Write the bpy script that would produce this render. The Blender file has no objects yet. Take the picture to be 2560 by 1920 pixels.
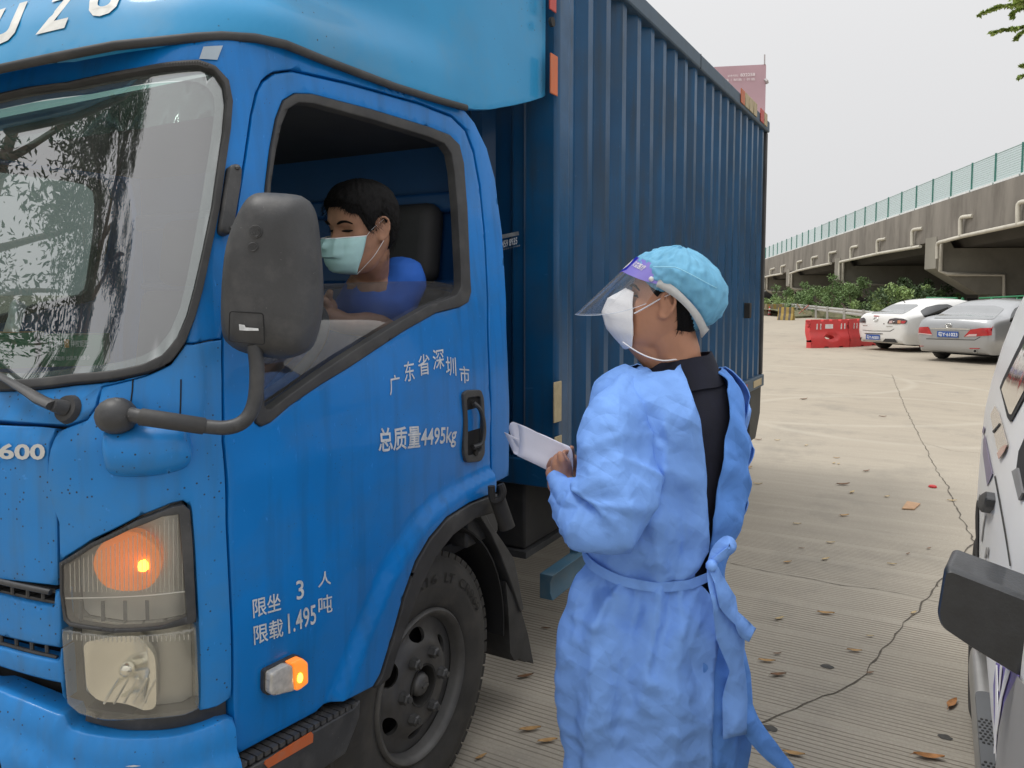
import bpy, bmesh, math, random
from mathutils import Vector, Matrix, noise
from mathutils.bvhtree import BVHTree
from mathutils.geometry import delaunay_2d_cdt
R = math.radians
SC = bpy.context.scene
COL = SC.collection
random.seed(7)

# ------------------------------------------------------------------ camera, sky, sun, exposure
CAM_H, F_PX, YAW, PITCH, SHIFT_PX = 1.58, 1923.0, R(29.2), R(4.0), 90.5
cam_data = bpy.data.cameras.new('camera')
cam_data.sensor_width = 36.0
cam_data.lens = 36.0 * F_PX / 2560.0
cam_data.shift_y = -SHIFT_PX / 2560.0
cam_data.clip_start, cam_data.clip_end = 0.05, 3000.0
cam = bpy.data.objects.new('camera', cam_data)
COL.objects.link(cam)
CAM = Vector((0, 0, CAM_H))
FWD = Vector((math.cos(YAW) * math.cos(PITCH), math.sin(YAW) * math.cos(PITCH), -math.sin(PITCH)))
RGT = Vector((math.sin(YAW), -math.cos(YAW), 0))
UPV = RGT.cross(FWD)
cam.matrix_world = Matrix(((RGT.x, UPV.x, -FWD.x, CAM.x), (RGT.y, UPV.y, -FWD.y, CAM.y), (RGT.z, UPV.z, -FWD.z, CAM.z), (0, 0, 0, 1)))
SC.camera = cam
FH = Vector((math.cos(YAW), math.sin(YAW), 0))      # horizontal view direction

SUN_EL, SUN_AZ = R(64), R(112)       # high sun behind cloud
world = bpy.data.worlds.new('World')
SC.world = world
world.use_nodes = True
nt = world.node_tree
nt.nodes.clear()
w_out = nt.nodes.new('ShaderNodeOutputWorld')
w_bg = nt.nodes.new('ShaderNodeBackground')
w_sky = nt.nodes.new('ShaderNodeTexSky')
w_sky.sky_type = 'NISHITA'
w_sky.sun_disc = False
w_sky.sun_elevation = SUN_EL
w_sky.sun_rotation = math.pi / 2 - SUN_AZ
w_sky.air_density, w_sky.dust_density, w_sky.ozone_density = 1.0, 6.0, 1.0
w_hsv = nt.nodes.new('ShaderNodeHueSaturation')
w_hsv.inputs['Saturation'].default_value = 0.10
w_mix = nt.nodes.new('ShaderNodeMix')
w_mix.data_type = 'RGBA'
w_mix.inputs[0].default_value = 0.86                 # even cloud layer over the clear sky
# overcast sky: paler and brighter towards the zenith, as cloud cover is
w_co = nt.nodes.new('ShaderNodeTexCoord')
w_sep = nt.nodes.new('ShaderNodeSeparateXYZ')
nt.links.new(w_co.outputs['Generated'], w_sep.inputs[0])
def wmath(op, a, b=None, c=None):
    x = nt.nodes.new('ShaderNodeMath'); x.operation = op
    for i, v in enumerate((a, b, c)):
        if v is None: continue
        if isinstance(v, (int, float)): x.inputs[i].default_value = v
        else: nt.links.new(v, x.inputs[i])
    return x.outputs[0]
w_s = wmath('MAXIMUM', w_sep.outputs[2], 0.0)
w_l = wmath('ADD', wmath('MULTIPLY_ADD', w_s, 1.6, 8.0), wmath('MULTIPLY', wmath('POWER', w_s, 3.0), 11.0))
w_cl = nt.nodes.new('ShaderNodeVectorMath'); w_cl.operation = 'SCALE'
w_cl.inputs[0].default_value = (1.0, 1.0, 1.012)
nt.links.new(w_l, w_cl.inputs['Scale'])
nt.links.new(w_cl.outputs[0], w_mix.inputs[7])
nt.links.new(w_sky.outputs[0], w_hsv.inputs['Color'])
nt.links.new(w_hsv.outputs[0], w_mix.inputs[6])
nt.links.new(w_mix.outputs[2], w_bg.inputs['Color'])
w_bg.inputs['Strength'].default_value = 0.10
nt.links.new(w_bg.outputs[0], w_out.inputs['Surface'])

sun_data = bpy.data.lights.new('sun', 'SUN')
sun_data.energy = 1.5
sun_data.angle = R(14)
sun_data.color = (1.0, 0.96, 0.90)
sun = bpy.data.objects.new('sun', sun_data)
COL.objects.link(sun)
sd = Vector((math.cos(SUN_AZ) * math.cos(SUN_EL), math.sin(SUN_AZ) * math.cos(SUN_EL), math.sin(SUN_EL)))
sun.rotation_euler = sd.to_track_quat('Z', 'Y').to_euler()
sun.location = (0, 0, 30)

SC.view_settings.view_transform = 'Standard'
SC.view_settings.look = 'None'
SC.view_settings.exposure = 0.0
SC.view_settings.gamma = 1.0
SC.cycles.max_bounces = 7
SC.cycles.diffuse_bounces = 3
SC.cycles.transparent_max_bounces = 12
SC.cycles.caustics_reflective = False
SC.cycles.caustics_refractive = False

# ------------------------------------------------------------------ projection helpers (photo pixels of the 2560x1920 picture)
def ray(px, py):
    return (FWD + RGT * ((px - 1280.0) / F_PX) + UPV * ((960.0 - SHIFT_PX - py) / F_PX)).normalized()
def on_y(px, py, y):
    d = ray(px, py); t = y / d.y
    return CAM + d * t
def on_x(px, py, x):
    d = ray(px, py); t = x / d.x
    return CAM + d * t
def on_z(px, py, z=0.0):
    d = ray(px, py); t = (z - CAM.z) / d.z
    return CAM + d * t
def at_depth(px, py, dep):
    d = ray(px, py)
    return CAM + d * (dep / d.dot(FH))
def A(x, y): return (x * 0.57866, y * 0.57866)
def B(x, y): return (x * 0.57866, 960 + y * 0.57866)
def G(x, y): return (x * 1.15732, y * 1.15732)
def Cc(x, y): return (x * 0.32538, 1380 + y * 0.32538)       # lower left close-up
def D3(x, y): return (1200 + x * 0.40984, 560 + y * 0.40984)
def D4(x, y): return (1200 + x * 0.45819, 1160 + y * 0.45819)
def E5(x, y): return (1860 + x * 0.39773, 300 + y * 0.39773)
def E6(x, y): return (1860 + x * 0.57851, 960 + y * 0.57851)
def E7(x, y): return (1160 + x * 0.42194, y * 0.42194)

# ------------------------------------------------------------------ materials
def lin(c):
    return tuple(((v / 255.0) / 12.92 if v <= 10 else ((v / 255.0 + 0.055) / 1.055) ** 2.4) for v in c)
MATS = {}
def pm(name, col, rough=0.5, metal=0.0, coat=0.0, var=0.12, vs=5.0, bump=0.0, bs=60.0, dirt=None, dirt_amt=0.5, dirt_s=4.0,
       spots=None, spot_s=60.0, spot_t=0.10, spot_d=0.52, streak=None, streak_amt=0.4, alpha=None, trans=0.0, spec=0.5, emit=None, emit_s=0.0, sub=0.0, obj_space=True, stretch=None, ior=1.5):
    """principled material: colour varied by noise, optional dirt patches, specks and bump."""
    if name in MATS: return MATS[name]
    m = bpy.data.materials.new(name); m.use_nodes = True
    t = m.node_tree; n = t.nodes; l = t.links
    bs_ = n['Principled BSDF']
    bs_.inputs['Roughness'].default_value = rough
    bs_.inputs['Metallic'].default_value = metal
    bs_.inputs['Coat Weight'].default_value = coat
    bs_.inputs['Coat Roughness'].default_value = 0.08
    bs_.inputs['Transmission Weight'].default_value = trans
    bs_.inputs['Specular IOR Level'].default_value = spec
    bs_.inputs['IOR'].default_value = ior
    if sub > 0:
        bs_.inputs['Subsurface Weight'].default_value = sub
        bs_.inputs['Subsurface Radius'].default_value = (0.012, 0.005, 0.003)
        bs_.inputs['Subsurface Scale'].default_value = 1.0
    geo = n.new('ShaderNodeNewGeometry')
    vec = geo.outputs['Position']
    if stretch:
        mp = n.new('ShaderNodeMapping'); mp.inputs['Scale'].default_value = stretch
        l.new(vec, mp.inputs['Vector']); vec = mp.outputs[0]
    def nz(scale, detail=4.0, rg=0.55):
        x = n.new('ShaderNodeTexNoise'); x.inputs['Scale'].default_value = scale; x.inputs['Detail'].default_value = detail
        x.inputs['Roughness'].default_value = rg
        l.new(vec, x.inputs['Vector']); return x.outputs[0]
    def ramp(src, a, b):
        x = n.new('ShaderNodeMapRange'); x.inputs[1].default_value = a; x.inputs[2].default_value = b
        l.new(src, x.inputs[0]); return x.outputs[0]
    def mix(fac, a, b):
        x = n.new('ShaderNodeMix'); x.data_type = 'RGBA'
        if isinstance(fac, float): x.inputs[0].default_value = fac
        else: l.new(fac, x.inputs[0])
        for k, v in ((6, a), (7, b)):
            if isinstance(v, tuple): x.inputs[k].default_value = (*v[:3], 1)
            else: l.new(v, x.inputs[k])
        return x.outputs[2]
    c = tuple(col)
    lo = tuple(v * (1 - var) for v in c); hi = tuple(min(1, v * (1 + var)) for v in c)
    out = mix(ramp(nz(vs), 0.3, 0.7), lo, hi)
    if dirt:
        f = ramp(nz(dirt_s, 8.0, 0.65), 0.48, 0.75)
        mu = n.new('ShaderNodeMath'); mu.operation = 'MULTIPLY'; mu.inputs[1].default_value = dirt_amt
        l.new(f, mu.inputs[0]); out = mix(mu.outputs[0], out, tuple(dirt))
        rr = n.new('ShaderNodeMapRange'); rr.inputs[3].default_value = rough; rr.inputs[4].default_value = min(1, rough + 0.35 * dirt_amt)
        l.new(f, rr.inputs[0]); l.new(rr.outputs[0], bs_.inputs['Roughness'])
    if streak:
        mp2 = n.new('ShaderNodeMapping'); mp2.inputs['Scale'].default_value = (14, 14, 1.1); l.new(geo.outputs['Position'], mp2.inputs['Vector'])
        x2 = n.new('ShaderNodeTexNoise'); x2.inputs['Scale'].default_value = 1.6; x2.inputs['Detail'].default_value = 6.0; l.new(mp2.outputs[0], x2.inputs['Vector'])
        f2 = ramp(x2.outputs[0], 0.50, 0.72)
        mu2 = n.new('ShaderNodeMath'); mu2.operation = 'MULTIPLY'; mu2.inputs[1].default_value = streak_amt
        l.new(f2, mu2.inputs[0]); out = mix(mu2.outputs[0], out, tuple(streak))
        mp3 = n.new('ShaderNodeMapping'); mp3.inputs['Scale'].default_value = (90, 9, 30); mp3.inputs['Rotation'].default_value = (0.4, 0.3, 0.7); l.new(geo.outputs['Position'], mp3.inputs['Vector'])
        x3 = n.new('ShaderNodeTexNoise'); x3.inputs['Scale'].default_value = 1.3; x3.inputs['Detail'].default_value = 3.0; l.new(mp3.outputs[0], x3.inputs['Vector'])
        f3 = ramp(x3.outputs[0], 0.70, 0.74)
        mu3 = n.new('ShaderNodeMath'); mu3.operation = 'MULTIPLY'; mu3.inputs[1].default_value = 0.30
        l.new(f3, mu3.inputs[0]); out = mix(mu3.outputs[0], out, tuple(min(1, q * 1.5 + 0.06) for q in c))
    if spots:
        v = n.new('ShaderNodeTexVoronoi'); v.inputs['Scale'].default_value = spot_s; v.inputs['Randomness'].default_value = 1.0
        l.new(vec, v.inputs['Vector'])
        x = n.new('ShaderNodeMapRange'); x.inputs[1].default_value = spot_t; x.inputs[2].default_value = spot_t * 0.6
        l.new(v.outputs['Distance'], x.inputs[0])
        g = ramp(nz(spot_s * 0.12, 2.0), spot_d, spot_d + 0.08)
        mu = n.new('ShaderNodeMath'); mu.operation = 'MULTIPLY'; l.new(x.outputs[0], mu.inputs[0]); l.new(g, mu.inputs[1])
        out = mix(mu.outputs[0], out, tuple(spots))
    l.new(out, bs_.inputs['Base Color'])
    if bump > 0:
        bp = n.new('ShaderNodeBump'); bp.inputs['Strength'].default_value = bump; bp.inputs['Distance'].default_value = 0.004
        l.new(nz(bs, 5.0), bp.inputs['Height']); l.new(bp.outputs[0], bs_.inputs['Normal'])
    if emit:
        bs_.inputs['Emission Color'].default_value = (*emit, 1); bs_.inputs['Emission Strength'].default_value = emit_s
    if alpha is not None:
        bs_.inputs['Alpha'].default_value = alpha
    MATS[name] = m
    return m

def glass_mat(name, tint, refl=0.08, haze=0.0, haze_col=(0.6, 0.6, 0.58), rough=0.0, spots=0.0):
    """thin pane: clear light path plus Fresnel mirror, plus a film of dust."""
    if name in MATS: return MATS[name]
    m = bpy.data.materials.new(name); m.use_nodes = True
    t = m.node_tree; n = t.nodes; l = t.links; n.clear()
    o = n.new('ShaderNodeOutputMaterial')
    tr = n.new('ShaderNodeBsdfTransparent'); tr.inputs[0].default_value = (*tint, 1)
    gl = n.new('ShaderNodeBsdfGlossy'); gl.inputs['Roughness'].default_value = rough; gl.inputs['Color'].default_value = (1, 1, 1, 1)
    fr = n.new('ShaderNodeLayerWeight'); fr.inputs['Blend'].default_value = 0.35
    mr = n.new('ShaderNodeMapRange'); mr.inputs[3].default_value = refl; mr.inputs[4].default_value = 1.0
    pw = n.new('ShaderNodeMath'); pw.operation = 'POWER'; pw.inputs[1].default_value = 2.2
    l.new(fr.outputs['Facing'], pw.inputs[0]); l.new(pw.outputs[0], mr.inputs[0])
    mx = n.new('ShaderNodeMixShader'); l.new(mr.outputs[0], mx.inputs[0]); l.new(tr.outputs[0], mx.inputs[1]); l.new(gl.outputs[0], mx.inputs[2])
    last = mx.outputs[0]
    if haze > 0:
        df = n.new('ShaderNodeBsdfDiffuse'); df.inputs[0].default_value = (*haze_col, 1)
        geo = n.new('ShaderNodeNewGeometry')
        nz = n.new('ShaderNodeTexNoise'); nz.inputs['Scale'].default_value = 7; nz.inputs['Detail'].default_value = 8
        l.new(geo.outputs['Position'], nz.inputs['Vector'])
        r2 = n.new('ShaderNodeMapRange'); r2.inputs[1].default_value = 0.3; r2.inputs[2].default_value = 0.75
        r2.inputs[3].default_value = haze * 0.4; r2.inputs[4].default_value = haze * 1.5
        l.new(nz.outputs[0], r2.inputs[0])
        fac = r2.outputs[0]
        if spots > 0:
            v = n.new('ShaderNodeTexVoronoi'); v.inputs['Scale'].default_value = 70
            l.new(geo.outputs['Position'], v.inputs['Vector'])
            x = n.new('ShaderNodeMapRange'); x.inputs[1].default_value = 0.10; x.inputs[2].default_value = 0.05; x.inputs[4].default_value = spots
            l.new(v.outputs['Distance'], x.inputs[0])
            ad = n.new('ShaderNodeMath'); ad.operation = 'MAXIMUM'; l.new(fac, ad.inputs[0]); l.new(x.outputs[0], ad.inputs[1]); fac = ad.outputs[0]
        m2 = n.new('ShaderNodeMixShader'); l.new(fac, m2.inputs[0]); l.new(last, m2.inputs[1]); l.new(df.outputs[0], m2.inputs[2])
        last = m2.outputs[0]
    l.new(last, o.inputs[0])
    MATS[name] = m
    return m

# ------------------------------------------------------------------ objects
WLOC = {}
def link_parent(o, parent):
    if parent is not None:
        o.parent = parent
        o.matrix_parent_inverse = Matrix.Translation(-WLOC[parent.name])
def tag(o, label=None, cat=None, group=None, kind=None):
    if label: o['label'] = label
    if cat: o['category'] = cat
    if group: o['group'] = group
    if kind: o['kind'] = kind
    return o
def thing(name, label, cat, loc=(0, 0, 0), group=None):
    o = bpy.data.objects.new(name, None); COL.objects.link(o)
    o.empty_display_size = 0.2
    o.location = loc; WLOC[o.name] = Vector(loc)
    return tag(o, label, cat, group)
def mk(name, verts, faces, mat, parent=None, smooth=35.0, bevel=0.0, bseg=2, mats=None, fmat=None, clean=False):
    """verts in world space -> one mesh object with its origin at its middle."""
    vs = [Vector(v) for v in verts]
    lo = Vector((min(v.x for v in vs), min(v.y for v in vs), min(v.z for v in vs)))
    hi = Vector((max(v.x for v in vs), max(v.y for v in vs), max(v.z for v in vs)))
    c = Vector(((lo.x + hi.x) / 2, (lo.y + hi.y) / 2, lo.z))
    me = bpy.data.meshes.new(name)
    me.from_pydata([v - c for v in vs], [], faces)
    if clean:
        bm = bmesh.new(); bm.from_mesh(me)
        bmesh.ops.remove_doubles(bm, verts=bm.verts, dist=1e-5)
        bmesh.ops.recalc_face_normals(bm, faces=bm.faces)
        bm.to_mesh(me); bm.free()
    me.update()
    for mm in (mats or [mat]): me.materials.append(mm)
    if fmat:
        for p, k in zip(me.polygons, fmat): p.material_index = k
    if smooth is not None and smooth > 0:
        me.polygons.foreach_set('use_smooth', [True] * len(me.polygons))
        if smooth < 180: me.set_sharp_from_angle(angle=R(smooth))
    o = bpy.data.objects.new(name, me); COL.objects.link(o)
    o.location = c; WLOC[o.name] = c.copy()
    link_parent(o, parent)
    if bevel > 0:
        b = o.modifiers.new('edge', 'BEVEL'); b.width = bevel; b.segments = bseg; b.limit_method = 'ANGLE'; b.angle_limit = R(38)
    return o
def dup(o, parent=None, delta=(0, 0, 0)):
    c = o.copy(); COL.objects.link(c)
    c.location = o.location + Vector(delta)
    WLOC[c.name] = WLOC[o.name] + Vector(delta)
    c.parent = None
    if parent is not None: link_parent(c, parent)
    return c

class MB:
    """collects simple shapes, then becomes one mesh."""
    def __init__(s): s.v = []; s.f = []
    def add(s, v, f):
        k = len(s.v); s.v += [Vector(p) for p in v]; s.f += [tuple(i + k for i in q) for q in f]; return s
    def box(s, a, b, M=None):
        x0, y0, z0 = a; x1, y1, z1 = b
        v = [Vector(p) for p in ((x0, y0, z0), (x1, y0, z0), (x1, y1, z0), (x0, y1, z0), (x0, y0, z1), (x1, y0, z1), (x1, y1, z1), (x0, y1, z1))]
        if M is not None: v = [M @ p for p in v]
        return s.add(v, [(0, 3, 2, 1), (4, 5, 6, 7), (0, 1, 5, 4), (1, 2, 6, 5), (2, 3, 7, 6), (3, 0, 4, 7)])
    def tube(s, pts, r, n=10, cap=True, flat=None):
        pts = [Vector(p) for p in pts]
        rs = r if isinstance(r, (list, tuple)) else [r] * len(pts)
        rings = []; up = None
        for i, p in enumerate(pts):
            d = (pts[min(i + 1, len(pts) - 1)] - pts[max(i - 1, 0)]).normalized()
            if up is None:
                up = Vector((0, 0, 1)) if abs(d.z) < 0.9 else Vector((1, 0, 0))
            sx = d.cross(up).normalized(); up = sx.cross(d).normalized()
            fx, fy = flat if flat else (1, 1)
            rings.append([p + (sx * math.cos(2 * math.pi * k / n) * fx + up * math.sin(2 * math.pi * k / n) * fy) * rs[i] for k in range(n)])
        return s.rings(rings, cap)
    def rings(s, rings, cap=True, closed=True):
        n = len(rings[0]); v = [p for rg in rings for p in rg]; f = []
        for i in range(len(rings) - 1):
            for k in range(n if closed else n - 1):
                k2 = (k + 1) % n
                f.append((i * n + k, i * n + k2, (i + 1) * n + k2, (i + 1) * n + k))
        if cap and closed:
            f.append(tuple(range(n))[::-1]); f.append(tuple((len(rings) - 1) * n + k for k in range(n)))
        return s.add(v, f)
    def lathe(s, prof, n=32, M=None, close=False):
        """prof of (r, h) turned round local z."""
        v = []; f = []
        for r, h in prof:
            for k in range(n):
                a = 2 * math.pi * k / n
                p = Vector((r * math.cos(a), r * math.sin(a), h)); v.append(M @ p if M is not None else p)
        m = len(prof)
        for i in range(m if close else m - 1):
            j = (i + 1) % m
            for k in range(n):
                k2 = (k + 1) % n
                f.append((i * n + k, i * n + k2, j * n + k2, j * n + k))
        return s.add(v, f)
    def prism(s, poly, d0, d1, M=None):
        """2-D polygon extruded along local z from d0 to d1."""
        n = len(poly)
        v = [Vector((p[0], p[1], d0)) for p in poly] + [Vector((p[0], p[1], d1)) for p in poly]
        if M is not None: v = [M @ p for p in v]
        f = [tuple(range(n))[::-1], tuple(range(n, 2 * n))] + [(i, (i + 1) % n, (i + 1) % n + n, i + n) for i in range(n)]
        return s.add(v, f)
    def quad(s, a, b, c, d): return s.add([a, b, c, d], [(0, 1, 2, 3)])
    def ball(s, c, r, n=10, M=None):
        c = Vector(c); r = Vector((r, r, r)) if not hasattr(r, '__len__') else Vector(r)
        pr = []
        for i in range(n // 2 + 1):
            a = -math.pi / 2 + math.pi * i / (n // 2)
            pr.append((max(math.cos(a), 1e-4), math.sin(a)))
        S = Matrix.Translation(c) @ (M if M is not None else Matrix.Identity(4)) @ Matrix.Diagonal((*r, 1))
        return s.lathe(pr, n, S)
    def build(s, name, mat, parent=None, smooth=35.0, bevel=0.0, bseg=2, clean=False):
        return mk(name, s.v, s.f, mat, parent, smooth, bevel, bseg, clean=clean)

def smooth_poly(pts, closed=True, n=4):
    """Catmull-Rom through 2-D or 3-D points."""
    P = [Vector(p) for p in pts]; m = len(P); out = []
    for i in range(m if closed else m - 1):
        p0, p1, p2, p3 = (P[(i + k - 1) % m] if closed else P[min(max(i + k - 1, 0), m - 1)] for k in range(4))
        for k in range(n):
            t = k / n
            out.append(0.5 * ((2 * p1) + (p2 - p0) * t + (2 * p0 - 5 * p1 + 4 * p2 - p3) * t * t + (3 * p1 - p0 - 3 * p2 + p3) * t ** 3))
    if not closed: out.append(P[-1])
    return out
def round_poly(pts, r, seg=5):
    """round the corners of a closed 2-D polygon; a point may carry its own radius as a third value."""
    out = []; m = len(pts)
    for i in range(m):
        p = Vector(pts[i][:2]); a = Vector(pts[i - 1][:2]); b = Vector(pts[(i + 1) % m][:2])
        rr = pts[i][2] if len(pts[i]) > 2 else r
        da, db = a - p, b - p
        q = min(rr, da.length * 0.45, db.length * 0.45)
        if q < 1e-6: out.append(p); continue
        s0 = p + da.normalized() * q; s1 = p + db.normalized() * q
        for k in range(seg + 1):
            t = k / seg
            out.append(s0 * (1 - t) ** 2 + p * 2 * t * (1 - t) + s1 * t * t)
    return out
def inside(p, poly):
    x, y = p[0], p[1]; c = False; n = len(poly); j = n - 1
    for i in range(n):
        xi, yi = poly[i][0], poly[i][1]; xj, yj = poly[j][0], poly[j][1]
        if (yi > y) != (yj > y) and x < (xj - xi) * (y - yi) / (yj - yi) + xi: c = not c
        j = i
    return c
def seg_dist(p, a, b):
    ab = b - a; L = ab.length_squared
    t = 0 if L < 1e-12 else max(0, min(1, (p - a).dot(ab) / L))
    return (p - (a + ab * t)).length, t
def poly_dist(p, pl):
    return min(seg_dist(p, pl[i], pl[i + 1])[0] for i in range(len(pl) - 1))
def resample(poly, step, closed=True):
    out = []; m = len(poly)
    for i in range(m if closed else m - 1):
        a, b = poly[i], poly[(i + 1) % m]; L = (b - a).length
        k = max(1, int(L / step + 0.5))
        for j in range(k): out.append(a + (b - a) * (j / k))
    if not closed: out.append(poly[-1])
    return out

class Shell:
    """a surface P(u, v) with a pixel -> (u, v) lookup; panels are cut out of it."""
    def __init__(s, fn, u0, u1, nu, v0, v1, nv, out):
        s.fn = fn; s.out = Vector(out)
        us = [u0 + (u1 - u0) * i / nu for i in range(nu + 1)]; vs = [v0 + (v1 - v0) * j / nv for j in range(nv + 1)]
        V = [Vector(fn(u, v)) for u in us for v in vs]; s.par = [Vector((u, v)) for u in us for v in vs]
        s.V = V; s.tri = []
        w = nv + 1
        for i in range(nu):
            for j in range(nv):
                a = i * w + j
                s.tri += [(a, a + w, a + w + 1), (a, a + w + 1, a + 1)]
        s.bvh = BVHTree.FromPolygons(V, s.tri)
        s.flip = 1.0
        u, v = (u0 + u1) / 2, (v0 + v1) / 2
        if s.normal(u, v).dot(s.out) < 0: s.flip = -1.0
    def normal(s, u, v):
        e = 2e-3
        a = Vector(s.fn(u + e, v)) - Vector(s.fn(u - e, v)); b = Vector(s.fn(u, v + e)) - Vector(s.fn(u, v - e))
        n = a.cross(b)
        return n.normalized() * s.flip if n.length > 1e-12 else s.out.copy()
    def hit_uv(s, p, idx):
        a, b, c = s.tri[idx]; A_, B_, C_ = s.V[a], s.V[b], s.V[c]
        v0, v1, v2 = B_ - A_, C_ - A_, p - A_
        d00, d01, d11, d20, d21 = v0.dot(v0), v0.dot(v1), v1.dot(v1), v2.dot(v0), v2.dot(v1)
        den = d00 * d11 - d01 * d01
        if abs(den) < 1e-18: return s.par[a].copy()
        y = (d11 * d20 - d01 * d21) / den; z = (d00 * d21 - d01 * d20) / den
        return s.par[a] * (1 - y - z) + s.par[b] * y + s.par[c] * z
    def uv(s, px, py):
        d = ray(px, py)
        p, n, i, t = s.bvh.ray_cast(CAM, d)
        if p is None:
            best = None                                     # just outside: nearest point to the ray
            for k in range(400):
                q = CAM + d * (0.4 + k * 0.02) if k < 300 else CAM + d * (6.4 + (k - 300) * 0.25)
                r = s.bvh.find_nearest(q)
                if r[0] is not None and (best is None or r[3] < best[0]): best = (r[3], r[0], r[2])
            p, i = best[1], best[2]
        return s.hit_uv(p, i)
    def near_uv(s, P):
        p, n, i, d = s.bvh.find_nearest(Vector(P)); return s.hit_uv(p, i)
    def P(s, u, v, off=0.0):
        p = Vector(s.fn(u, v))
        return p + s.normal(u, v) * off if off else p
    def at(s, px, py, off=0.0):
        q = s.uv(px, py); return s.P(q.x, q.y, off)

def panel(name, sh, poly, mat, parent=None, off=0.0, thick=0.012, step=0.03, holes=(), disp=None, px=True, bevel=0.0, sm=0, back=False, smooth=40.0, mirror=None, pxs=0):
    """cut a polygon (photo pixels, or u-v when px=False) out of a shell and give it thickness."""
    def conv(pl):
        pl = [Vector(p[:2]) for p in pl]
        if sm: pl = smooth_poly(pl, True, sm)
        if px: pl = [sh.uv(p.x, p.y) for p in (resample(pl, pxs) if pxs else pl)]
        return resample(pl, step)
    outer = conv(poly); hs = [conv(h) for h in holes]
    loops = [outer] + hs
    pts = []; edges = []; lidx = []
    for lp in loops:
        k = len(pts); m = len(lp); pts += lp; edges += [(k + i, k + (i + 1) % m) for i in range(m)]; lidx.append((k, m))
    ux = [p.x for p in outer]; vy = [p.y for p in outer]
    nb = len(pts)
    if bevel > 0:
        for li, lp in enumerate(loops):
            m = len(lp)
            for i in range(m):
                t = lp[(i + 1) % m] - lp[i - 1]
                if t.length < 1e-9: continue
                nn = Vector((-t.y, t.x)).normalized() * bevel
                for q in (lp[i] + nn, lp[i] - nn):
                    if inside(q, outer) and not any(inside(q, h) for h in hs):
                        ok = True
                        for j in range(-4, 5):
                            if seg_dist(q, lp[(i + j) % m], lp[(i + j + 1) % m])[0] < bevel * 0.8: ok = False; break
                        if ok: pts.append(q)
                        break
    bpts = list(pts)
    x = min(ux) + step * 0.5; row = 0
    cell = {}
    for p in bpts: cell.setdefault((int(p.x // step), int(p.y // step)), []).append(p)
    while x < max(ux):
        y = min(vy) + (0.25 if row % 2 else 0.75) * step
        while y < max(vy):
            q = Vector((x, y))
            ci, cj = int(x // step), int(y // step)
            ok = all((q - b).length > step * 0.55 for di in (-1, 0, 1) for dj in (-1, 0, 1) for b in cell.get((ci + di, cj + dj), ()))
            if ok and inside(q, outer) and not any(inside(q, h) for h in hs): pts.append(q)
            y += step
        x += step * 0.9; row += 1
    vo, eo, fo, *_ = delaunay_2d_cdt([Vector(p) for p in pts], edges, [], 0, 1e-7)
    faces = []
    for f in fo:
        c = sum((Vector(vo[i]) for i in f), Vector((0, 0))) / len(f)
        if inside(c, outer) and not any(inside(c, h) for h in hs): faces.append(tuple(f))
    V = []; N = []
    bset = {(round(p.x, 6), round(p.y, 6)) for p in pts[:nb]} if bevel > 0 else ()
    for q in vo:
        n = sh.normal(q[0], q[1]); p = Vector(sh.fn(q[0], q[1])) + n * (off + (disp(q[0], q[1]) if disp else 0.0))
        if bevel > 0 and (round(q[0], 6), round(q[1], 6)) in bset: p = p - n * bevel * 0.7
        V.append(p); N.append(n)
    # orient
    fs = []
    for f in faces:
        nn = (V[f[1]] - V[f[0]]).cross(V[f[2]] - V[f[0]])
        fs.append(f if nn.dot(N[f[0]]) >= 0 else f[::-1])
    if thick > 0:
        cnt = {}
        for f in fs:
            for i in range(len(f)):
                a, b = f[i], f[(i + 1) % len(f)]
                cnt[(a, b)] = cnt.get((a, b), 0) + 1
        rim = {}
        def low(i):
            if i not in rim:
                rim[i] = len(V); V.append(V[i] - N[i] * thick); N.append(N[i])
            return rim[i]
        if back:
            nf = [tuple(low(i) for i in f[::-1]) for f in list(fs)]
        else: nf = []
        for (a, b) in list(cnt):
            if (b, a) not in cnt: nf.append((b, a, low(a), low(b)))
        fs += nf
    if mirror is not None:
        V = [Vector((p.x, 2 * mirror - p.y, p.z)) for p in V]; fs = [f[::-1] for f in fs]
    o = mk(name, V, fs, mat, parent, 60.0 if bevel > 0 and smooth == 40.0 else smooth)
    if bevel > 0:
        w = o.modifiers.new('n', 'WEIGHTED_NORMAL'); w.keep_sharp = True; w.weight = 80
    return o

def strip(sh, pts, w, off, px=True, h=0.004, name='trim', mat=None, parent=None, n=8, sm=3, closed=False, w2=None):
    """a moulding of round section running along a line on a shell."""
    pl = [Vector(p[:2]) for p in pts]
    if sm: pl = smooth_poly(pl, closed, sm)
    if px: P = [sh.at(p.x, p.y, off) for p in pl]
    else: P = [sh.P(p.x, p.y, off) for p in pl]
    if closed: P.append(P[0])
    return MB().tube(P, w, n).build(name, mat, parent, 60)

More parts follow.
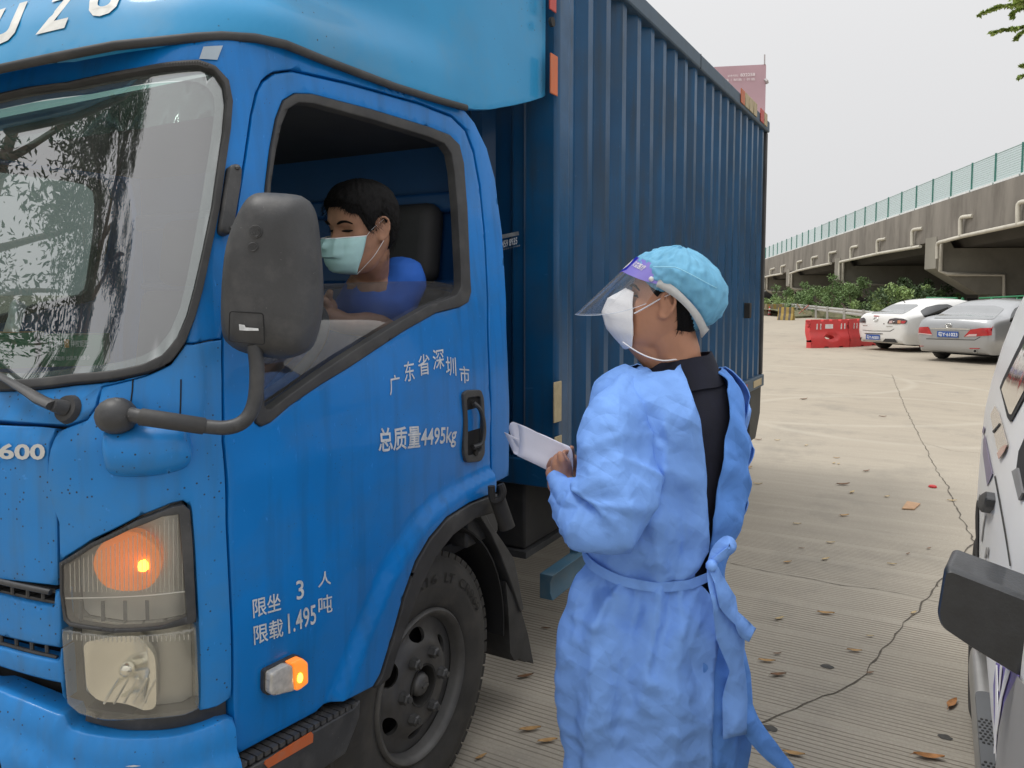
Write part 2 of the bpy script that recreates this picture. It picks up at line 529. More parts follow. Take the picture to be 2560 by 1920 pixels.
TXT = {}
def text_mesh(s, bold=0.0, shear=0.0, spacing=1.0):
    key = (s, bold, shear, spacing)
    if key in TXT: return TXT[key]
    cu = bpy.data.curves.new('t', 'FONT'); cu.body = s; cu.size = 1.0; cu.resolution_u = 3; cu.offset = bold; cu.shear = shear; cu.space_character = spacing
    o = bpy.data.objects.new('t', cu); COL.objects.link(o)
    dg = bpy.context.evaluated_depsgraph_get(); dg.update()
    me = bpy.data.meshes.new_from_object(o.evaluated_get(dg))
    v = [p.co.copy() for p in me.vertices]; f = [tuple(p.vertices) for p in me.polygons]
    bpy.data.objects.remove(o); bpy.data.curves.remove(cu); bpy.data.meshes.remove(me)
    if v:
        x0, x1 = min(p.x for p in v), max(p.x for p in v); y0, y1 = min(p.y for p in v), max(p.y for p in v)
        v = [Vector(((p.x - x0) / (x1 - x0), (p.y - y0) / (y1 - y0))) for p in v]
    TXT[key] = (v, f)
    return TXT[key]
def lettering(name, s, sh, bl, br, tl, mat, parent, off=0.0015, bold=0.01, shear=0.0, px=True, h=0.0, disp=None, spacing=1.0):
    """letters lying on a shell; the three corners of the word are given."""
    v, f = text_mesh(s, bold, shear, spacing)
    if px: bl, br, tl = sh.uv(*bl), sh.uv(*br), sh.uv(*tl)
    else: bl, br, tl = Vector(bl), Vector(br), Vector(tl)
    V = []
    for p in v:
        q = bl + (br - bl) * p.x + (tl - bl) * p.y
        V.append(sh.P(q.x, q.y, off + (disp(q.x, q.y) if disp else 0.0)))
    fs = []
    for q in f:
        n = (V[q[1]] - V[q[0]]).cross(V[q[2]] - V[q[0]])
        c = V[q[0]]
        fs.append(q if n.dot(CAM - c) > 0 else q[::-1])
    return mk(name, V, fs, mat, parent, None)
def plane_shell(o, ux, vx, su=3.0, sv=3.0):
    """flat shell: origin plus two unit directions."""
    o, ux, vx = Vector(o), Vector(ux).normalized(), Vector(vx).normalized()
    n = ux.cross(vx)
    if n.dot(CAM - o) < 0: n = -n
    return Shell(lambda u, v: o + ux * u + vx * v, -su, su, 2, -sv, sv, 2, n)
# ================================================================== materials of the truck
BLUE = (0.002, 0.180, 0.55)
M_BLUE = pm('cab_paint', BLUE, 0.38, coat=0.28, spec=0.25, var=0.08, vs=3, dirt=(0.05, 0.14, 0.26), dirt_amt=0.35, dirt_s=5, spots=(0.03, 0.04, 0.05), spot_s=85, spot_t=0.11, streak=(0.012, 0.10, 0.26), streak_amt=0.45, bump=0.03, bs=25)
M_FRONT = pm('cab_paint_front', (0.018, 0.215, 0.58), 0.42, coat=0.15, spec=0.3, var=0.10, vs=3, dirt=(0.08, 0.20, 0.34), dirt_amt=0.4, dirt_s=5, spots=(0.025, 0.03, 0.035), spot_s=60, spot_t=0.15, spot_d=0.42, streak=(0.05, 0.13, 0.25), streak_amt=0.4, bump=0.03, bs=25)
M_FAIR = pm('fairing_paint', (0.018, 0.265, 0.53), 0.42, coat=0.2, spec=0.35, var=0.08, vs=2.2, dirt=(0.16, 0.26, 0.33), dirt_amt=0.4, dirt_s=3, spots=(0.03, 0.05, 0.07), spot_s=45, spot_t=0.13, bump=0.05, bs=12)
M_BOX = pm('box_paint', (0.005, 0.066, 0.160), 0.34, coat=0.12, spec=0.35, var=0.22, vs=2.5, dirt=(0.035, 0.055, 0.075), dirt_amt=0.6, dirt_s=2.2, streak=(0.03, 0.04, 0.045), streak_amt=0.5, bump=0.35, bs=3.5)
M_BOXF = pm('box_frame_paint', (0.045, 0.085, 0.13), 0.5, var=0.2, vs=6, dirt=(0.11, 0.11, 0.10), dirt_amt=0.6, dirt_s=6, bump=0.06, bs=30)
M_RUB = pm('black_rubber', (0.035, 0.035, 0.036), 0.62, var=0.25, vs=12, dirt=(0.12, 0.115, 0.105), dirt_amt=0.45, dirt_s=9, bump=0.08, bs=60)
M_PLA = pm('dark_plastic', (0.042, 0.043, 0.045), 0.5, var=0.2, vs=10, dirt=(0.14, 0.135, 0.13), dirt_amt=0.4, dirt_s=14, spots=(0.35, 0.34, 0.33), spot_s=110, spot_t=0.07, bump=0.12, bs=140)
M_DARK = pm('dark_void', (0.008, 0.008, 0.009), 0.8)
M_CHAS = pm('chassis_grime', (0.022, 0.021, 0.020), 0.75, var=0.3, dirt=(0.07, 0.065, 0.055), dirt_amt=0.6, dirt_s=9, bump=0.2, bs=40)
M_TYRE = pm('tyre_rubber', (0.045, 0.043, 0.040), 0.75, var=0.25, vs=8, dirt=(0.11, 0.10, 0.085), dirt_amt=0.55, dirt_s=9, bump=0.12, bs=80)
M_STEEL = pm('rim_steel', (0.105, 0.103, 0.10), 0.5, metal=0.35, var=0.3, vs=9, dirt=(0.12, 0.11, 0.10), dirt_amt=0.5, dirt_s=14, bump=0.1, bs=60)
M_NUT = pm('wheel_nut', (0.10, 0.10, 0.10), 0.5, metal=0.5, var=0.3, vs=40)
M_WHITE = pm('stencil_white', (0.60, 0.62, 0.63), 0.6, var=0.15, vs=30, dirt=(0.16, 0.26, 0.40), dirt_amt=0.55, dirt_s=45)
M_LENS = glass_mat('lamp_lens', (0.95, 0.95, 0.93), 0.08, 0.12, (0.55, 0.54, 0.48), 0.08)
M_LENS2 = glass_mat('headlamp_lens', (0.93, 0.92, 0.88), 0.10, 0.07, (0.60, 0.58, 0.48), 0.08)
M_CHROME = pm('lamp_reflector', (0.86, 0.84, 0.76), 0.16, metal=0.85, var=0.1, bump=0.05, bs=30)
M_HOUS = pm('lamp_housing', (0.50, 0.49, 0.45), 0.35, metal=0.4, var=0.15)
M_AMBER = pm('amber_bowl', (0.75, 0.22, 0.045), 0.4, var=0.1, emit=(1.0, 0.27, 0.05), emit_s=0.30)
M_BULB = pm('amber_bulb', (0.9, 0.4, 0.05), 0.4, emit=(1.0, 0.42, 0.03), emit_s=9.0)
M_SCREEN = glass_mat('windscreen_glass', (0.74, 0.86, 0.82), 0.24, 0.045, (0.55, 0.56, 0.55), 0.0, 0.22)
M_SIDEGL = glass_mat('door_glass', (0.55, 0.60, 0.66), 0.07, 0.05, (0.5, 0.5, 0.5))
M_ORANGE = pm('orange_reflector', (0.52, 0.12, 0.035), 0.45, var=0.12, dirt=(0.30, 0.22, 0.16), dirt_amt=0.4, dirt_s=30)
M_REDREF = pm('red_reflector', (0.45, 0.05, 0.035), 0.45, var=0.12)
M_TAN = pm('faded_reflector', (0.42, 0.34, 0.20), 0.5, var=0.15, vs=30)

truck = thing('box_truck', 'blue light box truck with corrugated cargo body, its driver window half open', 'truck', (1.86, 2.30, 0))

# ================================================================== cab shell
YC = 2.30
def sst(a, b, x):
    t = max(0.0, min(1.0, (x - a) / (b - a))); return t * t * (3 - 2 * t)
def cab_xc(z): return 1.12 + 0.27 * max(0.0, z - 1.28) - 0.04 * sst(1.15, 1.5, z)
def cab_hw(z): return 1.0 - 0.085 * sst(1.25, 2.25, z) - 0.03 * sst(0.9, 0.4, z)
CU = 1.3
def cab_fn(u, z):
    xc, hw = cab_xc(z), cab_hw(z)
    if u <= 0: return Vector((xc - u, YC - hw, z))
    if u >= 2 * CU: return Vector((xc + (u - 2 * CU), YC + hw, z))
    a = u / CU * math.pi / 2
    c, s = math.cos(a), math.sin(a)
    k = sst(1.15, 1.50, z)                             # the glass is flatter across than the nose
    y = (abs(c) ** (0.5 - 0.31 * k)) * (1 if c >= 0 else -1)
    return Vector((xc - (0.30 - 0.11 * k) * s ** 0.91, YC - hw * y, z))
cab = Shell(cab_fn, -1.4, 2 * CU, 220, 0.2, 2.4, 110, (-1, -1, 0))
def uvl(pts): return [cab.uv(*p[:2]) for p in pts]
def symp(half):
    """half outline in u-v, from the middle of the nose to the side and back: closed over the other half."""
    return half + [Vector((2 * CU - p.x, p.y)) for p in reversed(half)]
def mid(px, py):                                   # height at the middle of the nose taken from a point of the outline
    q = cab.uv(px, py); return Vector((CU, q.y))

# --- windscreen, seal
ws_out = [A(-60, 424), A(300, 360), A(600, 300), A(760, 272), A(860, 265), A(930, 290), A(985, 352), A(1001, 440), A(992, 560), A(945, 900), A(905, 1100), A(872, 1260), A(842, 1370), A(800, 1480), A(735, 1568), A(640, 1612), A(500, 1642), A(330, 1660), A(-60, 1690)]
ws_in = [A(-60, 440), A(300, 378), A(600, 320), A(760, 297), A(860, 292), A(925, 318), A(962, 372), A(972, 440), A(962, 560), A(915, 890), A(875, 1080), A(838, 1240), A(805, 1360), A(765, 1450), A(700, 1530), A(620, 1570), A(500, 1596), A(330, 1612), A(-60, 1640)]
wo = uvl(ws_out); wi = uvl(ws_in)
wo = [Vector((CU, wo[0].y))] + wo + [Vector((CU, wo[-1].y))]; wi = [Vector((CU, wi[0].y))] + wi + [Vector((CU, wi[-1].y))]
panel('windscreen', cab, symp(wi), M_SCREEN, truck, off=-0.006, thick=0.0, step=0.05, px=False, smooth=180)
band = [v + (w - v) * -0.10 for v, w in zip(wi, wo)]
def lerp_loop(a, b, t): return [p + (q - p) * t for p, q in zip(a, b)]
seal = panel('windscreen_seal', cab, symp(wo), M_RUB, truck, off=0.010, thick=0.03, step=0.02, holes=[symp(lerp_loop(wi, wo, 0.12))], px=False, bevel=0.004)
M_FRIT = pm('glass_edge_band', (0.16, 0.165, 0.17), 0.25, coat=0.5)
wi2 = uvl([A(-60, 470), A(300, 405), A(600, 352), A(780, 338), A(850, 345), A(895, 368), A(925, 410), A(930, 470), A(915, 600), A(868, 880), A(835, 1060), A(805, 1210), A(775, 1330), A(735, 1420), A(670, 1500), A(600, 1535), A(500, 1560), A(330, 1578), A(-60, 1606)])
wi2 = [Vector((CU, wi2[0].y))] + wi2 + [Vector((CU, wi2[-1].y))]
M_BAND = glass_mat('windscreen_shade_band', (0.60, 0.62, 0.62), 0.12, 0.22, (0.42, 0.42, 0.42))
panel('edge_band', cab, symp(wi), M_BAND, truck, off=-0.010, thick=0.0, step=0.03, holes=[symp(wi2)], px=False, smooth=180)

sb_lo = uvl([A(-60, 640), A(300, 585), A(600, 540), A(800, 508), A(938, 488)])
sb_up = [p for p in wi2 if p.y > sb_lo[-1].y + 0.01]
sb_half = [Vector((CU, wi2[0].y))] + [p for p in wi2[1:] if p.y > sb_lo[-1].y and p.x < CU - 0.001 and wi2.index(p) < 9] + list(reversed(sb_lo)) + [Vector((CU, sb_lo[0].y))]
panel('shade_band', cab, symp(sb_half), glass_mat('shade_band_teal', (0.42, 0.66, 0.60), 0.03, 0.10, (0.30, 0.52, 0.47)), truck, off=-0.014, thick=0.0, step=0.05, px=False, smooth=180)
# --- door outline
door_out = [B(1022, 1604), B(1010, 1360), B(987, 600), B(970, 200), A(967, 1640), A(968, 1440), A(985, 1200), A(1030, 880), A(1062, 690), A(1090, 500), A(1108, 420), A(1138, 355), A(1190, 318), A(1262, 308), A(1500, 362), A(1800, 446), A(1950, 505), A(2010, 565), A(2045, 660), A(2072, 810), A(2092, 1010), A(2106, 1300), A(2114, 1659), B(2117, 180), B(2119, 360), B(2118, 462),
            B(2000, 508), B(1900, 570), B(1822, 660), B(1762, 760), B(1712, 900), B(1662, 1080), B(1612, 1240), B(1580, 1296), B(1400, 1386), B(1365, 1420), B(1200, 1508)]
win_out = [A(1148, 800), A(1166, 650), A(1192, 512), A(1222, 435), A(1272, 405), A(1345, 407), A(1600, 473), A(1850, 549), A(1940, 584), A(1982, 626), A(2001, 705), A(2016, 900), A(2028, 1190), A(2032, 1262), A(2020, 1305), A(1985, 1326), A(1880, 1352), A(1745, 1428), A(1500, 1590), B(1385, 0), B(1250, 92), B(1165, 165), B(1125, 183), B(1103, 168), B(1100, 100), A(1112, 1500), A(1128, 1100)]
win_in = [A(1166, 800), A(1188, 650), A(1212, 540), A(1240, 472), A(1285, 446), A(1350, 450), A(1600, 518), A(1850, 594), A(1915, 622), A(1945, 665), A(1958, 740), A(1972, 900), A(1986, 1180), A(1986, 1240), A(1970, 1272), A(1935, 1288), A(1840, 1322), A(1710, 1396), A(1480, 1540), A(1365, 1618), B(1225, 60), B(1165, 108), B(1148, 112), B(1138, 95), B(1136, 60), A(1140, 1500), A(1150, 1100)]
ridge = [Vector(cab.uv(*p)) for p in smooth_poly([B(2180, 350), B(2118, 372), B(1965, 448), B(1845, 540), B(1755, 650), B(1665, 800), B(1575, 1000), B(1495, 1200), B(1430, 1375), B(1410, 1440)], False, 3)]
ridge = [Vector((p.x, p.y)) for p in ridge]
wc_uv = cab.near_uv((1.87, 1.30, 0.39))
_e = ridge[len(ridge) // 2 + 1] - ridge[len(ridge) // 2]; _w = wc_uv - ridge[len(ridge) // 2]
FSGN = 1 if _e.x * _w.y - _e.y * _w.x > 0 else -1
def flare(u, z):
    q = Vector((u, z))
    if u > 0.35 or z > 1.25: return 0.0
    best = None
    for i in range(len(ridge) - 1):
        dd, tt = seg_dist(q, ridge[i], ridge[i + 1])
        if best is None or dd < best[0]:
            e = ridge[i + 1] - ridge[i]
            best = (dd, e.x * (q.y - ridge[i].y) - e.y * (q.x - ridge[i].x))
    d = best[0]
    s = 1 if best[1] * FSGN > 0 else -1
    return 0.026 * sst(-0.012, 0.022, s * d)
def crease(u, z):
    return flare(u, z) + 0.004 * math.exp(-((z - 1.18) / 0.05) ** 2) * sst(0.3, -0.1, u)
door = panel('door', cab, door_out, M_BLUE, truck, thick=0.035, step=0.022, holes=[win_out], disp=crease, bevel=0.004)
tag(door, 'blue driver door with white stencilled writing')
panel('window_seal', cab, win_out, M_RUB, door, off=0.006, thick=0.026, step=0.02, holes=[win_in], bevel=0.004)
panel('door', cab, door_out, M_BLUE, truck, thick=0.035, step=0.045, holes=[win_out], disp=crease, mirror=YC)
# pane wound half way down
pane = [A(1100, 1236), A(1370, 1224), A(1700, 1212), A(1900, 1211), A(1990, 1230), A(2010, 1290), A(1850, 1352), A(1720, 1430), A(1480, 1575), A(1370, 1650), B(1240, 80), B(1160, 150), B(1115, 150), A(1100, 1560)]
panel('door_window', cab, pane, M_SIDEGL, door, off=-0.022, thick=0.005, step=0.05, smooth=30)

panel('door_window', cab, win_out, glass_mat('far_door_glass', (0.26, 0.30, 0.29), 0.07), truck, off=-0.012, thick=0.0, step=0.08, mirror=YC)
panel('window_seal', cab, win_out, M_RUB, truck, off=0.006, thick=0.026, step=0.05, holes=[win_in], mirror=YC)
# --- front and roof frame of the cab (header, pillars, rear strip)
defl_edge = [A(-60, 322), A(250, 258), A(500, 208), A(850, 172), A(960, 166), A(1100, 174), A(1230, 202), A(1400, 272), A(1700, 382), A(1900, 446), A(2010, 478)]
rear_edge = [A(2052, 530), A(2105, 640), A(2140, 770), A(2170, 1000), A(2188, 1300), A(2198, 1640), B(2201, 200), B(2200, 395), B(2170, 412), B(2125, 432)]
gap_in = [B(2124, 340), B(2122, 180), A(2120, 1659), A(2112, 1300), A(2098, 1005), A(2078, 800), A(2050, 648), A(2014, 555), A(1952, 496), A(1800, 437), A(1500, 353), A(1262, 299), A(1184, 309), A(1130, 348), A(1099, 416), A(1080, 500), A(1053, 690), A(1020, 880), A(976, 1200), A(959, 1462)]
seam = [A(905, 1468), A(836, 1482)]
fr = uvl(defl_edge + rear_edge + gap_in + seam)
ws_up = list(reversed(wo))                        # bottom middle ... top middle
k0 = next(i for i, p in enumerate(ws_up) if p.y > fr[-1].y)
half = [Vector((CU, fr[0].y))] + fr + [p for p in ws_up[k0:] if p.y > fr[-1].y]
half[-1] = Vector((CU, wo[0].y))
panel('cab_frame', cab, symp(half), M_BLUE, truck, off=0.0, thick=0.05, step=0.03, px=False, bevel=0.004)
# --- cowl under the windscreen, corner panel, nose panel
cowl = uvl([A(-60, 1690), A(330, 1663), A(500, 1646), A(640, 1616), B(430, 12), B(412, 92), B(370, 148), B(290, 176), B(150, 168), B(-60, 152)])
panel('cowl_panel', cab, symp([Vector((CU, cowl[0].y))] + cowl + [Vector((CU, cowl[-1].y))]), M_FRONT, truck, thick=0.03, step=0.04, px=False, bevel=0.003)
lamp_cut = [B(256, 764), B(400, 672), B(600, 572), B(740, 517), B(792, 505), B(826, 530), B(840, 700), B(858, 1030), B(866, 1410)]
corner = [A(644, 1618), A(738, 1574), A(804, 1486), A(836, 1488), A(905, 1474), A(958, 1468), A(959, 1640), B(961, 200), B(977, 600), B(1001, 1355), B(940, 1395), B(866, 1412)] + list(reversed(lamp_cut)) + [B(252, 600), B(250, 205), B(292, 186), B(375, 156), B(420, 96), B(438, 12)]
panel('corner_panel', cab, corner, M_FRONT, truck, thick=0.035, step=0.022, bevel=0.004)
panel('corner_panel', cab, corner, M_FRONT, truck, thick=0.035, step=0.05, mirror=YC)
nose = uvl([B(-60, 172), B(150, 182), B(240, 190), B(242, 500), B(245, 872), B(120, 860), B(-60, 838)])
nosep = panel('nose_panel', cab, symp([Vector((CU, nose[0].y))] + nose + [Vector((CU, nose[-1].y))]), M_FRONT, truck, thick=0.03, step=0.04, px=False, bevel=0.004)
M_BADGE = pm('badge_silver', (0.55, 0.55, 0.53), 0.4, metal=0.3, var=0.1)
lettering('badge', 'V600', cab, B(-95, 318), B(203, 326), B(-95, 250), M_BADGE, truck, off=0.004, bold=0.03)
lettering('badge_small', 'P', cab, B(-20, 354), B(6, 352), B(-20, 328), M_BADGE, truck, off=0.003, bold=0.01)
# seams in the corner panel
for pts in ([B(575, -20), B(572, 30), B(566, 78)], [B(782, -20), B(781, 60), B(778, 135)]):
    strip(cab, pts, 0.0016, 0.0006, name='panel_seam', mat=M_DARK, parent=truck, n=5)

# --- grille: two slots between painted bars
def symc(pts):
    q = uvl(pts); return symp([Vector((CU, q[0].y))] + q + [Vector((CU, q[-1].y))])
panel('grille_backing', cab, symc([Cc(-60, 190), Cc(470, 300), Cc(480, 900), Cc(520, 1200), Cc(-60, 1000)]), M_DARK, truck, off=-0.06, thick=0.0, step=0.06, px=False)
panel('grille_bar', cab, symc([Cc(-60, 318), Cc(0, 328), Cc(260, 392), Cc(405, 418), Cc(415, 300), Cc(462, 320), Cc(466, 560), Cc(455, 740), Cc(250, 706), Cc(-60, 632)]), M_FRONT, truck, thick=0.03, step=0.02, px=False, bevel=0.006)
panel('grille_bar', cab, symc([Cc(-60, 725), Cc(0, 735), Cc(200, 790), Cc(430, 838), Cc(452, 830), Cc(455, 752), Cc(474, 752), Cc(484, 900), Cc(494, 1140), Cc(470, 1110), Cc(458, 1012), Cc(330, 985), Cc(-60, 868)]), M_FRONT, truck, thick=0.03, step=0.02, px=False, bevel=0.006)
panel('grille_frame', cab, symc([Cc(-60, 205), Cc(200, 250), Cc(400, 296), Cc(410, 412), Cc(260, 386), Cc(-60, 312)]), M_PLA, truck, off=-0.008, thick=0.03, step=0.02, px=False,
      holes=[[cab.uv(*p) for p in (Cc(-40 + k * 118, 250 + k * 20), Cc(55 + k * 118, 264 + k * 22), Cc(55 + k * 118, 322 + k * 24), Cc(-40 + k * 118, 300 + k * 24))] for k in range(4)])
for k in range(-2, 3):
    x = 85 + 118 * k; y = 20 * k
    MB().tube([cab.at(*Cc(x, 655 + y + 15), -0.012), cab.at(*Cc(x + 4, 735 + y + 15), -0.012)], 0.004, 6).build('grille_fin', M_PLA, truck)
    MB().tube([cab.at(*Cc(x - 2, 240 + y), -0.004), cab.at(*Cc(x, 330 + y), -0.004)], 0.004, 6).build('grille_fin', M_PLA, truck)
strip(cab, [Cc(-60, 708), Cc(0, 722), Cc(210, 780), Cc(410, 826)], 0.004, -0.01, name='grille_edge', mat=M_PLA, parent=truck)
strip(cab, [Cc(-60, 208), Cc(0, 222), Cc(200, 266), Cc(395, 305)], 0.006, 0.002, name='grille_edge', mat=M_PLA, parent=truck)
# --- bumper
bt = [Cc(-60, 1030), Cc(0, 1050), Cc(250, 1150), Cc(430, 1225), Cc(505, 1245), Cc(530, 1310), Cc(565, 1352), Cc(690, 1388), Cc(922, 1418), B(640, 1524), B(760, 1514), B(860, 1488), B(950, 1452), B(1003, 1440)]
bq = uvl(bt)
bside = [Vector((bq[-1].x, z)) for z in (0.45, 0.36)]
bhalf = [Vector((CU, bq[0].y))] + bq + bside + [Vector((CU, 0.34))]
fog_c = cab.uv(*Cc(-20, 1540))
fog = [Vector((fog_c.x + 0.075 * math.cos(a) * (1 if abs(math.cos(a)) < .8 else 1), fog_c.y + 0.065 * math.sin(a))) for a in [2 * math.pi * k / 16 for k in range(16)]]
fog = [cab.uv(*p) for p in (Cc(-330, 1400), Cc(0, 1408), Cc(80, 1430), Cc(140, 1480), Cc(155, 1560), Cc(165, 1700), Cc(-330, 1700))]
def bump_disp(u, z):
    q = Vector((u, z)); pl = bq if u < CU else [Vector((2 * CU - p.x, p.y)) for p in bq]
    d = poly_dist(q, pl)
    return 0.018 * (1 - math.exp(-d / 0.02)) + 0.022 * sst(0.065, 0.10, d) - 0.012 * sst(0.16, 0.30, d)
bumper = panel('bumper', cab, symp(bhalf), M_FRONT, truck, off=0.004, thick=0.05, step=0.022, px=False, disp=bump_disp, holes=[fog], bevel=0.004)
panel('bumper_void', cab, symp([Vector((CU, 0.75))] + [Vector((p.x, max(p.y, 0.5) + 0.04)) for p in bq[4:]] + [Vector((bq[-1].x, 0.36)), Vector((CU, 0.35))]), M_CHAS, truck, off=-0.075, thick=0.0, step=0.06, px=False)
hk = cab.uv(*Cc(60, 1560))
hp = [cab.at(*Cc(x, y), -0.02) for x, y in ((-60, 1500), (0, 1530), (50, 1520), (75, 1545), (60, 1580), (10, 1600), (-60, 1600))]
MB().tube(smooth_poly(hp, False, 3), 0.011, 8).build('tow_hook', M_CHAS, truck)
M_SCR = pm('paint_scrape', (0.65, 0.67, 0.68), 0.6, var=0.2, vs=60)
for q0, q1, w in ((B(455, 1640), B(540, 1652), 4), (B(530, 1632), B(640, 1636), 5), (B(690, 1646), B(890, 1634), 6), (B(560, 1622), B(620, 1620), 3)):
    v = Vector(q1) - Vector(q0); pts = []
    for k in range(9): pts.append(Vector(q0) + v * (k / 8) + Vector((0, w * (0.5 + random.random()) * 0.5 * math.sin(math.pi * k / 8))))
    for k in range(8, -1, -1): pts.append(Vector(q0) + v * (k / 8) - Vector((0, w * (0.5 + random.random()) * 0.5 * math.sin(math.pi * k / 8) + 0.4)))
    panel('paint_scrape', cab, pts, M_SCR, bumper, off=0.0415, thick=0.0, step=0.01, disp=lambda u, z: bump_disp(u, z) - 0.036)
panel('lamp_bracket', cab, [B(345, 1420), B(600, 1455), B(850, 1420), B(1000, 1370), B(1003, 1440), B(860, 1486), B(700, 1518), B(500, 1518), B(340, 1480)], M_PLA, truck, off=-0.02, thick=0.05, step=0.03)
panel('corner_backing', cab, [B(200, 500), B(800, 300), B(1010, 500), B(1030, 1500), B(700, 1500), B(300, 1450)], M_DARK, truck, off=-0.085, thick=0.0, step=0.06)

# --- corner lamp and headlamp
def lamp(name, lens, lens_mat, label):
    h = panel(name, cab, lens, M_HOUS, truck, off=-0.052, thick=0.01, step=0.02); tag(h, label)
    panel('lens', cab, lens, lens_mat, h, off=0.004, thick=0.05, step=0.015, bevel=0.005)
    return h
up_l = [B(266, 768), B(400, 684), B(600, 584), B(740, 529), B(788, 518), B(818, 542), B(830, 700), B(846, 1024), B(700, 1056), B(500, 1070), B(310, 1042), B(284, 1016), B(268, 900)]
ul = lamp('turn_signal_lamp', up_l, M_LENS, 'lit amber turn signal behind a ribbed grey lens')
panel('lamp_frame', cab, up_l, M_PLA, ul, off=0.007, thick=0.02, step=0.015, bevel=0.002, holes=[[B(280, 782), B(410, 700), B(560, 628), B(700, 570), B(772, 560), B(784, 700), B(806, 1000), B(700, 1040), B(480, 1052), B(312, 1026), B(294, 1004), B(280, 900)]])
amb = [B(540 + 155 * math.cos(a), min(916, 786 + 132 * math.sin(a))) for a in [2 * math.pi * k / 28 for k in range(28)]]
ac = cab.uv(*B(540, 790))
def bowl(u, z): return -0.020 * max(0, 1 - ((Vector((u, z)) - ac).length / 0.10) ** 2)
panel('amber_reflector', cab, amb, M_AMBER, ul, off=-0.014, thick=0.03, step=0.012, disp=bowl)
bp = cab.at(*B(606, 803), -0.022)
MB().ball(bp, (0.011, 0.011, 0.013), 12).build('bulb', M_BULB, ul)
MB().tube([cab.at(*B(606, 812), -0.025), cab.at(*B(612, 880), -0.030)], [0.010, 0.016], 10).build('bulb_socket', M_AMBER, ul)
for k in range(4):
    x = 342 + k * 97
    panel('lens_slot', cab, [B(x - 8, 942 - k), B(x + 8, 942 - k), B(x + 10, 1028 - k), B(x - 6, 1030 - k)], M_PLA, ul, off=0.0006 - 0.004, thick=0.002, step=0.02)
strip(cab, [B(285, 925), B(480, 922), B(660, 912), B(800, 896)], 0.002, 0.001, name='lens_line', mat=M_HOUS, parent=ul, n=5)
M_RIB = glass_mat('lens_rib', (0.85, 0.85, 0.82), 0.2, 0.25, (0.6, 0.6, 0.55), 0.1)
for k in range(26):
    x = 300 + k * 19.5
    ytop = 775 - (x - 275) * 0.44 + 14 if x < 700 else 585
    strip(cab, [B(x, ytop), B(x + 2, 900)], 0.0012, -0.002, name='lens_rib', mat=M_RIB, parent=ul, n=4, sm=0)
lo_l = [B(268, 1060), B(300, 1058), B(480, 1082), B(700, 1072), B(846, 1048), B(860, 1400), B(800, 1430), B(600, 1450), B(450, 1453), B(345, 1425), B(292, 1380), B(276, 1200)]
hl = lamp('headlamp', lo_l, M_LENS2, 'unlit headlamp with a yellowed clear lens')
hc = cab.uv(*B(500, 1270))
def hbowl(u, z): return -0.028 * max(0, 1 - ((Vector((u, z)) - hc).length / 0.13) ** 2)
panel('reflector', cab, round_poly([B(335, 1128), B(600, 1116), B(665, 1190), B(670, 1425), B(560, 1432), B(400, 1405), B(352, 1340)], 22), M_CHROME, hl, off=-0.016, thick=0.02, step=0.012, disp=hbowl)
MB().ball(cab.at(*B(520, 1265), -0.03), 0.016, 12).build('bulb', M_CHROME, hl)
for k in range(5):
    strip(cab, [B(430 + k * 45, 1400), B(500 + k * 42, 1290)], 0.0025, -0.016, name='reflector_fluting', mat=M_CHROME, parent=hl, n=5, sm=0)
for k in range(28):
    x = 300 + k * 19
    strip(cab, [B(x, 1076 + 10 * math.sin((x - 280) / 560 * 3.1)), B(x + 1, 1100 + 10 * math.sin((x - 280) / 560 * 3.1))], 0.0016, 0.004, name='lens_rib', mat=M_RIB, parent=hl, n=4, sm=0)
# --- side marker lamp on the door
sm_o = round_poly([B(1126, 1232), B(1270, 1162), B(1302, 1186), B(1304, 1280), B(1262, 1312), B(1140, 1340), B(1124, 1320)], 8)
mk_l = panel('side_marker_lamp', cab, sm_o, M_PLA, truck, off=0.010, thick=0.010, step=0.012); tag(mk_l, 'lit amber and clear side marker lamp')
panel('clear_lens', cab, round_poly([B(1134, 1236), B(1210, 1196), B(1232, 1202), B(1240, 1312), B(1146, 1332), B(1132, 1318)], 6), pm('marker_clear', (0.50, 0.48, 0.44), 0.25, coat=0.6, var=0.2, vs=60), mk_l, off=0.026, thick=0.018, step=0.01, bevel=0.004)
panel('amber_lens', cab, round_poly([B(1214, 1193), B(1268, 1168), B(1296, 1190), B(1298, 1277), B(1260, 1306), B(1242, 1310), B(1234, 1204)], 6), pm('marker_amber', (0.8, 0.24, 0.03), 0.25, coat=0.6, emit=(1.0, 0.28, 0.03), emit_s=0.75), mk_l, off=0.028, thick=0.020, step=0.01, bevel=0.004)
MB().ball(cab.at(*B(1256, 1252), 0.030), (0.008, 0.005, 0.012), 10).build('bulb', M_BULB, mk_l)
# --- writing on the door
def stencil(s, bl, br, tl, bold=0.012, shear=0.0):
    return lettering('lettering', s, cab, bl, br, tl, M_WHITE, door, off=0.0018, bold=bold, shear=shear, disp=crease)
for s, x, y, w, h in (('广', 1683, 1710, 44, 86), ('东', 1746, 1652, 44, 88), ('省', 1806, 1626, 50, 92), ('深', 1870, 1600, 48, 88), ('圳', 1926, 1622, 44, 82), ('市', 1986, 1654, 42, 74)):
    stencil(s, A(x, y), A(x + w, y - 6 + (8 if x > 1900 else -4)), A(x - 4, y - h), 0.006)
stencil('总质量4495kg', B(1628, 312), B(1966, 272), B(1626, 190), 0.016)
stencil('限坐', B(1092, 1012), B(1212, 978), B(1088, 930), 0.010)
stencil('3', B(1280, 934), B(1312, 924), B(1276, 852), 0.012)
stencil('人', B(1372, 880), B(1428, 864), B(1374, 816), 0.010)
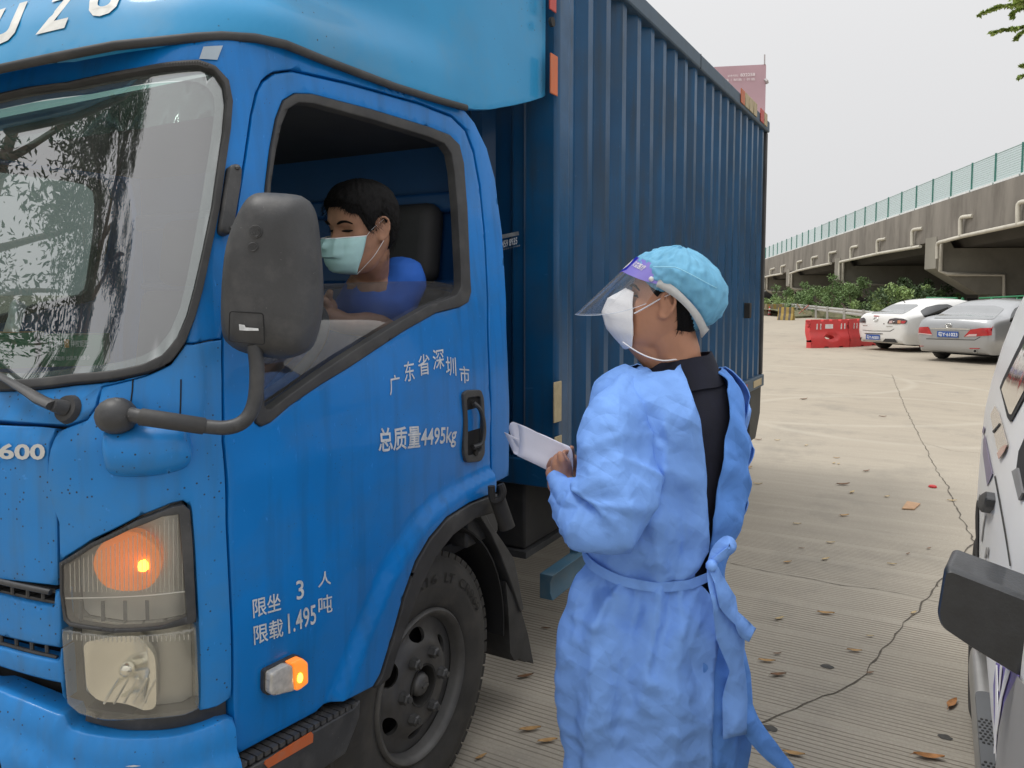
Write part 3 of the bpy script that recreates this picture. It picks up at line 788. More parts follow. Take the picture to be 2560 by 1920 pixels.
stencil('限载', B(1096, 1128), B(1222, 1090), B(1092, 1044), 0.010)
stencil('1.495', B(1244, 1080), B(1364, 1034), B(1240, 992), 0.010)
stencil('吨', B(1374, 1000), B(1434, 982), B(1372, 920), 0.008)
# --- door handle
hd = panel('door_handle', cab, round_poly([B(1992, 40), B(2010, 26), B(2070, 24), B(2082, 60), B(2086, 300), B(2070, 332), B(2004, 340), B(1994, 300)], 8), M_PLA, door, off=0.010, thick=0.012, step=0.015, bevel=0.003,
           holes=[round_poly([B(2008, 60), B(2066, 52), B(2070, 290), B(2012, 312)], 8)])
panel('handle_recess', cab, round_poly([B(2004, 50), B(2070, 44), B(2074, 300), B(2008, 318)], 8), M_DARK, hd, off=0.0025, thick=0.0, step=0.03)
MB().tube(smooth_poly([cab.at(*B(2030, 80), 0.012), cab.at(*B(2046, 110), 0.026), cab.at(*B(2056, 180), 0.030), cab.at(*B(2052, 250), 0.026), cab.at(*B(2030, 270), 0.012)], False, 4), 0.009, 8, flat=(1.2, 0.8)).build('lever', M_PLA, hd)
MB().tube([cab.at(*B(2044, 296), 0.006), cab.at(*B(2044, 296), 0.014)], 0.010, 10).build('key_lock', M_CHAS, hd)
# --- vent on the windscreen pillar
pv = panel('pillar_vent', cab, round_poly([A(976, 726), A(1006, 720), A(1020, 736), A(1016, 800), A(982, 1016), A(962, 1024), A(938, 1012), A(936, 990)], 7), M_PLA, truck, off=0.026, thick=0.028, step=0.012, bevel=0.006)
for p in (A(1000, 738), A(978, 998)):
    MB().ball(cab.at(*p, 0.027), 0.006, 8).build('screw', M_NUT, pv)
# --- wheel arch trim
arch_o = [B(2118, 470), B(2000, 514), B(1902, 576), B(1826, 664), B(1767, 764), B(1717, 904), B(1667, 1084), B(1617, 1244), B(1583, 1300)]
arch_i = [B(1606, 1296), B(1652, 1252), B(1692, 1122), B(1732, 1002), B(1792, 852), B(1852, 735), B(1925, 645), B(2020, 575), B(2121, 545)]
panel('wheel_arch_trim', cab, arch_o + arch_i, M_RUB, truck, off=0.030, thick=0.05, step=0.02, bevel=0.004)
# --- mirror: bracket housing, arm, head
bh = [B(446, 215), B(462, 186), B(600, 172), B(776, 158), B(812, 200), B(828, 290), B(810, 352), B(740, 382), B(640, 398), B(545, 400), B(478, 386), B(456, 330)]
bhq = [cab.uv(*p) for p in smooth_poly(bh, True, 3)]; bhq.append(bhq[0])
panel('mirror_bracket', cab, bh, M_FRONT, truck, off=0.0, thick=0.004, step=0.012, sm=3, disp=lambda u, z: 0.002 + 0.042 * (1 - math.exp(-poly_dist(Vector((u, z)), bhq) / 0.02)))
mir = bpy.data.objects.new('wing_mirror', None); COL.objects.link(mir)
ball_p = cab.at(*B(535, 140), 0.03)
WLOC[mir.name] = ball_p.copy(); mir.location = ball_p; link_parent(mir, truck); tag(mir, 'large dark grey wing mirror on a bent tube arm')
MB().ball(ball_p, (0.038, 0.042, 0.036), 16).build('pivot', M_PLA, mir)
d0 = (ball_p - CAM).dot(FH)
MC = on_y(668, 690, 1.155); dm = (MC - CAM).dot(FH)
arm = [at_depth(*B(560, 130), d0 - 0.005), at_depth(*B(610, 142), d0 - 0.02), at_depth(*B(720, 158), d0 - 0.015), at_depth(*B(880, 182), d0 + 0.02), at_depth(*B(985, 188), dm - 0.02), at_depth(*B(1060, 155), dm - 0.01), at_depth(*B(1100, 75), dm), at_depth(*A(1110, 1600), dm), at_depth(*A(1098, 1490), dm)]
MB().tube(smooth_poly(arm, False, 5), 0.0145, 12).build('arm', M_PLA, mir, 60)
MB().tube(smooth_poly(arm[1:4], False, 5), [0.017] * 11, 12).build('arm_sleeve', M_RUB, mir, 60)
mn = Vector((-0.83, -0.55, 0.0)); mux = Vector((0.55, -0.83, 0))
msh = plane_shell(MC, mux, (0, 0, 1), 1.2, 1.2)
mo = [A(1035, 880), A(1075, 838), A(1130, 826), A(1270, 836), A(1315, 862), A(1345, 950), A(1366, 1180), A(1366, 1340), A(1335, 1480), A(1290, 1535), A(1200, 1554), A(1050, 1530), A(975, 1490), A(946, 1436), A(941, 1300), A(955, 1110), A(985, 985)]
moq = [msh.uv(*p) for p in smooth_poly(mo, True, 3)]; moq.append(moq[0])
head = panel('mirror_head', msh, mo, M_PLA, mir, off=0.0, thick=0.06, step=0.012, sm=3, back=True, disp=lambda u, v: 0.045 * (1 - math.exp(-poly_dist(Vector((u, v)), moq) / 0.022)) - 0.02)
mz = lambda u, v: 0.026
for rr in (26, 20):
    MB().tube([msh.at(*A(1118 + rr * math.cos(a), 1005 + rr * 1.02 * math.sin(a)), 0.0255) for a in [2 * math.pi * k / 24 for k in range(25)]], 0.0009, 5).build('embossed_mark', M_PLA, head)
lettering('embossed_mark', 'SIT', msh, A(1102, 1016), A(1134, 1014), A(1103, 993), M_PLA, head, off=0.0262, bold=0.01, shear=0.3)
MB().tube([msh.at(*A(1106 + 20 * math.cos(a), 1070 + 17 * math.sin(a)), 0.0255) for a in [2 * math.pi * k / 24 for k in range(25)]], 0.0009, 5).build('embossed_mark', M_PLA, head)
lettering('embossed_mark', 'CCC', msh, A(1092, 1080), A(1122, 1079), A(1092, 1062), M_PLA, head, off=0.0262, bold=0.01)
hatch = round_poly([A(1008, 1344), A(1150, 1352), A(1156, 1486), A(1004, 1470)], 8)
MB().tube([msh.at(p[0], p[1], 0.0245) for p in list(hatch) + [hatch[0]]], 0.0011, 5).build('hatch_line', M_DARK, head)
panel('scuff', msh, [A(1048, 1398), A(1072, 1402), A(1076, 1412), A(1130, 1416), A(1132, 1426), A(1080, 1426), A(1050, 1424)], M_SCR, head, off=0.0256, thick=0.0, step=0.01)
panel('mirror_glass', msh, [Vector(p) * 0.93 + Vector((667, 688)) * 0.07 for p in smooth_poly(mo, True, 2)], pm('mirror_silver', (0.8, 0.8, 0.8), 0.02, metal=1.0), mir, off=-0.085, thick=0.004, step=0.05)
# --- wiper
wp = cab.at(*B(300, 110), 0.0)
nrm = cab.normal(*cab.uv(*B(300, 110)))
MB().tube([wp, wp + nrm * 0.012], [0.030, 0.026], 18).build('wiper_boot', M_RUB, truck, 50)
MB().tube([cab.at(*B(300, 110), 0.01), cab.at(*B(290, 105), 0.034)], [0.016, 0.013], 12).build('wiper_pivot', M_PLA, truck, 50)
wa = [cab.at(*B(290, 108), 0.032), cab.at(*B(230, 85), 0.030), cab.at(*B(180, 55), 0.030), cab.at(*B(80, 0), 0.030), cab.at(*A(0, 1610), 0.028), cab.at(*A(-300, 1480), 0.024)]
MB().tube(wa, [0.014, 0.013, 0.011, 0.008, 0.007, 0.006], 8, flat=(1.2, 0.7)).build('wiper_arm', M_PLA, truck, 50)

# ================================================================== wind deflector over the cab
DXC = cab_xc(2.14)
def defl_fn(u, z):
    t = z - 2.10
    xc = DXC + 0.015 + 0.52 * max(0, t) ** 1.05
    hw = cab_hw(2.16) + 0.014
    if u <= 0: x = xc - u; y = hw; nx, ny = 0, 1
    else:
        a = min(u, CU) / CU * math.pi / 2 if u <= CU else (u / CU) * math.pi / 2
        c, s = math.cos(a), max(math.sin(a), 0)
        y = hw * (abs(c) ** 0.55) * (1 if c >= 0 else -1); x = xc - 0.33 * s ** 0.95
    zs = 2.225 + 0.045 * sst(1.2, 2.0, x)
    amt = 0.085 * sst(zs - 0.02, zs + 0.13, z) * sst(2.25, 1.45, x)
    k = max(0.0, y / hw)
    y2 = y - amt * k * 1.0
    x2 = x + amt * 0.5 * (1 - k)
    return Vector((x2, YC - y2, z))
defl = Shell(defl_fn, -1.8, 2 * CU, 240, 2.02, 3.15, 70, (-1, -1, 0))
de = [A(-60, 312), A(250, 248), A(500, 200), A(850, 164), A(960, 158), A(1100, 166), A(1230, 193), A(1400, 262), A(1700, 374), A(1900, 436), A(2010, 466), E7(60, 650), E7(150, 650), E7(300, 624), E7(400, 600), E7(470, 576), E7(484, 566)]
dq = [defl.uv(*p) for p in de]
xr = defl.P(dq[-1].x, dq[-1].y).x
def u_at(x, z):
    return -(x - (DXC + 0.015 + 0.52 * max(0, z - 2.10) ** 1.05))
dtop = [Vector((u_at(xr, z), z)) for z in (2.6, 2.8, 2.96)] + [Vector((-0.2, 2.98)), Vector((CU * 0.6, 2.98))]
dh = [Vector((CU, dq[0].y))] + dq + dtop + [Vector((CU, 2.98))]
fair = panel('wind_deflector', defl, symp(dh), M_FAIR, truck, thick=0.02, step=0.03, px=False, bevel=0.003)
MB().tube([defl.P(q.x, q.y, 0.002) for q in [Vector((CU, dq[0].y))] + dq[:11]], 0.011, 8).build('rubber_trim', M_RUB, truck, 60)
MB().box((1.9, YC - 0.85, 2.94), (xr - 0.01, YC + 0.85, 2.965)).build('deflector_top', M_FAIR, truck)
M_LET = pm('deflector_letters', (0.70, 0.70, 0.66), 0.5, var=0.08, vs=20, dirt=(0.4, 0.42, 0.40), dirt_amt=0.4, dirt_s=30)
for s, bl, br, tl in (('U', A(378, 82), A(528, 64), A(396, -70)), ('Z', A(158, 154), A(312, 118), A(210, -10)), ('U', A(-60, 210), A(92, 176), A(-36, 60)), ('S', A(-270, 280), A(-125, 240), A(-235, 120)), ('I', A(-360, 310), A(-325, 296), A(-330, 150))):
    lettering('letter', s, defl, bl, br, tl, M_LET, fair, off=0.003, bold=0.045, shear=0.18)
# tape on the header, dent-softened strip
panel('tape_patch', cab, [A(880, 205), A(962, 200), A(938, 262), A(862, 258)], pm('faded_tape', (0.35, 0.42, 0.48), 0.6, var=0.1, vs=20), truck, off=0.0035, thick=0.0, step=0.02)

# ================================================================== cab inside
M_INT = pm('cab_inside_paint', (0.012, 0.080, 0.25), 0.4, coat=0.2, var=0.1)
M_TRIM = pm('cab_trim_grey', (0.050, 0.050, 0.052), 0.7, var=0.2, bump=0.1, bs=80)
cabin = []
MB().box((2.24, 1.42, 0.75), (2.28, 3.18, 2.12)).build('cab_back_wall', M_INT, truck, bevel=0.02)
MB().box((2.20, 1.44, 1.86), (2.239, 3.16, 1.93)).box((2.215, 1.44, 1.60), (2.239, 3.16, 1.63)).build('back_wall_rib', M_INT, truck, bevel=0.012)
MB().box((1.32, 1.45, 2.09), (2.30, 3.15, 2.12)).build('headliner', M_TRIM, truck, bevel=0.02)
MB().box((1.25, 1.42, 0.70), (2.24, 3.18, 0.74)).build('cab_floor', M_TRIM, truck)
dash = MB(); prof = [(0.92, 1.30), (1.00, 1.355), (1.16, 1.365), (1.26, 1.32), (1.30, 1.18), (1.28, 0.95), (0.98, 0.9)]
n = len(prof); v = [(max(x, 1.16), 1.42, z) for x, z in prof] + [(x, 1.72, z) for x, z in prof] + [(x, 2.88, z) for x, z in prof] + [(max(x, 1.16), 3.18, z) for x, z in prof]
dash.add(v, [tuple(range(n)), tuple(range(4 * n - 1, 3 * n - 1, -1))] + [(k * n + i, k * n + i + n, k * n + (i + 1) % n + n, k * n + (i + 1) % n) for k in range(3) for i in range(n)])
dash.build('dashboard', M_TRIM, truck, bevel=0.02, clean=True)
def seat(yc, lab):
    s = bpy.data.objects.new('cab_seat', None); COL.objects.link(s); s.location = (1.95, yc, 0.74); WLOC[s.name] = Vector((1.95, yc, 0.74)); link_parent(s, truck)
    MB().box((1.60, yc - 0.24, 0.86), (2.08, yc + 0.24, 1.04)).build('cushion', M_TRIM, s, bevel=0.05, bseg=4)
    Mx = Matrix.Translation((2.06, yc, 1.0)) @ Matrix.Rotation(R(8), 4, 'Y')
    MB().box((-0.06, -0.24, 0.0), (0.07, 0.24, 0.60), Mx).build('backrest', M_TRIM, s, bevel=0.05, bseg=4)
    MB().box((-0.045, -0.16, 0.62), (0.06, 0.16, 0.90), Mx).build('headrest', M_TRIM, s, bevel=0.05, bseg=4)
    return s
seat(1.66, ''); seat(2.75, '')
# steering wheel
sw_c = Vector((1.49, 1.64, 1.42)); sw_M = Matrix.Translation(sw_c) @ Matrix.Rotation(R(-42), 4, 'Y')
sw = bpy.data.objects.new('steering_wheel', None); COL.objects.link(sw); sw.location = sw_c; WLOC[sw.name] = sw_c; link_parent(sw, truck)
MB().tube([sw_M @ Vector((0.21 * math.cos(a), 0.21 * math.sin(a), 0)) for a in [2 * math.pi * k / 40 for k in range(41)]], 0.015, 10, cap=False).build('rim', M_RUB, sw, 60)
MB().tube([sw_M @ Vector((-0.2, 0, 0)), sw_M @ Vector((0.2, 0, 0))], 0.014, 8).ball(sw_c, (0.07, 0.07, 0.04), 12).build('hub', M_RUB, sw, 60)

# ================================================================== front wheel
def wheel_assembly(cx, y0, cz, rt, wid, parent, side=-1, nn=6, full=True, tread=True):
    """tyre with tread, dished steel rim with holes and nuts; side -1: outer face towards -y."""
    w = bpy.data.objects.new('wheel', None); COL.objects.link(w); c = Vector((cx, y0, cz)); w.location = c; WLOC[w.name] = c; link_parent(w, parent)
    # local z -> outward
    Mx = Matrix.Translation(c) @ Matrix(((1, 0, 0, 0), (0, 0, side, 0), (0, 1, 0, 0), (0, 0, 0, 1)))
    rr = rt * 0.555
    prof = [(rr, -0.02), (rr + 0.012, 0.0), (rr + 0.03, 0.006), (rr + 0.07, 0.016), (rr + 0.105, 0.014), (rt - 0.035, 0.0), (rt - 0.014, -0.012), (rt - 0.004, -0.026), (rt - 0.010, -0.034), (rt - 0.010, -wid + 0.034), (rt - 0.004, -wid + 0.026), (rt - 0.03, -wid), (rr + 0.05, -wid - 0.01), (rr, -wid)]
    tyre = MB().lathe(prof, 72, Mx).build('tyre', M_TYRE, w, 50)
    if tread:
        tb = MB(); nb = 58
        for k in range(nb):
            a = 2 * math.pi * k / nb
            for j, (z0, z1) in enumerate(((-0.012, -0.050), (-0.056, -0.095), (-0.105, -0.144), (-0.150, -wid + 0.012))):
                a2 = a + (0.5 * 2 * math.pi / nb if j % 2 else 0)
                da = 2 * math.pi / nb * 0.40
                q = []
                for zz, r0, r1 in ((z0, rt - 0.02, rt + 0.003), (z1, rt - 0.02, rt + 0.003)):
                    for aa in (a2 - da, a2 + da):
                        q += [Mx @ Vector((r0 * math.cos(aa), r0 * math.sin(aa), zz)), Mx @ Vector((r1 * math.cos(aa), r1 * math.sin(aa), zz))]
                # q: [z0a0lo,z0a0hi,z0a1lo,z0a1hi,z1a0lo,...]
                tb.add(q, [(1, 3, 7, 5), (0, 1, 5, 4), (2, 6, 7, 3), (0, 2, 3, 1), (4, 5, 7, 6)])
        tr = tb.build('tread_blocks', M_TYRE, tyre, 30, clean=True); tr['kind'] = 'stuff'
        for s, a0, da in (('7.50R16', 122, -42), ('LT', 72, -10), ('CR969', 56, -32)):
            v, f = text_mesh(s, 0.01)
            V = []
            for p in v:
                a = R(a0 + da * p.x); r = rr + 0.088 + 0.030 * p.y
                V.append(Mx @ Vector((r * math.cos(a), r * math.sin(a), 0.0185 - 0.004 * abs(p.y - 0.4))))
            fs = [q if (V[q[1]] - V[q[0]]).cross(V[q[2]] - V[q[0]]).dot(Vector((0, side, 0))) > 0 else q[::-1] for q in f]
            mk('sidewall_lettering', V, fs, pm('tyre_letters', (0.012, 0.012, 0.012), 0.6), tyre, None)
    # rim: lip + dish with oval holes
    MB().lathe([(rr + 0.006, -0.03), (rr + 0.010, 0.002), (rr + 0.002, 0.010), (rr - 0.008, 0.006), (rr - 0.013, -0.012), (rr - 0.020, -0.032)], 64, Mx).build('rim_lip', M_STEEL, w, 60)
    def dish(r):
        if r > 0.17: return -0.032 - 0.004 * (r - 0.17) / 0.03
        if r > 0.105: return -0.032 + 0.026 * sst(0.17, 0.12, r)
        return -0.006 + 0.004 * sst(0.105, 0.06, r)
    dsh = Shell(lambda u, v: Mx @ Vector((u, v, dish(math.hypot(u, v)))), -0.25, 0.25, 8, -0.25, 0.25, 8, (0, side, 0))
    R0 = rr - 0.018
    circ = lambda r, n, cx=0, cy=0: [Vector((cx + r * math.cos(2 * math.pi * k / n), cy + r * math.sin(2 * math.pi * k / n))) for k in range(n)]
    holes = [circ(0.062, 28)]
    for k in range(nn):
        a = R(28 + 360 / nn * k); cc = Vector((math.cos(a), math.sin(a))) * 0.152; tx = Vector((-math.sin(a), math.cos(a)))
        rx = Vector((math.cos(a), math.sin(a)))
        holes.append([cc + tx * 0.036 * math.cos(t) + rx * 0.020 * math.sin(t) for t in [2 * math.pi * j / 16 for j in range(16)]])
    panel('rim_disc', dsh, circ(R0, 60), M_STEEL, w, px=False, step=0.012, holes=holes, thick=0.012, smooth=60)
    MB().lathe([(R0 + 0.004, -0.034), (R0, -0.12), (0.10, -0.13), (0.0001, -0.13)], 40, Mx).build('brake_drum', M_CHAS, w, 60)
    MB().lathe([(0.062, -0.006), (0.064, 0.004), (0.058, 0.002), (0.056, -0.06), (0.0001, -0.06)], 32, Mx).build('hub_recess', M_CHAS, w, 40)
    MB().lathe([(0.036, -0.06), (0.036, -0.012), (0.030, 0.0), (0.018, 0.006), (0.0001, 0.006)], 24, Mx).build('hub_cap', M_STEEL, w, 40)
    MB().box((-0.014, -0.004, 0.0), (0.014, 0.004, 0.012), Mx).build('hub_cap_mark', M_STEEL, w)
    for k in range(nn):
        a = R(58 + 360 / nn * k)
        nm = Mx @ Matrix.Translation((0.098 * math.cos(a), 0.098 * math.sin(a), dish(0.098)))
        MB().lathe([(0.019, 0), (0.019, 0.006), (0.017, 0.010), (0.017, 0.022), (0.012, 0.026), (0.0095, 0.026), (0.009, 0.034), (0.0001, 0.035)], 6, nm).lathe([(0.0095, 0.026), (0.009, 0.034), (0.0001, 0.0345)], 12, nm).build('wheel_nut', M_NUT, w, 30)
    return w
RT = 0.397
fw_c = on_y(1054, 1707, 1.355)
wheel_assembly(fw_c.x, 1.350, RT - 0.012, RT, 0.20, truck)
# the other front wheel and the twin rear wheels
for (cx, yo, sd_) in ((fw_c.x, 3.25, 1), (5.35, 1.42, -1), (5.35, 3.18, 1)):
    wheel_assembly(cx, yo, RT - 0.012, RT, 0.20, truck, sd_, 6, tread=False)
# --- wheel housing, mudguard flap, step
def arc_sheet(r, a0, a1, y0, y1, cx, cz, t=0.006, n=24):
    mb = MB(); rings = []
    for k in range(n + 1):
        a = R(a0 + (a1 - a0) * k / n); d = Vector((math.cos(a), 0, math.sin(a)))
        c = Vector((cx, 0, cz))
        rings.append([c + d * r + Vector((0, y0, 0)), c + d * r + Vector((0, y1, 0)), c + d * (r + t) + Vector((0, y1, 0)), c + d * (r + t) + Vector((0, y0, 0))])
    return mb.rings(rings)
arc_sheet(0.47, -5, 178, 1.335, 1.75, fw_c.x, RT).build('wheel_housing', M_DARK, truck)
arc_sheet(0.47, -5, 178, 2.85, 3.26, fw_c.x, RT).build('wheel_housing', M_DARK, truck)
MB().box((fw_c.x - 0.6, 1.75, 0.3), (fw_c.x + 0.6, 1.77, 1.0)).build('housing_wall', M_DARK, truck)
fl = [on_y(*B(2035, 575), 1.325), on_y(*B(2075, 600), 1.325), on_y(*B(2130, 690), 1.325), on_y(*B(2180, 830), 1.325), on_y(*B(2205, 960), 1.325), on_y(*D4(230, 800), 1.325), on_y(*D4(175, 640), 1.325), on_y(*D4(120, 500), 1.325), on_y(*D4(60, 380), 1.325)]
gm = MB()
go = [Vector(p) for p in ((D4(-60, 190)), (D4(0, 285)), (D4(60, 380)), (D4(110, 490)), (D4(160, 620)), (D4(225, 810)))]
gi = [Vector(p) for p in ((D4(-30, 150)), (D4(60, 330)), (D4(130, 430)), (D4(185, 515)), (D4(205, 600)), (D4(240, 790)))]
ra = [[on_y(p.x, p.y, 1.33), on_y(q.x, q.y, 1.33), on_y(q.x, q.y, 1.33) + Vector((0.012, 0.24, 0)), on_y(p.x, p.y, 1.33) + Vector((0.0, 0.24, 0))] for p, q in zip(go, gi)]
gm.rings(ra).build('mudguard', M_PLA, truck, bevel=0.003, clean=True)
fp = [on_y(*D4(140, 640), 1.34), on_y(*D4(225, 800), 1.34), on_y(*D4(262, 930), 1.34), on_y(*D4(292, 1090), 1.34), on_y(*D4(270, 1070), 1.34), on_y(*D4(245, 1082), 1.34), on_y(*D4(215, 1060), 1.34), on_y(*D4(190, 1076), 1.34), on_y(*D4(165, 1030), 1.34), on_y(*D4(155, 800), 1.34)]
nfp = len(fp)
MB().add([p for p in fp] + [p + Vector((0.004, 0.22, 0.0)) for p in fp], [tuple(range(nfp)), tuple(range(2 * nfp - 1, nfp - 1, -1))] + [(i, i + nfp, (i + 1) % nfp + nfp, (i + 1) % nfp) for i in range(nfp)]).build('mud_flap', M_RUB, truck, clean=True)
# step under the door
s0 = on_y(*B(1040, 1640), 1.30); s1 = on_y(*B(1556, 1356), 1.30)
stp = [(s0.x - 0.25, s0.z), (s1.x - 0.03, s1.z - 0.015), (s1.x, s1.z - 0.005), (s1.x - 0.005, s1.z - 0.05), (s1.x - 0.06, s1.z - 0.12), (s0.x - 0.25, s0.z - 0.12)]
step_ = MB().prism([(a, b) for a, b in stp], 0.0, 0.16, Matrix(((1, 0, 0, 0), (0, 0, 1, 1.298), (0, 1, 0, 0), (0, 0, 0, 1)))).build('entry_step', M_PLA, truck, bevel=0.004, clean=True)
for k in range(22):
    t = k / 21; p = Vector((s0.x - 0.1 + (s1.x - 0.02 - s0.x + 0.1) * t, 1.30, s0.z + (s1.z - s0.z - 0.012) * t))
    MB().box((p.x - 0.012, 1.299, p.z - 0.002), (p.x + 0.004, 1.44, p.z + 0.009)).build('step_tooth', M_NUT, step_)
so = [on_y(*B(1142, 1642), 1.2965), on_y(*B(1145, 1630), 1.2965), on_y(*B(1346, 1504), 1.2965), on_y(*B(1354, 1514), 1.2965), on_y(*B(1352, 1548), 1.2965), on_y(*B(1160, 1660), 1.2965)]
MB().add(so + [p + Vector((0, 0.004, 0)) for p in so], [tuple(range(6)), tuple(range(11, 5, -1))] + [(i, i + 6, (i + 1) % 6 + 6, (i + 1) % 6) for i in range(6)]).build('step_reflector', M_ORANGE, step_, clean=True)
# chassis
MB().box((0.95, 1.85, 0.45), (6.75, 1.93, 0.66)).box((0.95, 2.67, 0.45), (6.75, 2.75, 0.66)).build('chassis_rail', M_CHAS, truck)
MB().box((1.2, 1.80, 0.40), (1.55, 2.80, 0.70)).build('engine_block', M_CHAS, truck, bevel=0.05)
MB().box((5.28, 1.5, 0.33), (5.42, 3.1, 0.45)).build('rear_axle', M_CHAS, truck, bevel=0.04)
# air pipe, battery box and tank between cab and rear wheels
pp = [at_depth(*D4(62, 120), 2.42), at_depth(*D4(70, 195), 2.42), at_depth(*D4(110, 190), 2.42), at_depth(*D4(125, 150), 2.42), at_depth(*D4(112, 110), 2.42)]
MB().tube(smooth_poly(pp, False, 4), 0.012, 8).build('cab_tilt_hook', M_CHAS, truck)
MB().tube([at_depth(*D4(95, 190), 2.45), at_depth(*D4(150, 350), 2.45)], 0.026, 12).build('intake_pipe', M_CHAS, truck)
bx0 = on_y(*D4(245, 470), 1.50); bx1 = on_y(*D4(415, 230), 1.50)
MB().box((bx0.x, 1.50, bx0.z), (bx1.x + 0.05, 1.85, bx0.z + 0.30)).build('battery_box', M_CHAS, truck, bevel=0.012)
MB().box((bx0.x - 0.02, 1.485, bx0.z - 0.03), (bx1.x + 0.08, 1.86, bx0.z - 0.002)).build('battery_tray', M_PLA, truck)
t0 = at_depth(*D4(150, 395), 2.5)
MB().box((t0.x - 0.05, 1.36, t0.z - 0.05), (t0.x + 0.16, 1.60, t0.z + 0.05)).build('tool_case', M_PLA, truck, bevel=0.01)
# side guard channel
g0 = on_y(*D4(392, 610), 1.34); g1 = on_y(*D4(392, 745), 1.34)
gh = g0.z - g1.z
prof = [(0, 0), (0, gh), (0.045, gh), (0.045, gh - 0.01), (0.01, gh - 0.014), (0.01, 0.014), (0.045, 0.01), (0.045, 0)]
prof = [(-0.0, 0), (-0.0, gh), (0.055, gh), (0.055, 0.0)]
sg = MB()
y0 = 1.335
ring = lambda x: [Vector((x, y0, g1.z)), Vector((x, y0 + 0.012, g1.z + gh * 0.28)), Vector((x, y0 + 0.012, g1.z + gh * 0.72)), Vector((x, y0, g0.z)), Vector((x, y0 + 0.06, g0.z)), Vector((x, y0 + 0.06, g1.z))]
M_GUARD = pm('guard_paint', (0.045, 0.115, 0.175), 0.5, var=0.2, dirt=(0.16, 0.18, 0.18), dirt_amt=0.5, dirt_s=9)
sg.rings([ring(g0.x), ring(g0.x + 0.01), ring(4.75)]).build('side_guard', M_GUARD, truck, bevel=0.002, clean=True)
for x in (g0.x + 0.30, 4.3):
    MB().box((x, 1.36, g1.z), (x + 0.06, 1.40, 0.80)).build('guard_hanger', M_GUARD, truck)

# ================================================================== cargo box
BY0, BY1 = 1.33, 3.29
rb = on_y(1906, 962, BY0); rt_ = on_y(1916, 304, BY0)
BX1 = 6.80; BZ0, BZ1 = 0.795, 3.02
BX0 = on_y(1394, 600, BY0).x
PITCHR = 0.1985
def corr(x0, x1, z0, z1, y, sgn, axis='x'):
    """corrugated sheet; crest flush with y, troughs 45 mm in."""
    pts = []; x = x0; D_ = 0.042
    while x < x1:
        for dx, d in ((0.0, 0), (0.050, 0), (0.085, D_), (0.158, D_)):
            if x + dx <= x1: pts.append((x + dx, d))
        x += PITCHR
    pts.append((x1, pts[-1][1]))
    mb = MB(); v = []; f = []
    for (xx, d) in pts:
        for z in (z0, z1):
            v.append(Vector((xx, y + sgn * d, z)) if axis == 'x' else Vector((y + sgn * d, xx, z)))
    for i in range(len(pts) - 1): f.append((2 * i, 2 * i + 2, 2 * i + 3, 2 * i + 1))
    if (axis == 'x') == (sgn < 0): f = [q[::-1] for q in f]
    return mb.add(v, f)
wall = corr(BX0 + 0.115, BX1 - 0.05, BZ0 + 0.09, BZ1 - 0.08, BY0 + 0.012, 1).build('side_wall', M_BOX, truck, None)
tag(wall, 'dark blue corrugated side wall')
corr(BX0 + 0.115, BX1 - 0.05, BZ0 + 0.09, BZ1 - 0.08, BY1 - 0.012, -1).build('side_wall', M_BOX, truck, None)
corr(BY0 + 0.16, BY1 - 0.1, BZ0 + 0.10, BZ1 - 0.08, BX0 + 0.02, 1, 'y').build('front_wall', M_BOX, truck, None)
MB().box((BX0 + 0.07, BY0 + 0.07, BZ0 + 0.05), (BX1 - 0.06, BY1 - 0.07, BZ1 - 0.05)).build('box_lining', M_DARK, truck)
MB().box((BX0, BY0 + 0.04, BZ0), (BX0 + 0.10, BY1 - 0.04, BZ0 + 0.11)).build('front_sill', M_BOX, truck, bevel=0.006)
for y in (BY0, BY1):
    s = 1 if y == BY0 else -1
    MB().box((BX0 + 0.0, min(y, y + s * 0.16), BZ0 + 0.112), (BX0 + 0.115, max(y, y + s * 0.16), BZ1 - 0.09)).build('front_post', M_BOX, truck, bevel=0.02, bseg=3)
    MB().box((BX0, min(y - s * 0.012, y + s * 0.06), BZ1 - 0.088), (BX1, max(y - s * 0.012, y + s * 0.06), BZ1)).build('top_rail', M_BOXF, truck, bevel=0.008)
    MB().box((BX0 + 0.102, min(y - s * 0.012, y + s * 0.06), BZ0), (BX1, max(y - s * 0.012, y + s * 0.06), BZ0 + 0.10)).build('bottom_rail', M_BOXF, truck, bevel=0.008)
    MB().box((BX1 - 0.05, min(y, y + s * 0.08), BZ0 + 0.101), (BX1 - 0.002, max(y, y + s * 0.08), BZ1 - 0.089)).build('rear_post', pm('rear_post_paint', (0.055, 0.055, 0.055), 0.6, var=0.3), truck, bevel=0.008)
MB().box((BX0 + 0.01, BY0 + 0.061, BZ1 - 0.03), (BX1 - 0.01, BY1 - 0.061, BZ1 - 0.012)).build('box_roof', M_BOXF, truck)
for k in range(2):
    ya = BY0 + 0.09 + k * 0.9
    dr = MB().box((BX1 - 0.03, ya, BZ0 + 0.11), (BX1 + 0.01, ya + 0.88, BZ1 - 0.1)).build('rear_door', M_BOX, truck, bevel=0.006)
    for q in (0.25, 0.6):
        MB().tube([(BX1 + 0.035, ya + q, BZ0 + 0.1), (BX1 + 0.035, ya + q, BZ1 - 0.12)], 0.014, 8).build('lock_rod', M_BOXF, dr)
# seam in the top rail
sx = on_y(1752, 155, BY0 - 0.012).x
MB().box((sx, BY0 - 0.0135, BZ1 - 0.087), (sx + 0.006, BY0 - 0.010, BZ1 - 0.001)).build('rail_seam', M_DARK, truck)
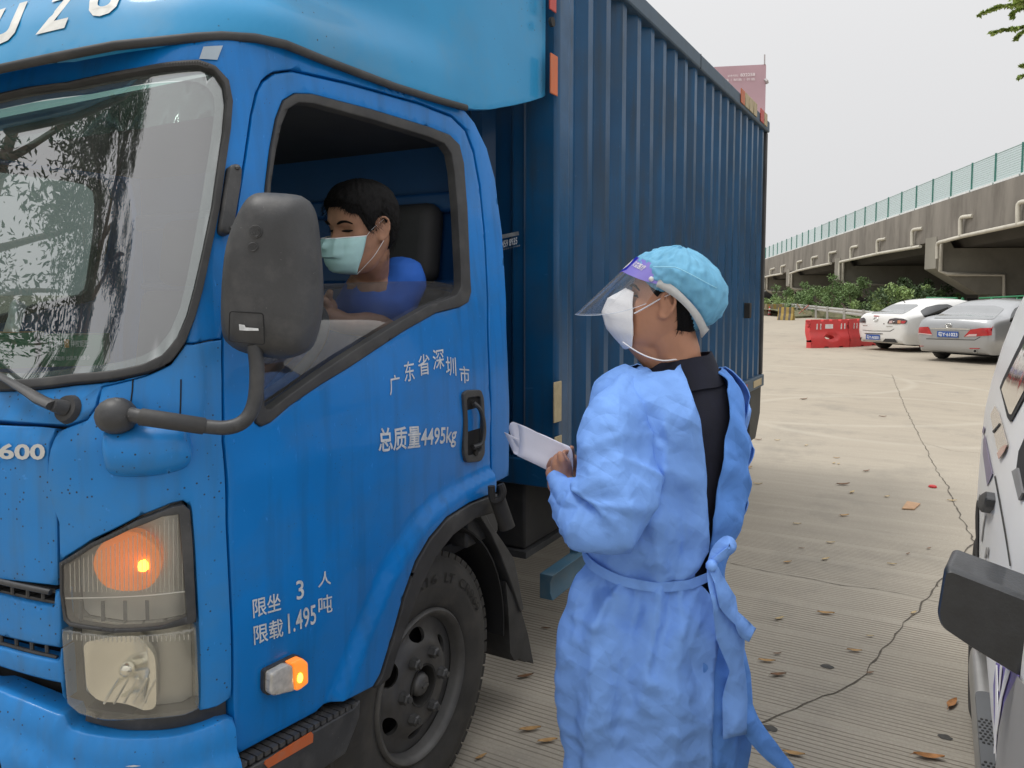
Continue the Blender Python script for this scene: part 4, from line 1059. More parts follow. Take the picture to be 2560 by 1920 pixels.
# reflectors on the front post
def plate(px0, px1, y, mat, nm, x0=None, w=None, t=0.006):
    p0 = on_y(*px0, y); p1 = on_y(*px1, y)
    return MB().box((min(p0.x, p1.x), y - t, min(p0.z, p1.z)), (max(p0.x, p1.x), y, max(p0.z, p1.z))).build(nm, mat, truck, bevel=0.002)
plate(E7(502, -60), E7(540, 80), BY0 - 0.0005, M_REDREF, 'post_reflector')
plate(E7(507, 312), E7(548, 572), BY0 - 0.0005, M_ORANGE, 'post_reflector')
plate(D3(446, 966), D3(490, 1200), BY0 - 0.0005, M_TAN, 'post_reflector')
plate(D3(452, 1300), D3(492, 1340), BY0 - 0.0005, M_TAN, 'post_reflector')
bolt = on_y(*E7(512, 132), BY0)
MB().tube([bolt, bolt + Vector((0, -0.012, 0))], 0.018, 12).build('bolt', M_CHAS, truck)
# worn tags on the top rail near the rear, stickers on the bottom rail
for k, (x0, x1, mt) in enumerate(((1420, 1470, M_ORANGE), (1474, 1520, M_TAN), (1524, 1575, M_TAN), (1580, 1622, M_TAN), (1665, 1710, M_REDREF), (1712, 1750, M_TAN))):
    p0 = on_y(1560 + x0 * 0.205, 250, BY0 - 0.013); p1 = on_y(1560 + x1 * 0.205, 250, BY0 - 0.013)
    MB().box((p0.x, BY0 - 0.019, BZ1 - 0.065), (p1.x - 0.01, BY0 - 0.0125, BZ1 + 0.035)).build('rail_sticker', mt, truck, bevel=0.002)
for x0, x1, mt in ((1845, 1856, M_TAN), (1857, 1868, M_REDREF), (1883, 1903, M_TAN)):
    p0 = on_y(x0, 975, BY0 - 0.013); p1 = on_y(x1, 960, BY0 - 0.013)
    MB().box((p0.x, BY0 - 0.017, BZ0 + 0.022), (p1.x, BY0 - 0.0125, BZ0 + 0.078)).build('rail_sticker', mt, truck, bevel=0.002)
hp_ = on_y(*D3(1628, 528), BY0)
MB().box((hp_.x - 0.03, BY0 - 0.03, hp_.z - 0.06), (hp_.x + 0.03, BY0 + 0.02, hp_.z + 0.06)).build('door_hinge_block', M_CHAS, truck, bevel=0.006)
# phone number on the front wall
fsh = plane_shell((BX0 + 0.008, 1.55, 1.7), (0, -1, 0), (0, 0, 1))
M_STK = pm('sticker_silver', (0.34, 0.35, 0.34), 0.45, metal=0.2, var=0.25, vs=40)
panel('sticker_band', fsh, [E7(205, 1398), E7(332, 1372), E7(336, 1394), E7(205, 1422)], M_STK, truck, off=0.014, thick=0.0, step=0.03)
lettering('phone_lettering', '3 2459 8935', fsh, E7(206, 1478), E7(326, 1448), E7(206, 1436), pm('sticker_white', (0.62, 0.64, 0.65), 0.5, var=0.2, vs=50), truck, off=0.015, bold=0.02)
lettering('phone_lettering', '专业搬家货运 24小时服务', fsh, E7(210, 1492), E7(344, 1460), E7(210, 1482), M_STK, truck, off=0.015, bold=0.01)
# rear mudguard and underrun panel
for yy in (BY0 + 0.02, BY1 - 0.24):
    ru = MB().box((BX1 - 0.30, yy, 0.42), (BX1 - 0.28, yy + 0.22, BZ0)).build('rear_mud_flap', M_RUB, truck)
u0 = on_y(*(1890, 975), BY0 + 0.01); u1 = on_y(*(1880, 1083), BY0 + 0.01)
up = [(BX1 - 0.42, BZ0 - 0.005), (BX1 - 0.005, BZ0 - 0.005), (BX1 - 0.02, 0.56), (BX1 - 0.18, 0.37), (BX1 - 0.42, 0.37)]
MB().prism(up, 0.0, 0.02, Matrix(((1, 0, 0, 0), (0, 0, 1, BY0 + 0.012), (0, 1, 0, 0), (0, 0, 0, 1)))).build('rear_side_panel', pm('underrun_grey', (0.055, 0.055, 0.05), 0.7, var=0.2), truck, clean=True)
MB().box((BX1 - 0.28, BY0 + 0.03, 0.42), (BX1 - 0.20, BY1 - 0.03, 0.54)).build('underrun_bar', M_CHAS, truck, bevel=0.01)
# ================================================================== ground
def ground_mat():
    m = bpy.data.materials.new('grooved_concrete'); m.use_nodes = True
    t = m.node_tree; n = t.nodes; l = t.links; b = n['Principled BSDF']; b.inputs['Roughness'].default_value = 0.85
    b.inputs['Specular IOR Level'].default_value = 0.25
    geo = n.new('ShaderNodeNewGeometry'); sep = n.new('ShaderNodeSeparateXYZ'); l.new(geo.outputs['Position'], sep.inputs[0])
    def noise_(scale, det=5.0, vec=None, rg=0.6):
        x = n.new('ShaderNodeTexNoise'); x.inputs['Scale'].default_value = scale; x.inputs['Detail'].default_value = det; x.inputs['Roughness'].default_value = rg
        l.new(vec or geo.outputs['Position'], x.inputs['Vector']); return x.outputs[0]
    def M(op, a, b_=None, c=None):
        x = n.new('ShaderNodeMath'); x.operation = op
        for i, v in enumerate((a, b_, c)):
            if v is None: continue
            if isinstance(v, (int, float)): x.inputs[i].default_value = v
            else: l.new(v, x.inputs[i])
        return x.outputs[0]
    def mr(src, a, b_, c=0.0, d=1.0):
        x = n.new('ShaderNodeMapRange'); x.inputs[1].default_value = a; x.inputs[2].default_value = b_; x.inputs[3].default_value = c; x.inputs[4].default_value = d
        l.new(src, x.inputs[0]); return x.outputs[0]
    def mix(f, a, b_):
        x = n.new('ShaderNodeMix'); x.data_type = 'RGBA'
        l.new(f, x.inputs[0])
        for k, v in ((6, a), (7, b_)):
            if isinstance(v, tuple): x.inputs[k].default_value = (*v, 1)
            else: l.new(v, x.inputs[k])
        return x.outputs[2]
    # strip-wise stretch along y (broom direction)
    mp = n.new('ShaderNodeMapping'); mp.inputs['Scale'].default_value = (1.0, 0.18, 1.0); l.new(geo.outputs['Position'], mp.inputs['Vector'])
    wob = M('MULTIPLY', M('SUBTRACT', noise_(2.5, 3.0), 0.5), 0.012)
    xx = M('ADD', sep.outputs[0], wob)
    fr = M('FRACT', M('MULTIPLY', xx, 1 / 0.0262))
    dist = M('ABSOLUTE', M('SUBTRACT', fr, 0.5))
    groove = mr(dist, 0.17, 0.07)
    fb = M('FRACT', M('MULTIPLY', xx, 1 / 0.37))
    band = mr(M('ABSOLUTE', M('SUBTRACT', fb, 0.5)), 0.40, 0.43, 1.0, 0.25)
    wear = mr(noise_(0.7, 6.0), 0.34, 0.58, 0.45, 1.0)
    far = mr(sep.outputs[0], 4.0, 7.5, 1.0, 0.12)
    frag = mr(noise_(9.0, 4.0, mp.outputs[0]), 0.28, 0.50, 0.45, 1.0)
    g = M('MULTIPLY', M('MULTIPLY', groove, band), M('MULTIPLY', M('MULTIPLY', wear, far), frag))
    c1 = mix(mr(noise_(0.35, 5.0), 0.35, 0.65), (0.39, 0.352, 0.292), (0.49, 0.445, 0.368))
    paler = mr(sep.outputs[0], 3.0, 12.0)
    c1b = mix(paler, c1, mix(mr(noise_(0.25, 6.0), 0.3, 0.7), (0.37, 0.322, 0.255), (0.44, 0.388, 0.308)))
    c2 = mix(M('MULTIPLY', mr(noise_(5.0, 8.0, mp.outputs[0], 0.7), 0.45, 0.75), 0.35), c1b, (0.25, 0.225, 0.185))
    c3 = mix(M('MULTIPLY', mr(noise_(90.0, 4.0), 0.35, 0.7), 0.28), c2, (0.22, 0.20, 0.17))
    c3 = mix(M('MULTIPLY', mr(noise_(42.0, 3.0), 0.60, 0.72), 0.35), c3, (0.55, 0.52, 0.45))
    c4 = mix(M('MULTIPLY', mr(noise_(1.1, 8.0, None, 0.7), 0.52, 0.72), 0.50), c3, (0.20, 0.19, 0.165))
    # pale rubbed tyre arcs
    ring = None
    for cx, cy, rad in ((13.0, 2.0, 3.2), (15.0, 3.0, 2.6), (11.0, 0.4, 2.0)):
        d = M('SQRT', M('ADD', M('POWER', M('SUBTRACT', sep.outputs[0], cx), 2.0), M('POWER', M('SUBTRACT', sep.outputs[1], cy), 2.0)))
        k = mr(M('ABSOLUTE', M('SUBTRACT', d, rad)), 0.12, 0.02)
        ring = k if ring is None else M('MAXIMUM', ring, k)
    c4 = mix(M('MULTIPLY', ring, M('MULTIPLY', noise_(1.2, 4.0), 0.5)), c4, (0.52, 0.48, 0.40))
    c5 = mix(M('MULTIPLY', g, 0.85), c4, (0.125, 0.102, 0.075))
    l.new(c5, b.inputs['Base Color'])
    h = M('SUBTRACT', M('ADD', M('MULTIPLY', noise_(60.0, 6.0), 0.35), M('MULTIPLY', noise_(8.0, 4.0, mp.outputs[0]), 0.3)), M('MULTIPLY', g, 0.9))
    bp = n.new('ShaderNodeBump'); bp.inputs['Strength'].default_value = 0.5; bp.inputs['Distance'].default_value = 0.004
    l.new(h, bp.inputs['Height']); l.new(bp.outputs[0], b.inputs['Normal'])
    return m
ground = mk('ground', [(-400, -400, 0), (900, -400, 0), (900, 900, 0), (-400, 900, 0)], [(0, 1, 2, 3)], ground_mat(), None, None)
tag(ground, kind='structure')
M_CRK = pm('crack_dirt', (0.11, 0.095, 0.075), 0.9, var=0.4, vs=40)
def crack(pts, w, name='ground_crack', jit=0.010, mat=M_CRK, z=0.003):
    P = [on_z(*p) for p in pts]
    Q = resample([Vector((p.x, p.y, 0)) for p in P], 0.05, False)
    v = []; f = []
    for i, p in enumerate(Q):
        d = (Q[min(i + 1, len(Q) - 1)] - Q[max(i - 1, 0)]).normalized(); s = Vector((-d.y, d.x, 0))
        j = s * (noise.noise(p * 7.0) * jit * 2 + (random.random() - 0.5) * jit)
        ww = w * (0.25 + 0.6 * random.random())
        v += [p + j - s * ww / 2 + Vector((0, 0, z)), p + j + s * ww / 2 + Vector((0, 0, z))]
    f = [(2 * i, 2 * i + 1, 2 * i + 3, 2 * i + 2) for i in range(len(Q) - 1)]
    return mk(name, v, f, mat, ground, None)
crack([E6(640, -40), E6(655, 0), E6(700, 110), E6(760, 230), E6(815, 340), E6(880, 450)], 0.012)
crack([E6(880, 450), E6(905, 510), E6(945, 590), E6(970, 640), E6(990, 682), E6(965, 718), E6(950, 730), E6(850, 850), E6(830, 875)], 0.016)
crack([E6(835, 868), E6(780, 945), E6(715, 1020), E6(640, 1100), E6(565, 1195), E6(520, 1250), E6(475, 1292), E6(420, 1318), E6(300, 1365), E6(180, 1425), E6(60, 1470)], 0.011)
crack([E6(-60, 775), E6(100, 812), E6(300, 846), E6(430, 872), E6(560, 886), E6(700, 910), E6(900, 960)], 0.007, jit=0.004)
crack([E6(600, 230), E6(760, 250), E6(900, 290), E6(1100, 305)], 0.006, jit=0.003)
# pale chalky patches
def blot(px, py, rx, ry, mat, z, seed):
    c = on_z(px, py); pts = []
    for k in range(28):
        a = 2 * math.pi * k / 28; r = 1 + 0.35 * noise.noise(Vector((math.cos(a) * 1.5 + seed, math.sin(a) * 1.5, seed)))
        pts.append((c.x + rx * r * math.cos(a), c.y + ry * r * math.sin(a), z))
    return mk('dark_stain', pts, [tuple(range(28))], mat, ground, None)
M_STAIN = pm('oil_spot', (0.07, 0.066, 0.06), 0.8, var=0.3, vs=30)
for px, py, s in ((E6(868, 1527) + (0.018,)), (E6(360, 1222) + (0.018,)), (E6(110, 1490) + (0.02,))):
    blot(px, py, s, s * 1.3, M_STAIN, 0.0022, px)

# ------------------------------------------------------------------ fallen leaves and litter
M_LF = [pm('dry_leaf_%s' % nme, c, 0.7, var=0.3, vs=40) for nme, c in (('tan', (0.42, 0.25, 0.10)), ('brown', (0.17, 0.085, 0.04)), ('pale', (0.50, 0.38, 0.20)), ('orange', (0.40, 0.18, 0.06)))]
LEAVES = []
def leaf(px, py, length, ang, kind):
    c = on_z(px, py); v = []; f = []; n_ = 7
    for i in range(n_):
        t = i / (n_ - 1); w = length * 0.16 * math.sin(math.pi * min(1, t * 0.96 + 0.03)) ** 0.8
        x = (t - 0.5) * length; cz = 0.004 + 0.010 * length / 0.1 * (t - 0.5) ** 2 * 4 * (0.6 + random.random() * 0.4)
        yb = 0.10 * length * math.sin(t * 2.2)
        for s in (-1, 0, 1):
            v.append(Vector((x, yb + s * w, cz + (0.006 * abs(s) * length / 0.1))))
    for i in range(n_ - 1):
        for s in range(2):
            a = i * 3 + s; f.append((a, a + 3, a + 4, a + 1))
    v.append(Vector((-0.62 * length, -0.02 * length, 0.004))); v.append(Vector((-0.62 * length, 0.01 * length, 0.004)))
    f.append((0, 1, len(v) - 1, len(v) - 2))
    Mx = Matrix.Translation((c.x, c.y, 0.002)) @ Matrix.Rotation(ang, 4, 'Z')
    o = mk('fallen_leaf', [Mx @ p for p in v], f, M_LF[kind], None, 60)
    LEAVES.append((o, c, kind)); return o
LV = [(E6(430, 438), .16, 1), (E6(390, 345), .10, 2), (E6(410, 348), .08, 2), (E6(400, 322), .10, 0), (E6(530, 380), .10, 1), (E6(470, 472), .12, 2), (E6(435, 573), .12, 0), (E6(375, 690), .09, 2), (E6(190, 775), .10, 0), (E6(355, 762), .10, 2), (E6(250, 714), .05, 1), (E6(355, 998), .13, 0), (E6(155, 1020), .08, 2), (E6(478, 1160), .10, 0), (E6(735, 995), .08, 2), (E6(545, 1095), .06, 2), (E6(900, 508), .11, 2), (E6(100, 1205), .12, 0), (E6(150, 1265), .11, 1), (E6(145, 1172), .05, 1), (E6(905, 1393), .13, 3), (E6(800, 1625), .13, 3), (E6(215, 1610), .11, 0), (E6(545, 1255), .06, 1),
      (D4(360, 905), .07, 1), (D4(250, 1170), .12, 1), (D4(275, 1462), .12, 0), (D4(370, 1525), .12, 0), (E6(60, 243), .12, 1), (E6(25, 365), .14, 0), (E6(60, 435), .10, 2), (E6(270, 268), .10, 2), (E6(600, 143), .16, 1), (E6(260, 68), .2, 1), (E6(145, 246), .10, 2), (E6(710, 738), .06, 1), (E6(640, 783), .08, 2), (E6(620, 490), .10, 2), (E6(230, 608), .08, 2), (G(1040, 1640), .07, 0), (G(700, 1655), .07, 1), (E6(1020, 555), .05, 2), (E6(800, 715), .06, 1)]
for (p, L_, k) in LV:
    leaf(p[0], p[1], L_ * 0.66 * (0.85 + 0.3 * random.random()), random.uniform(-0.5, 0.7) - 1.0, k)
LMK = [('cardboard square', on_z(*E6(722, 530))), ('red bottle cap', on_z(*E6(815, 447))), ('front wheel of the truck', on_z(*G(980, 1640))), ('black wing mirror at the right', on_z(*E6(1000, 1250))), ('hem of the blue gown', on_z(*D4(300, 1659))), ('trailing belt tail of the gown', on_z(*E6(200, 1640))), ('rear corner of the truck box', on_z(*E6(60, 210))), ('bend of the ground crack', on_z(*E6(990, 682)))]
ORD = ['closest', 'second closest', 'third closest', 'fourth closest', 'fifth closest', 'sixth closest', 'seventh closest', 'eighth closest', 'ninth closest', 'tenth closest', 'eleventh closest', 'twelfth closest', 'thirteenth closest', 'fourteenth closest']
NMK = {}
for o, c, kd in LEAVES:
    d_, nm = min(((c - p).length, nm) for nm, p in LMK); NMK.setdefault(nm, []).append((d_, o, kd))
for nm, ls in NMK.items():
    ls.sort(key=lambda q: q[0])
    for i, (d_, o, kd) in enumerate(ls):
        tag(o, '%s dry leaf, %s leaf to the %s' % (('tan', 'dark brown', 'pale', 'orange brown')[kd], ORD[min(i, 13)], nm), 'leaf', 'fallen leaves scattered on the concrete')
M_CARD = pm('cardboard', (0.50, 0.31, 0.18), 0.8, var=0.1, vs=20)
cp = [on_z(*E6(x, y)) for x, y in ((683, 543), (735, 546), (762, 522), (705, 512))]
tag(MB().add([p + Vector((0, 0, 0.004)) for p in cp] + [p + Vector((0, 0, 0.012)) for p in cp], [(0, 3, 2, 1), (4, 5, 6, 7), (0, 1, 5, 4), (1, 2, 6, 5), (2, 3, 7, 6), (3, 0, 4, 7)]).build('cardboard_piece', M_CARD, None, clean=True), 'small flat square of brown cardboard on the concrete', 'cardboard')
rp = on_z(*E6(815, 447))
tag(MB().lathe([(0.0001, 0.018), (0.022, 0.017), (0.03, 0.012), (0.032, 0.002)], 14, Matrix.Translation((rp.x, rp.y, 0.002))).build('bottle_cap', pm('red_litter', (0.55, 0.03, 0.03), 0.4), None), 'tiny red bottle cap lying near the cardboard square', 'bottle cap')

# ================================================================== overpass
M_CONC = pm('weathered_concrete', (0.225, 0.207, 0.182), 0.85, var=0.22, vs=0.8, dirt=(0.10, 0.088, 0.075), dirt_amt=0.75, dirt_s=1.2, bump=0.3, bs=6, stretch=(1, 1, 0.25))
M_CONC2 = pm('pier_concrete', (0.27, 0.255, 0.215), 0.85, var=0.12, vs=0.6, dirt=(0.16, 0.15, 0.13), dirt_amt=0.5, dirt_s=1.0, bump=0.2, bs=6)
M_PVC = pm('pvc_pipe', (0.58, 0.55, 0.47), 0.45, var=0.10, vs=1.5, dirt=(0.35, 0.32, 0.26), dirt_amt=0.5, dirt_s=2)
M_TEAL = pm('teal_post', (0.05, 0.21, 0.17), 0.5, var=0.15)
M_MESH = glass_mat('fence_mesh', (0.72, 0.80, 0.80), 0.02, 0.42, (0.52, 0.66, 0.64))
M_WSTRIP = pm('fence_base_white', (0.72, 0.74, 0.74), 0.5)
ODIR = ray(1560, 764)
OP = at_depth(2440, 475, 36.0)
OH = Vector((ODIR.x, ODIR.y, 0)).normalized()
OX = Vector((-OH.y, OH.x, 0))
if OX.dot(RGT) < 0: OX = -OX                       # across the deck, away from the yard
osh = plane_shell(OP, ODIR, (0, 0, 1), 200, 40)
def os_(px, py):
    q = osh.uv(px, py); return q
over = thing('overpass', 'grey concrete overpass rising to the right on hammerhead piers', 'overpass', tuple(on_z(2440, 790)))
EDGE = osh.uv(2440, 475).y - osh.uv(2440, 582).y
S0, S1 = -30.0, 150.0
def opt(s, v, w=0.0): return OP + ODIR * s + Vector((0, 0, v)) + OX * w
MB().rings([[opt(s, 0.0), opt(s, 0.0, 0.45), opt(s, -0.9, 0.5), opt(s, -EDGE + 0.25, 0.9), opt(s, -EDGE + 0.02, 0.7), opt(s, -EDGE, 0.0), opt(s, -EDGE + 0.12, -0.02)] for s in (S0, S1)]).build('edge_beam', M_CONC, over, 30, clean=True)
MB().rings([[opt(s, -0.9, 0.4), opt(s, -0.9, 12), opt(s, -EDGE - 0.35, 12), opt(s, -EDGE - 0.35, 1.3), opt(s, -EDGE + 0.2, 0.9)] for s in (S0, S1)]).build('deck_slab', pm('soffit_shaded', (0.075, 0.07, 0.062), 0.9, var=0.2, vs=0.6), over, 30, clean=True)  # near-black base puts the shade under the deck into the slab's colour
# fence posts and panels along the parapet
px_posts = [1730, 1565, 1425, 1300, 1185, 1085]
ss = [osh.uv(*E5(x, 340 - (x - 1760) * -0.332 + 0)).x for x in px_posts]
dsp = (ss[-1] - ss[0]) / (len(ss) - 1); sA = ss[0]
FH_T = osh.uv(2440, 404).y - osh.uv(2440, 475).y
fence = thing('overpass_fence', 'teal framed mesh fence running along the top of the overpass', 'fence', tuple(OP))
s = sA - 2 * dsp if dsp > 0 else sA
k = 0
for k in range(-3, 34):
    s = sA + dsp * k
    if s < S0 or s > S1: continue
    MB().box((-0.05, -0.04, -0.25), (0.05, 0.04, FH_T + 0.05), Matrix.Translation(opt(s, 0, 0.1))).build('post', M_TEAL, fence)
    a, b_ = s + 0.07 * (1 if dsp > 0 else -1), s + dsp - 0.07 * (1 if dsp > 0 else -1)
    pan = MB().quad(opt(a, 0.12, 0.1), opt(b_, 0.12, 0.1), opt(b_, FH_T, 0.1), opt(a, FH_T, 0.1)).build('mesh_panel', M_MESH, fence, None)
    if k < 14:
        mbw = MB()
        for j in range(1, 12): mbw.tube([opt(a, 0.12 + (FH_T - 0.12) * j / 12, 0.1), opt(b_, 0.12 + (FH_T - 0.12) * j / 12, 0.1)], 0.008, 4)
        for q0, q1 in ((opt(a, FH_T, 0.1), opt(b_, FH_T, 0.1)),): mbw.tube([q0, q1], 0.02, 5)
        mbw.build('panel_wires', pm('wire_teal', (0.30, 0.42, 0.40), 0.5), pan, None)
    MB().rings([[opt(q, 0.0, 0.02), opt(q, 0.10, 0.02), opt(q, 0.10, 0.14), opt(q, 0.0, 0.14)] for q in (a, b_)]).build('base_strip', M_WSTRIP, fence, None)
# drain pipes
def pipe(pts, w, r=0.095, name='drain_pipe'):
    P = [osh.P(*osh.uv(*E5(*p)), w) if not isinstance(p[0], tuple) else osh.P(*osh.uv(*E5(*p[0])), p[1]) for p in pts]
    Q = []
    for i, p in enumerate(P):
        if 0 < i < len(P) - 1:
            a, b_ = P[i - 1] - p, P[i + 1] - p; q = min(0.22, a.length * 0.4, b_.length * 0.4)
            for t in (0, .33, .66, 1):
                Q.append((p + a.normalized() * q) * (1 - t) ** 2 + p * 2 * t * (1 - t) + (p + b_.normalized() * q) * t * t)
        else: Q.append(p)
    return MB().tube(Q, r, 10).build(name, M_PVC, over, 60)
pipe([(1900, 618), (1760, 655), (1415, 727), (1240, 772), (1238, 872)], 0.18)
pipe([(1130, 795), (870, 838), (700, 875), (618, 893), (614, 985)], 0.18)
pipe([(560, 902), (445, 925), (350, 947), (300, 965), (297, 1028)], 0.18)
pipe([(252, 966), (180, 978), (120, 993)], 0.18)
for a, b_ in (((1438, 603), (1388, 724)), ((1122, 682), (1081, 790)), ((890, 747), (858, 836)), ((716, 793), (690, 873)), ((582, 828), (552, 896)), ((463, 858), (441, 922)), ((366, 885), (348, 945)), ((260, 913), (245, 964)), ((192, 932), (177, 976)), ((1790, 510), (1755, 655))):
    pipe([((a[0] + 4, a[1]), 0.02), ((a[0], a[1]), 0.02), ((b_[0], a[1] + 8), 0.2), (b_[0] + 0, b_[1])], 0.2)
# hammerhead piers
def pier(px_left, px_right, py_top):
    q0 = osh.uv(*E5(px_left, py_top)); q1 = osh.uv(*E5(px_right, py_top)); a, b_ = q0.x, q1.x
    th = 1.5
    c = (a + b_) / 2; v0 = -EDGE - 0.02
    h1, h2 = 1.75, 2.75
    prof = [(-0.05, v0 + 0.25), (-0.05, v0 - h1 + 0.35), (2.1, v0 - h2), (9.5, v0 - h2), (11.6, v0 - h1), (11.6, v0 - 0.36), (0.8, v0 - 0.36), (0.5, v0 + 0.2)]
    P0 = [OP + ODIR * c - OH * (th / 2) + OX * w + Vector((0, 0, v)) for w, v in prof]; P1 = [OP + ODIR * c + OH * (th / 2) + OX * w + Vector((0, 0, v)) for w, v in prof]
    MB().rings([P0, P1]).build('pier_cap', M_CONC2, over, 20, clean=True)
    base = OP + ODIR * c
    for w in (2.6, 7.6):
        cc = base + OX * (w + 0.7)
        MB().box((-0.65, -0.65, -cc.z), (0.65, 0.65, v0 - h2 + 0.05), Matrix.Translation(cc) @ Matrix.Rotation(math.atan2(OH.y, OH.x), 4, 'Z')).build('pier_column', M_CONC2, over, 30)
    # down pipe round the cap
    dw = [base - OH * (th / 2 + 0.12) * SGNP + Vector((0, 0, v0 - 0.1)) + OX * 0.15, base - OH * (th / 2 + 0.12) * SGNP + Vector((0, 0, v0 - h1 + 0.2)) + OX * 0.15,
          base - OH * (th / 2 + 0.12) * SGNP + Vector((0, 0, v0 - h1 + 0.05)) + OX * 0.5, base - OH * (th / 2 + 0.12) * SGNP + Vector((0, 0, v0 - h1 + 0.0)) + OX * 3.2, base - OH * (th / 2 + 0.12) * SGNP + Vector((0, 0, -base.z)) + OX * 3.3]
    MB().tube(smooth_poly(dw[:1] + [dw[1]], False, 1) + dw[2:], 0.10, 8).build('down_pipe', M_PVC, over, 50)
SGNP = 1.0
pier(1135, 1230, 760); pier(565, 620, 885); pier(262, 296, 955); pier(118, 140, 990)
# added wall closing the far side under the deck; shade put into its colour
MB().rings([[OP + ODIR * s + OX * 13.0 + Vector((0, 0, -OP.z - ODIR.z * s)), OP + ODIR * s + OX * 13.0 + Vector((0, 0, -EDGE - 0.3)), OP + ODIR * s + OX * 13.4 + Vector((0, 0, -EDGE - 0.3)), OP + ODIR * s + OX * 13.4 + Vector((0, 0, -OP.z - ODIR.z * s))] for s in (S0, S1)]).build('far_wall', pm('wall_shaded', (0.035, 0.034, 0.032), 0.9, var=0.2, vs=0.6), over, 20, clean=True)

# ================================================================== plants
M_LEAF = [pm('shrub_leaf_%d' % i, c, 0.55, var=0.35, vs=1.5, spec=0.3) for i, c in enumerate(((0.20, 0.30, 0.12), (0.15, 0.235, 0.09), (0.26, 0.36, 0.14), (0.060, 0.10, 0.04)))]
M_BARK = pm('bark', (0.16, 0.13, 0.10), 0.85, var=0.3, vs=6, bump=0.4, bs=14)
def leaf_cloud(centers, per, size, rad, rng, flat=1.0, elong=2.2):
    v = []; f = []
    for c, r in centers:
        for _ in range(per):
            d = Vector((rng.gauss(0, 1), rng.gauss(0, 1), rng.gauss(0, 1) * flat))
            if d.length < 1e-3: continue
            p = c + d.normalized() * (r * rng.random() ** 0.5)
            n1 = Vector((rng.gauss(0, 1), rng.gauss(0, 1), rng.gauss(0.3, 1))).normalized(); n2 = n1.cross(Vector((rng.gauss(0, 1), rng.gauss(0, 1), rng.gauss(0, 1)))).normalized()
            L_ = size * rng.uniform(0.6, 1.3); W_ = L_ / elong
            b = n1.cross(n2) * L_ * 0.12
            k = len(v); v += [p - n1 * L_ / 2, p + n2 * W_ / 2 + b, p + n1 * L_ / 2, p - n2 * W_ / 2 + b]; f.append((k, k + 1, k + 2, k + 3))
    return v, f
def shrub(px, py, dep, w, h, mi, seed, label):
    rng = random.Random(seed); base = at_depth(px, py, dep); base.z = 0
    t = thing('shrub', label, 'shrub', tuple(base), 'green shrubs along the guardrail')
    cs = []
    for k in range(26):
        a = rng.uniform(0, 6.283); rr = rng.random() ** 0.6 * w * 0.5; z = rng.uniform(0.15, 1.0) * h * (1 - 0.35 * (rr / (w * 0.5)) ** 2)
        cs.append((base + RGT * rr * math.cos(a) + FH * rr * 0.8 * math.sin(a) + Vector((0, 0, z - 0.2)), rng.uniform(0.25, 0.5)))
    for q in range(2):
        v, f = leaf_cloud(cs[q::2], 95, 0.20, 0.4, rng)
        o = mk('foliage', v, f, M_LEAF[(mi + q) % 4], t, None)
    st = MB()
    for k in range(6):
        e = cs[k * 3][0]; st.tube([base, (base + e) / 2 + Vector((0, 0, 0.1)), e], [0.04, 0.03, 0.015], 5)
    st.build('stem', M_BARK, t, 60)
    return t
def K(x, y): return (1880 + 0.18083 * x, 660 + 0.18083 * y)
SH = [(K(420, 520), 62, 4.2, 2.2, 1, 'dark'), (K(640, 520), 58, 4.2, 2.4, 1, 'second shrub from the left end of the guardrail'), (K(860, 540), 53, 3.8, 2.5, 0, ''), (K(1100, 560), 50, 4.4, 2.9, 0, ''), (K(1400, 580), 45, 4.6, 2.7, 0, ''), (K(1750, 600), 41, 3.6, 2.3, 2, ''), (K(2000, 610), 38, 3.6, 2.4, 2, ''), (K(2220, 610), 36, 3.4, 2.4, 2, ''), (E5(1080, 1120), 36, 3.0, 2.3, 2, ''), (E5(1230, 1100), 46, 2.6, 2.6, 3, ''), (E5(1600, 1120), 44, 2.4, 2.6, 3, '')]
SHL = ['darkest shrub at the far left end of the guardrail', 'dark shrub second from the left above the guardrail', 'mid green shrub behind the crossed poles and broom', 'tallest shrub rising above the middle of the guardrail', 'shrub under the second pier, left of the white car roof', 'light green shrub just left of the white car', 'light green shrub behind the white car rear window', 'light green shrub behind the white car roof', 'pale shrub above the white car roof, beside the green railing', 'dim shrub in the shade left of the near pier column', 'dim shrub in the shade right of the near pier column']
for i, (p, dep, w, h, mi, _) in enumerate(SH): shrub(p[0], p[1], dep + (6.0 if i < 8 else 1.0), w * 1.08, h * 1.05, mi, 40 + i, SHL[i])
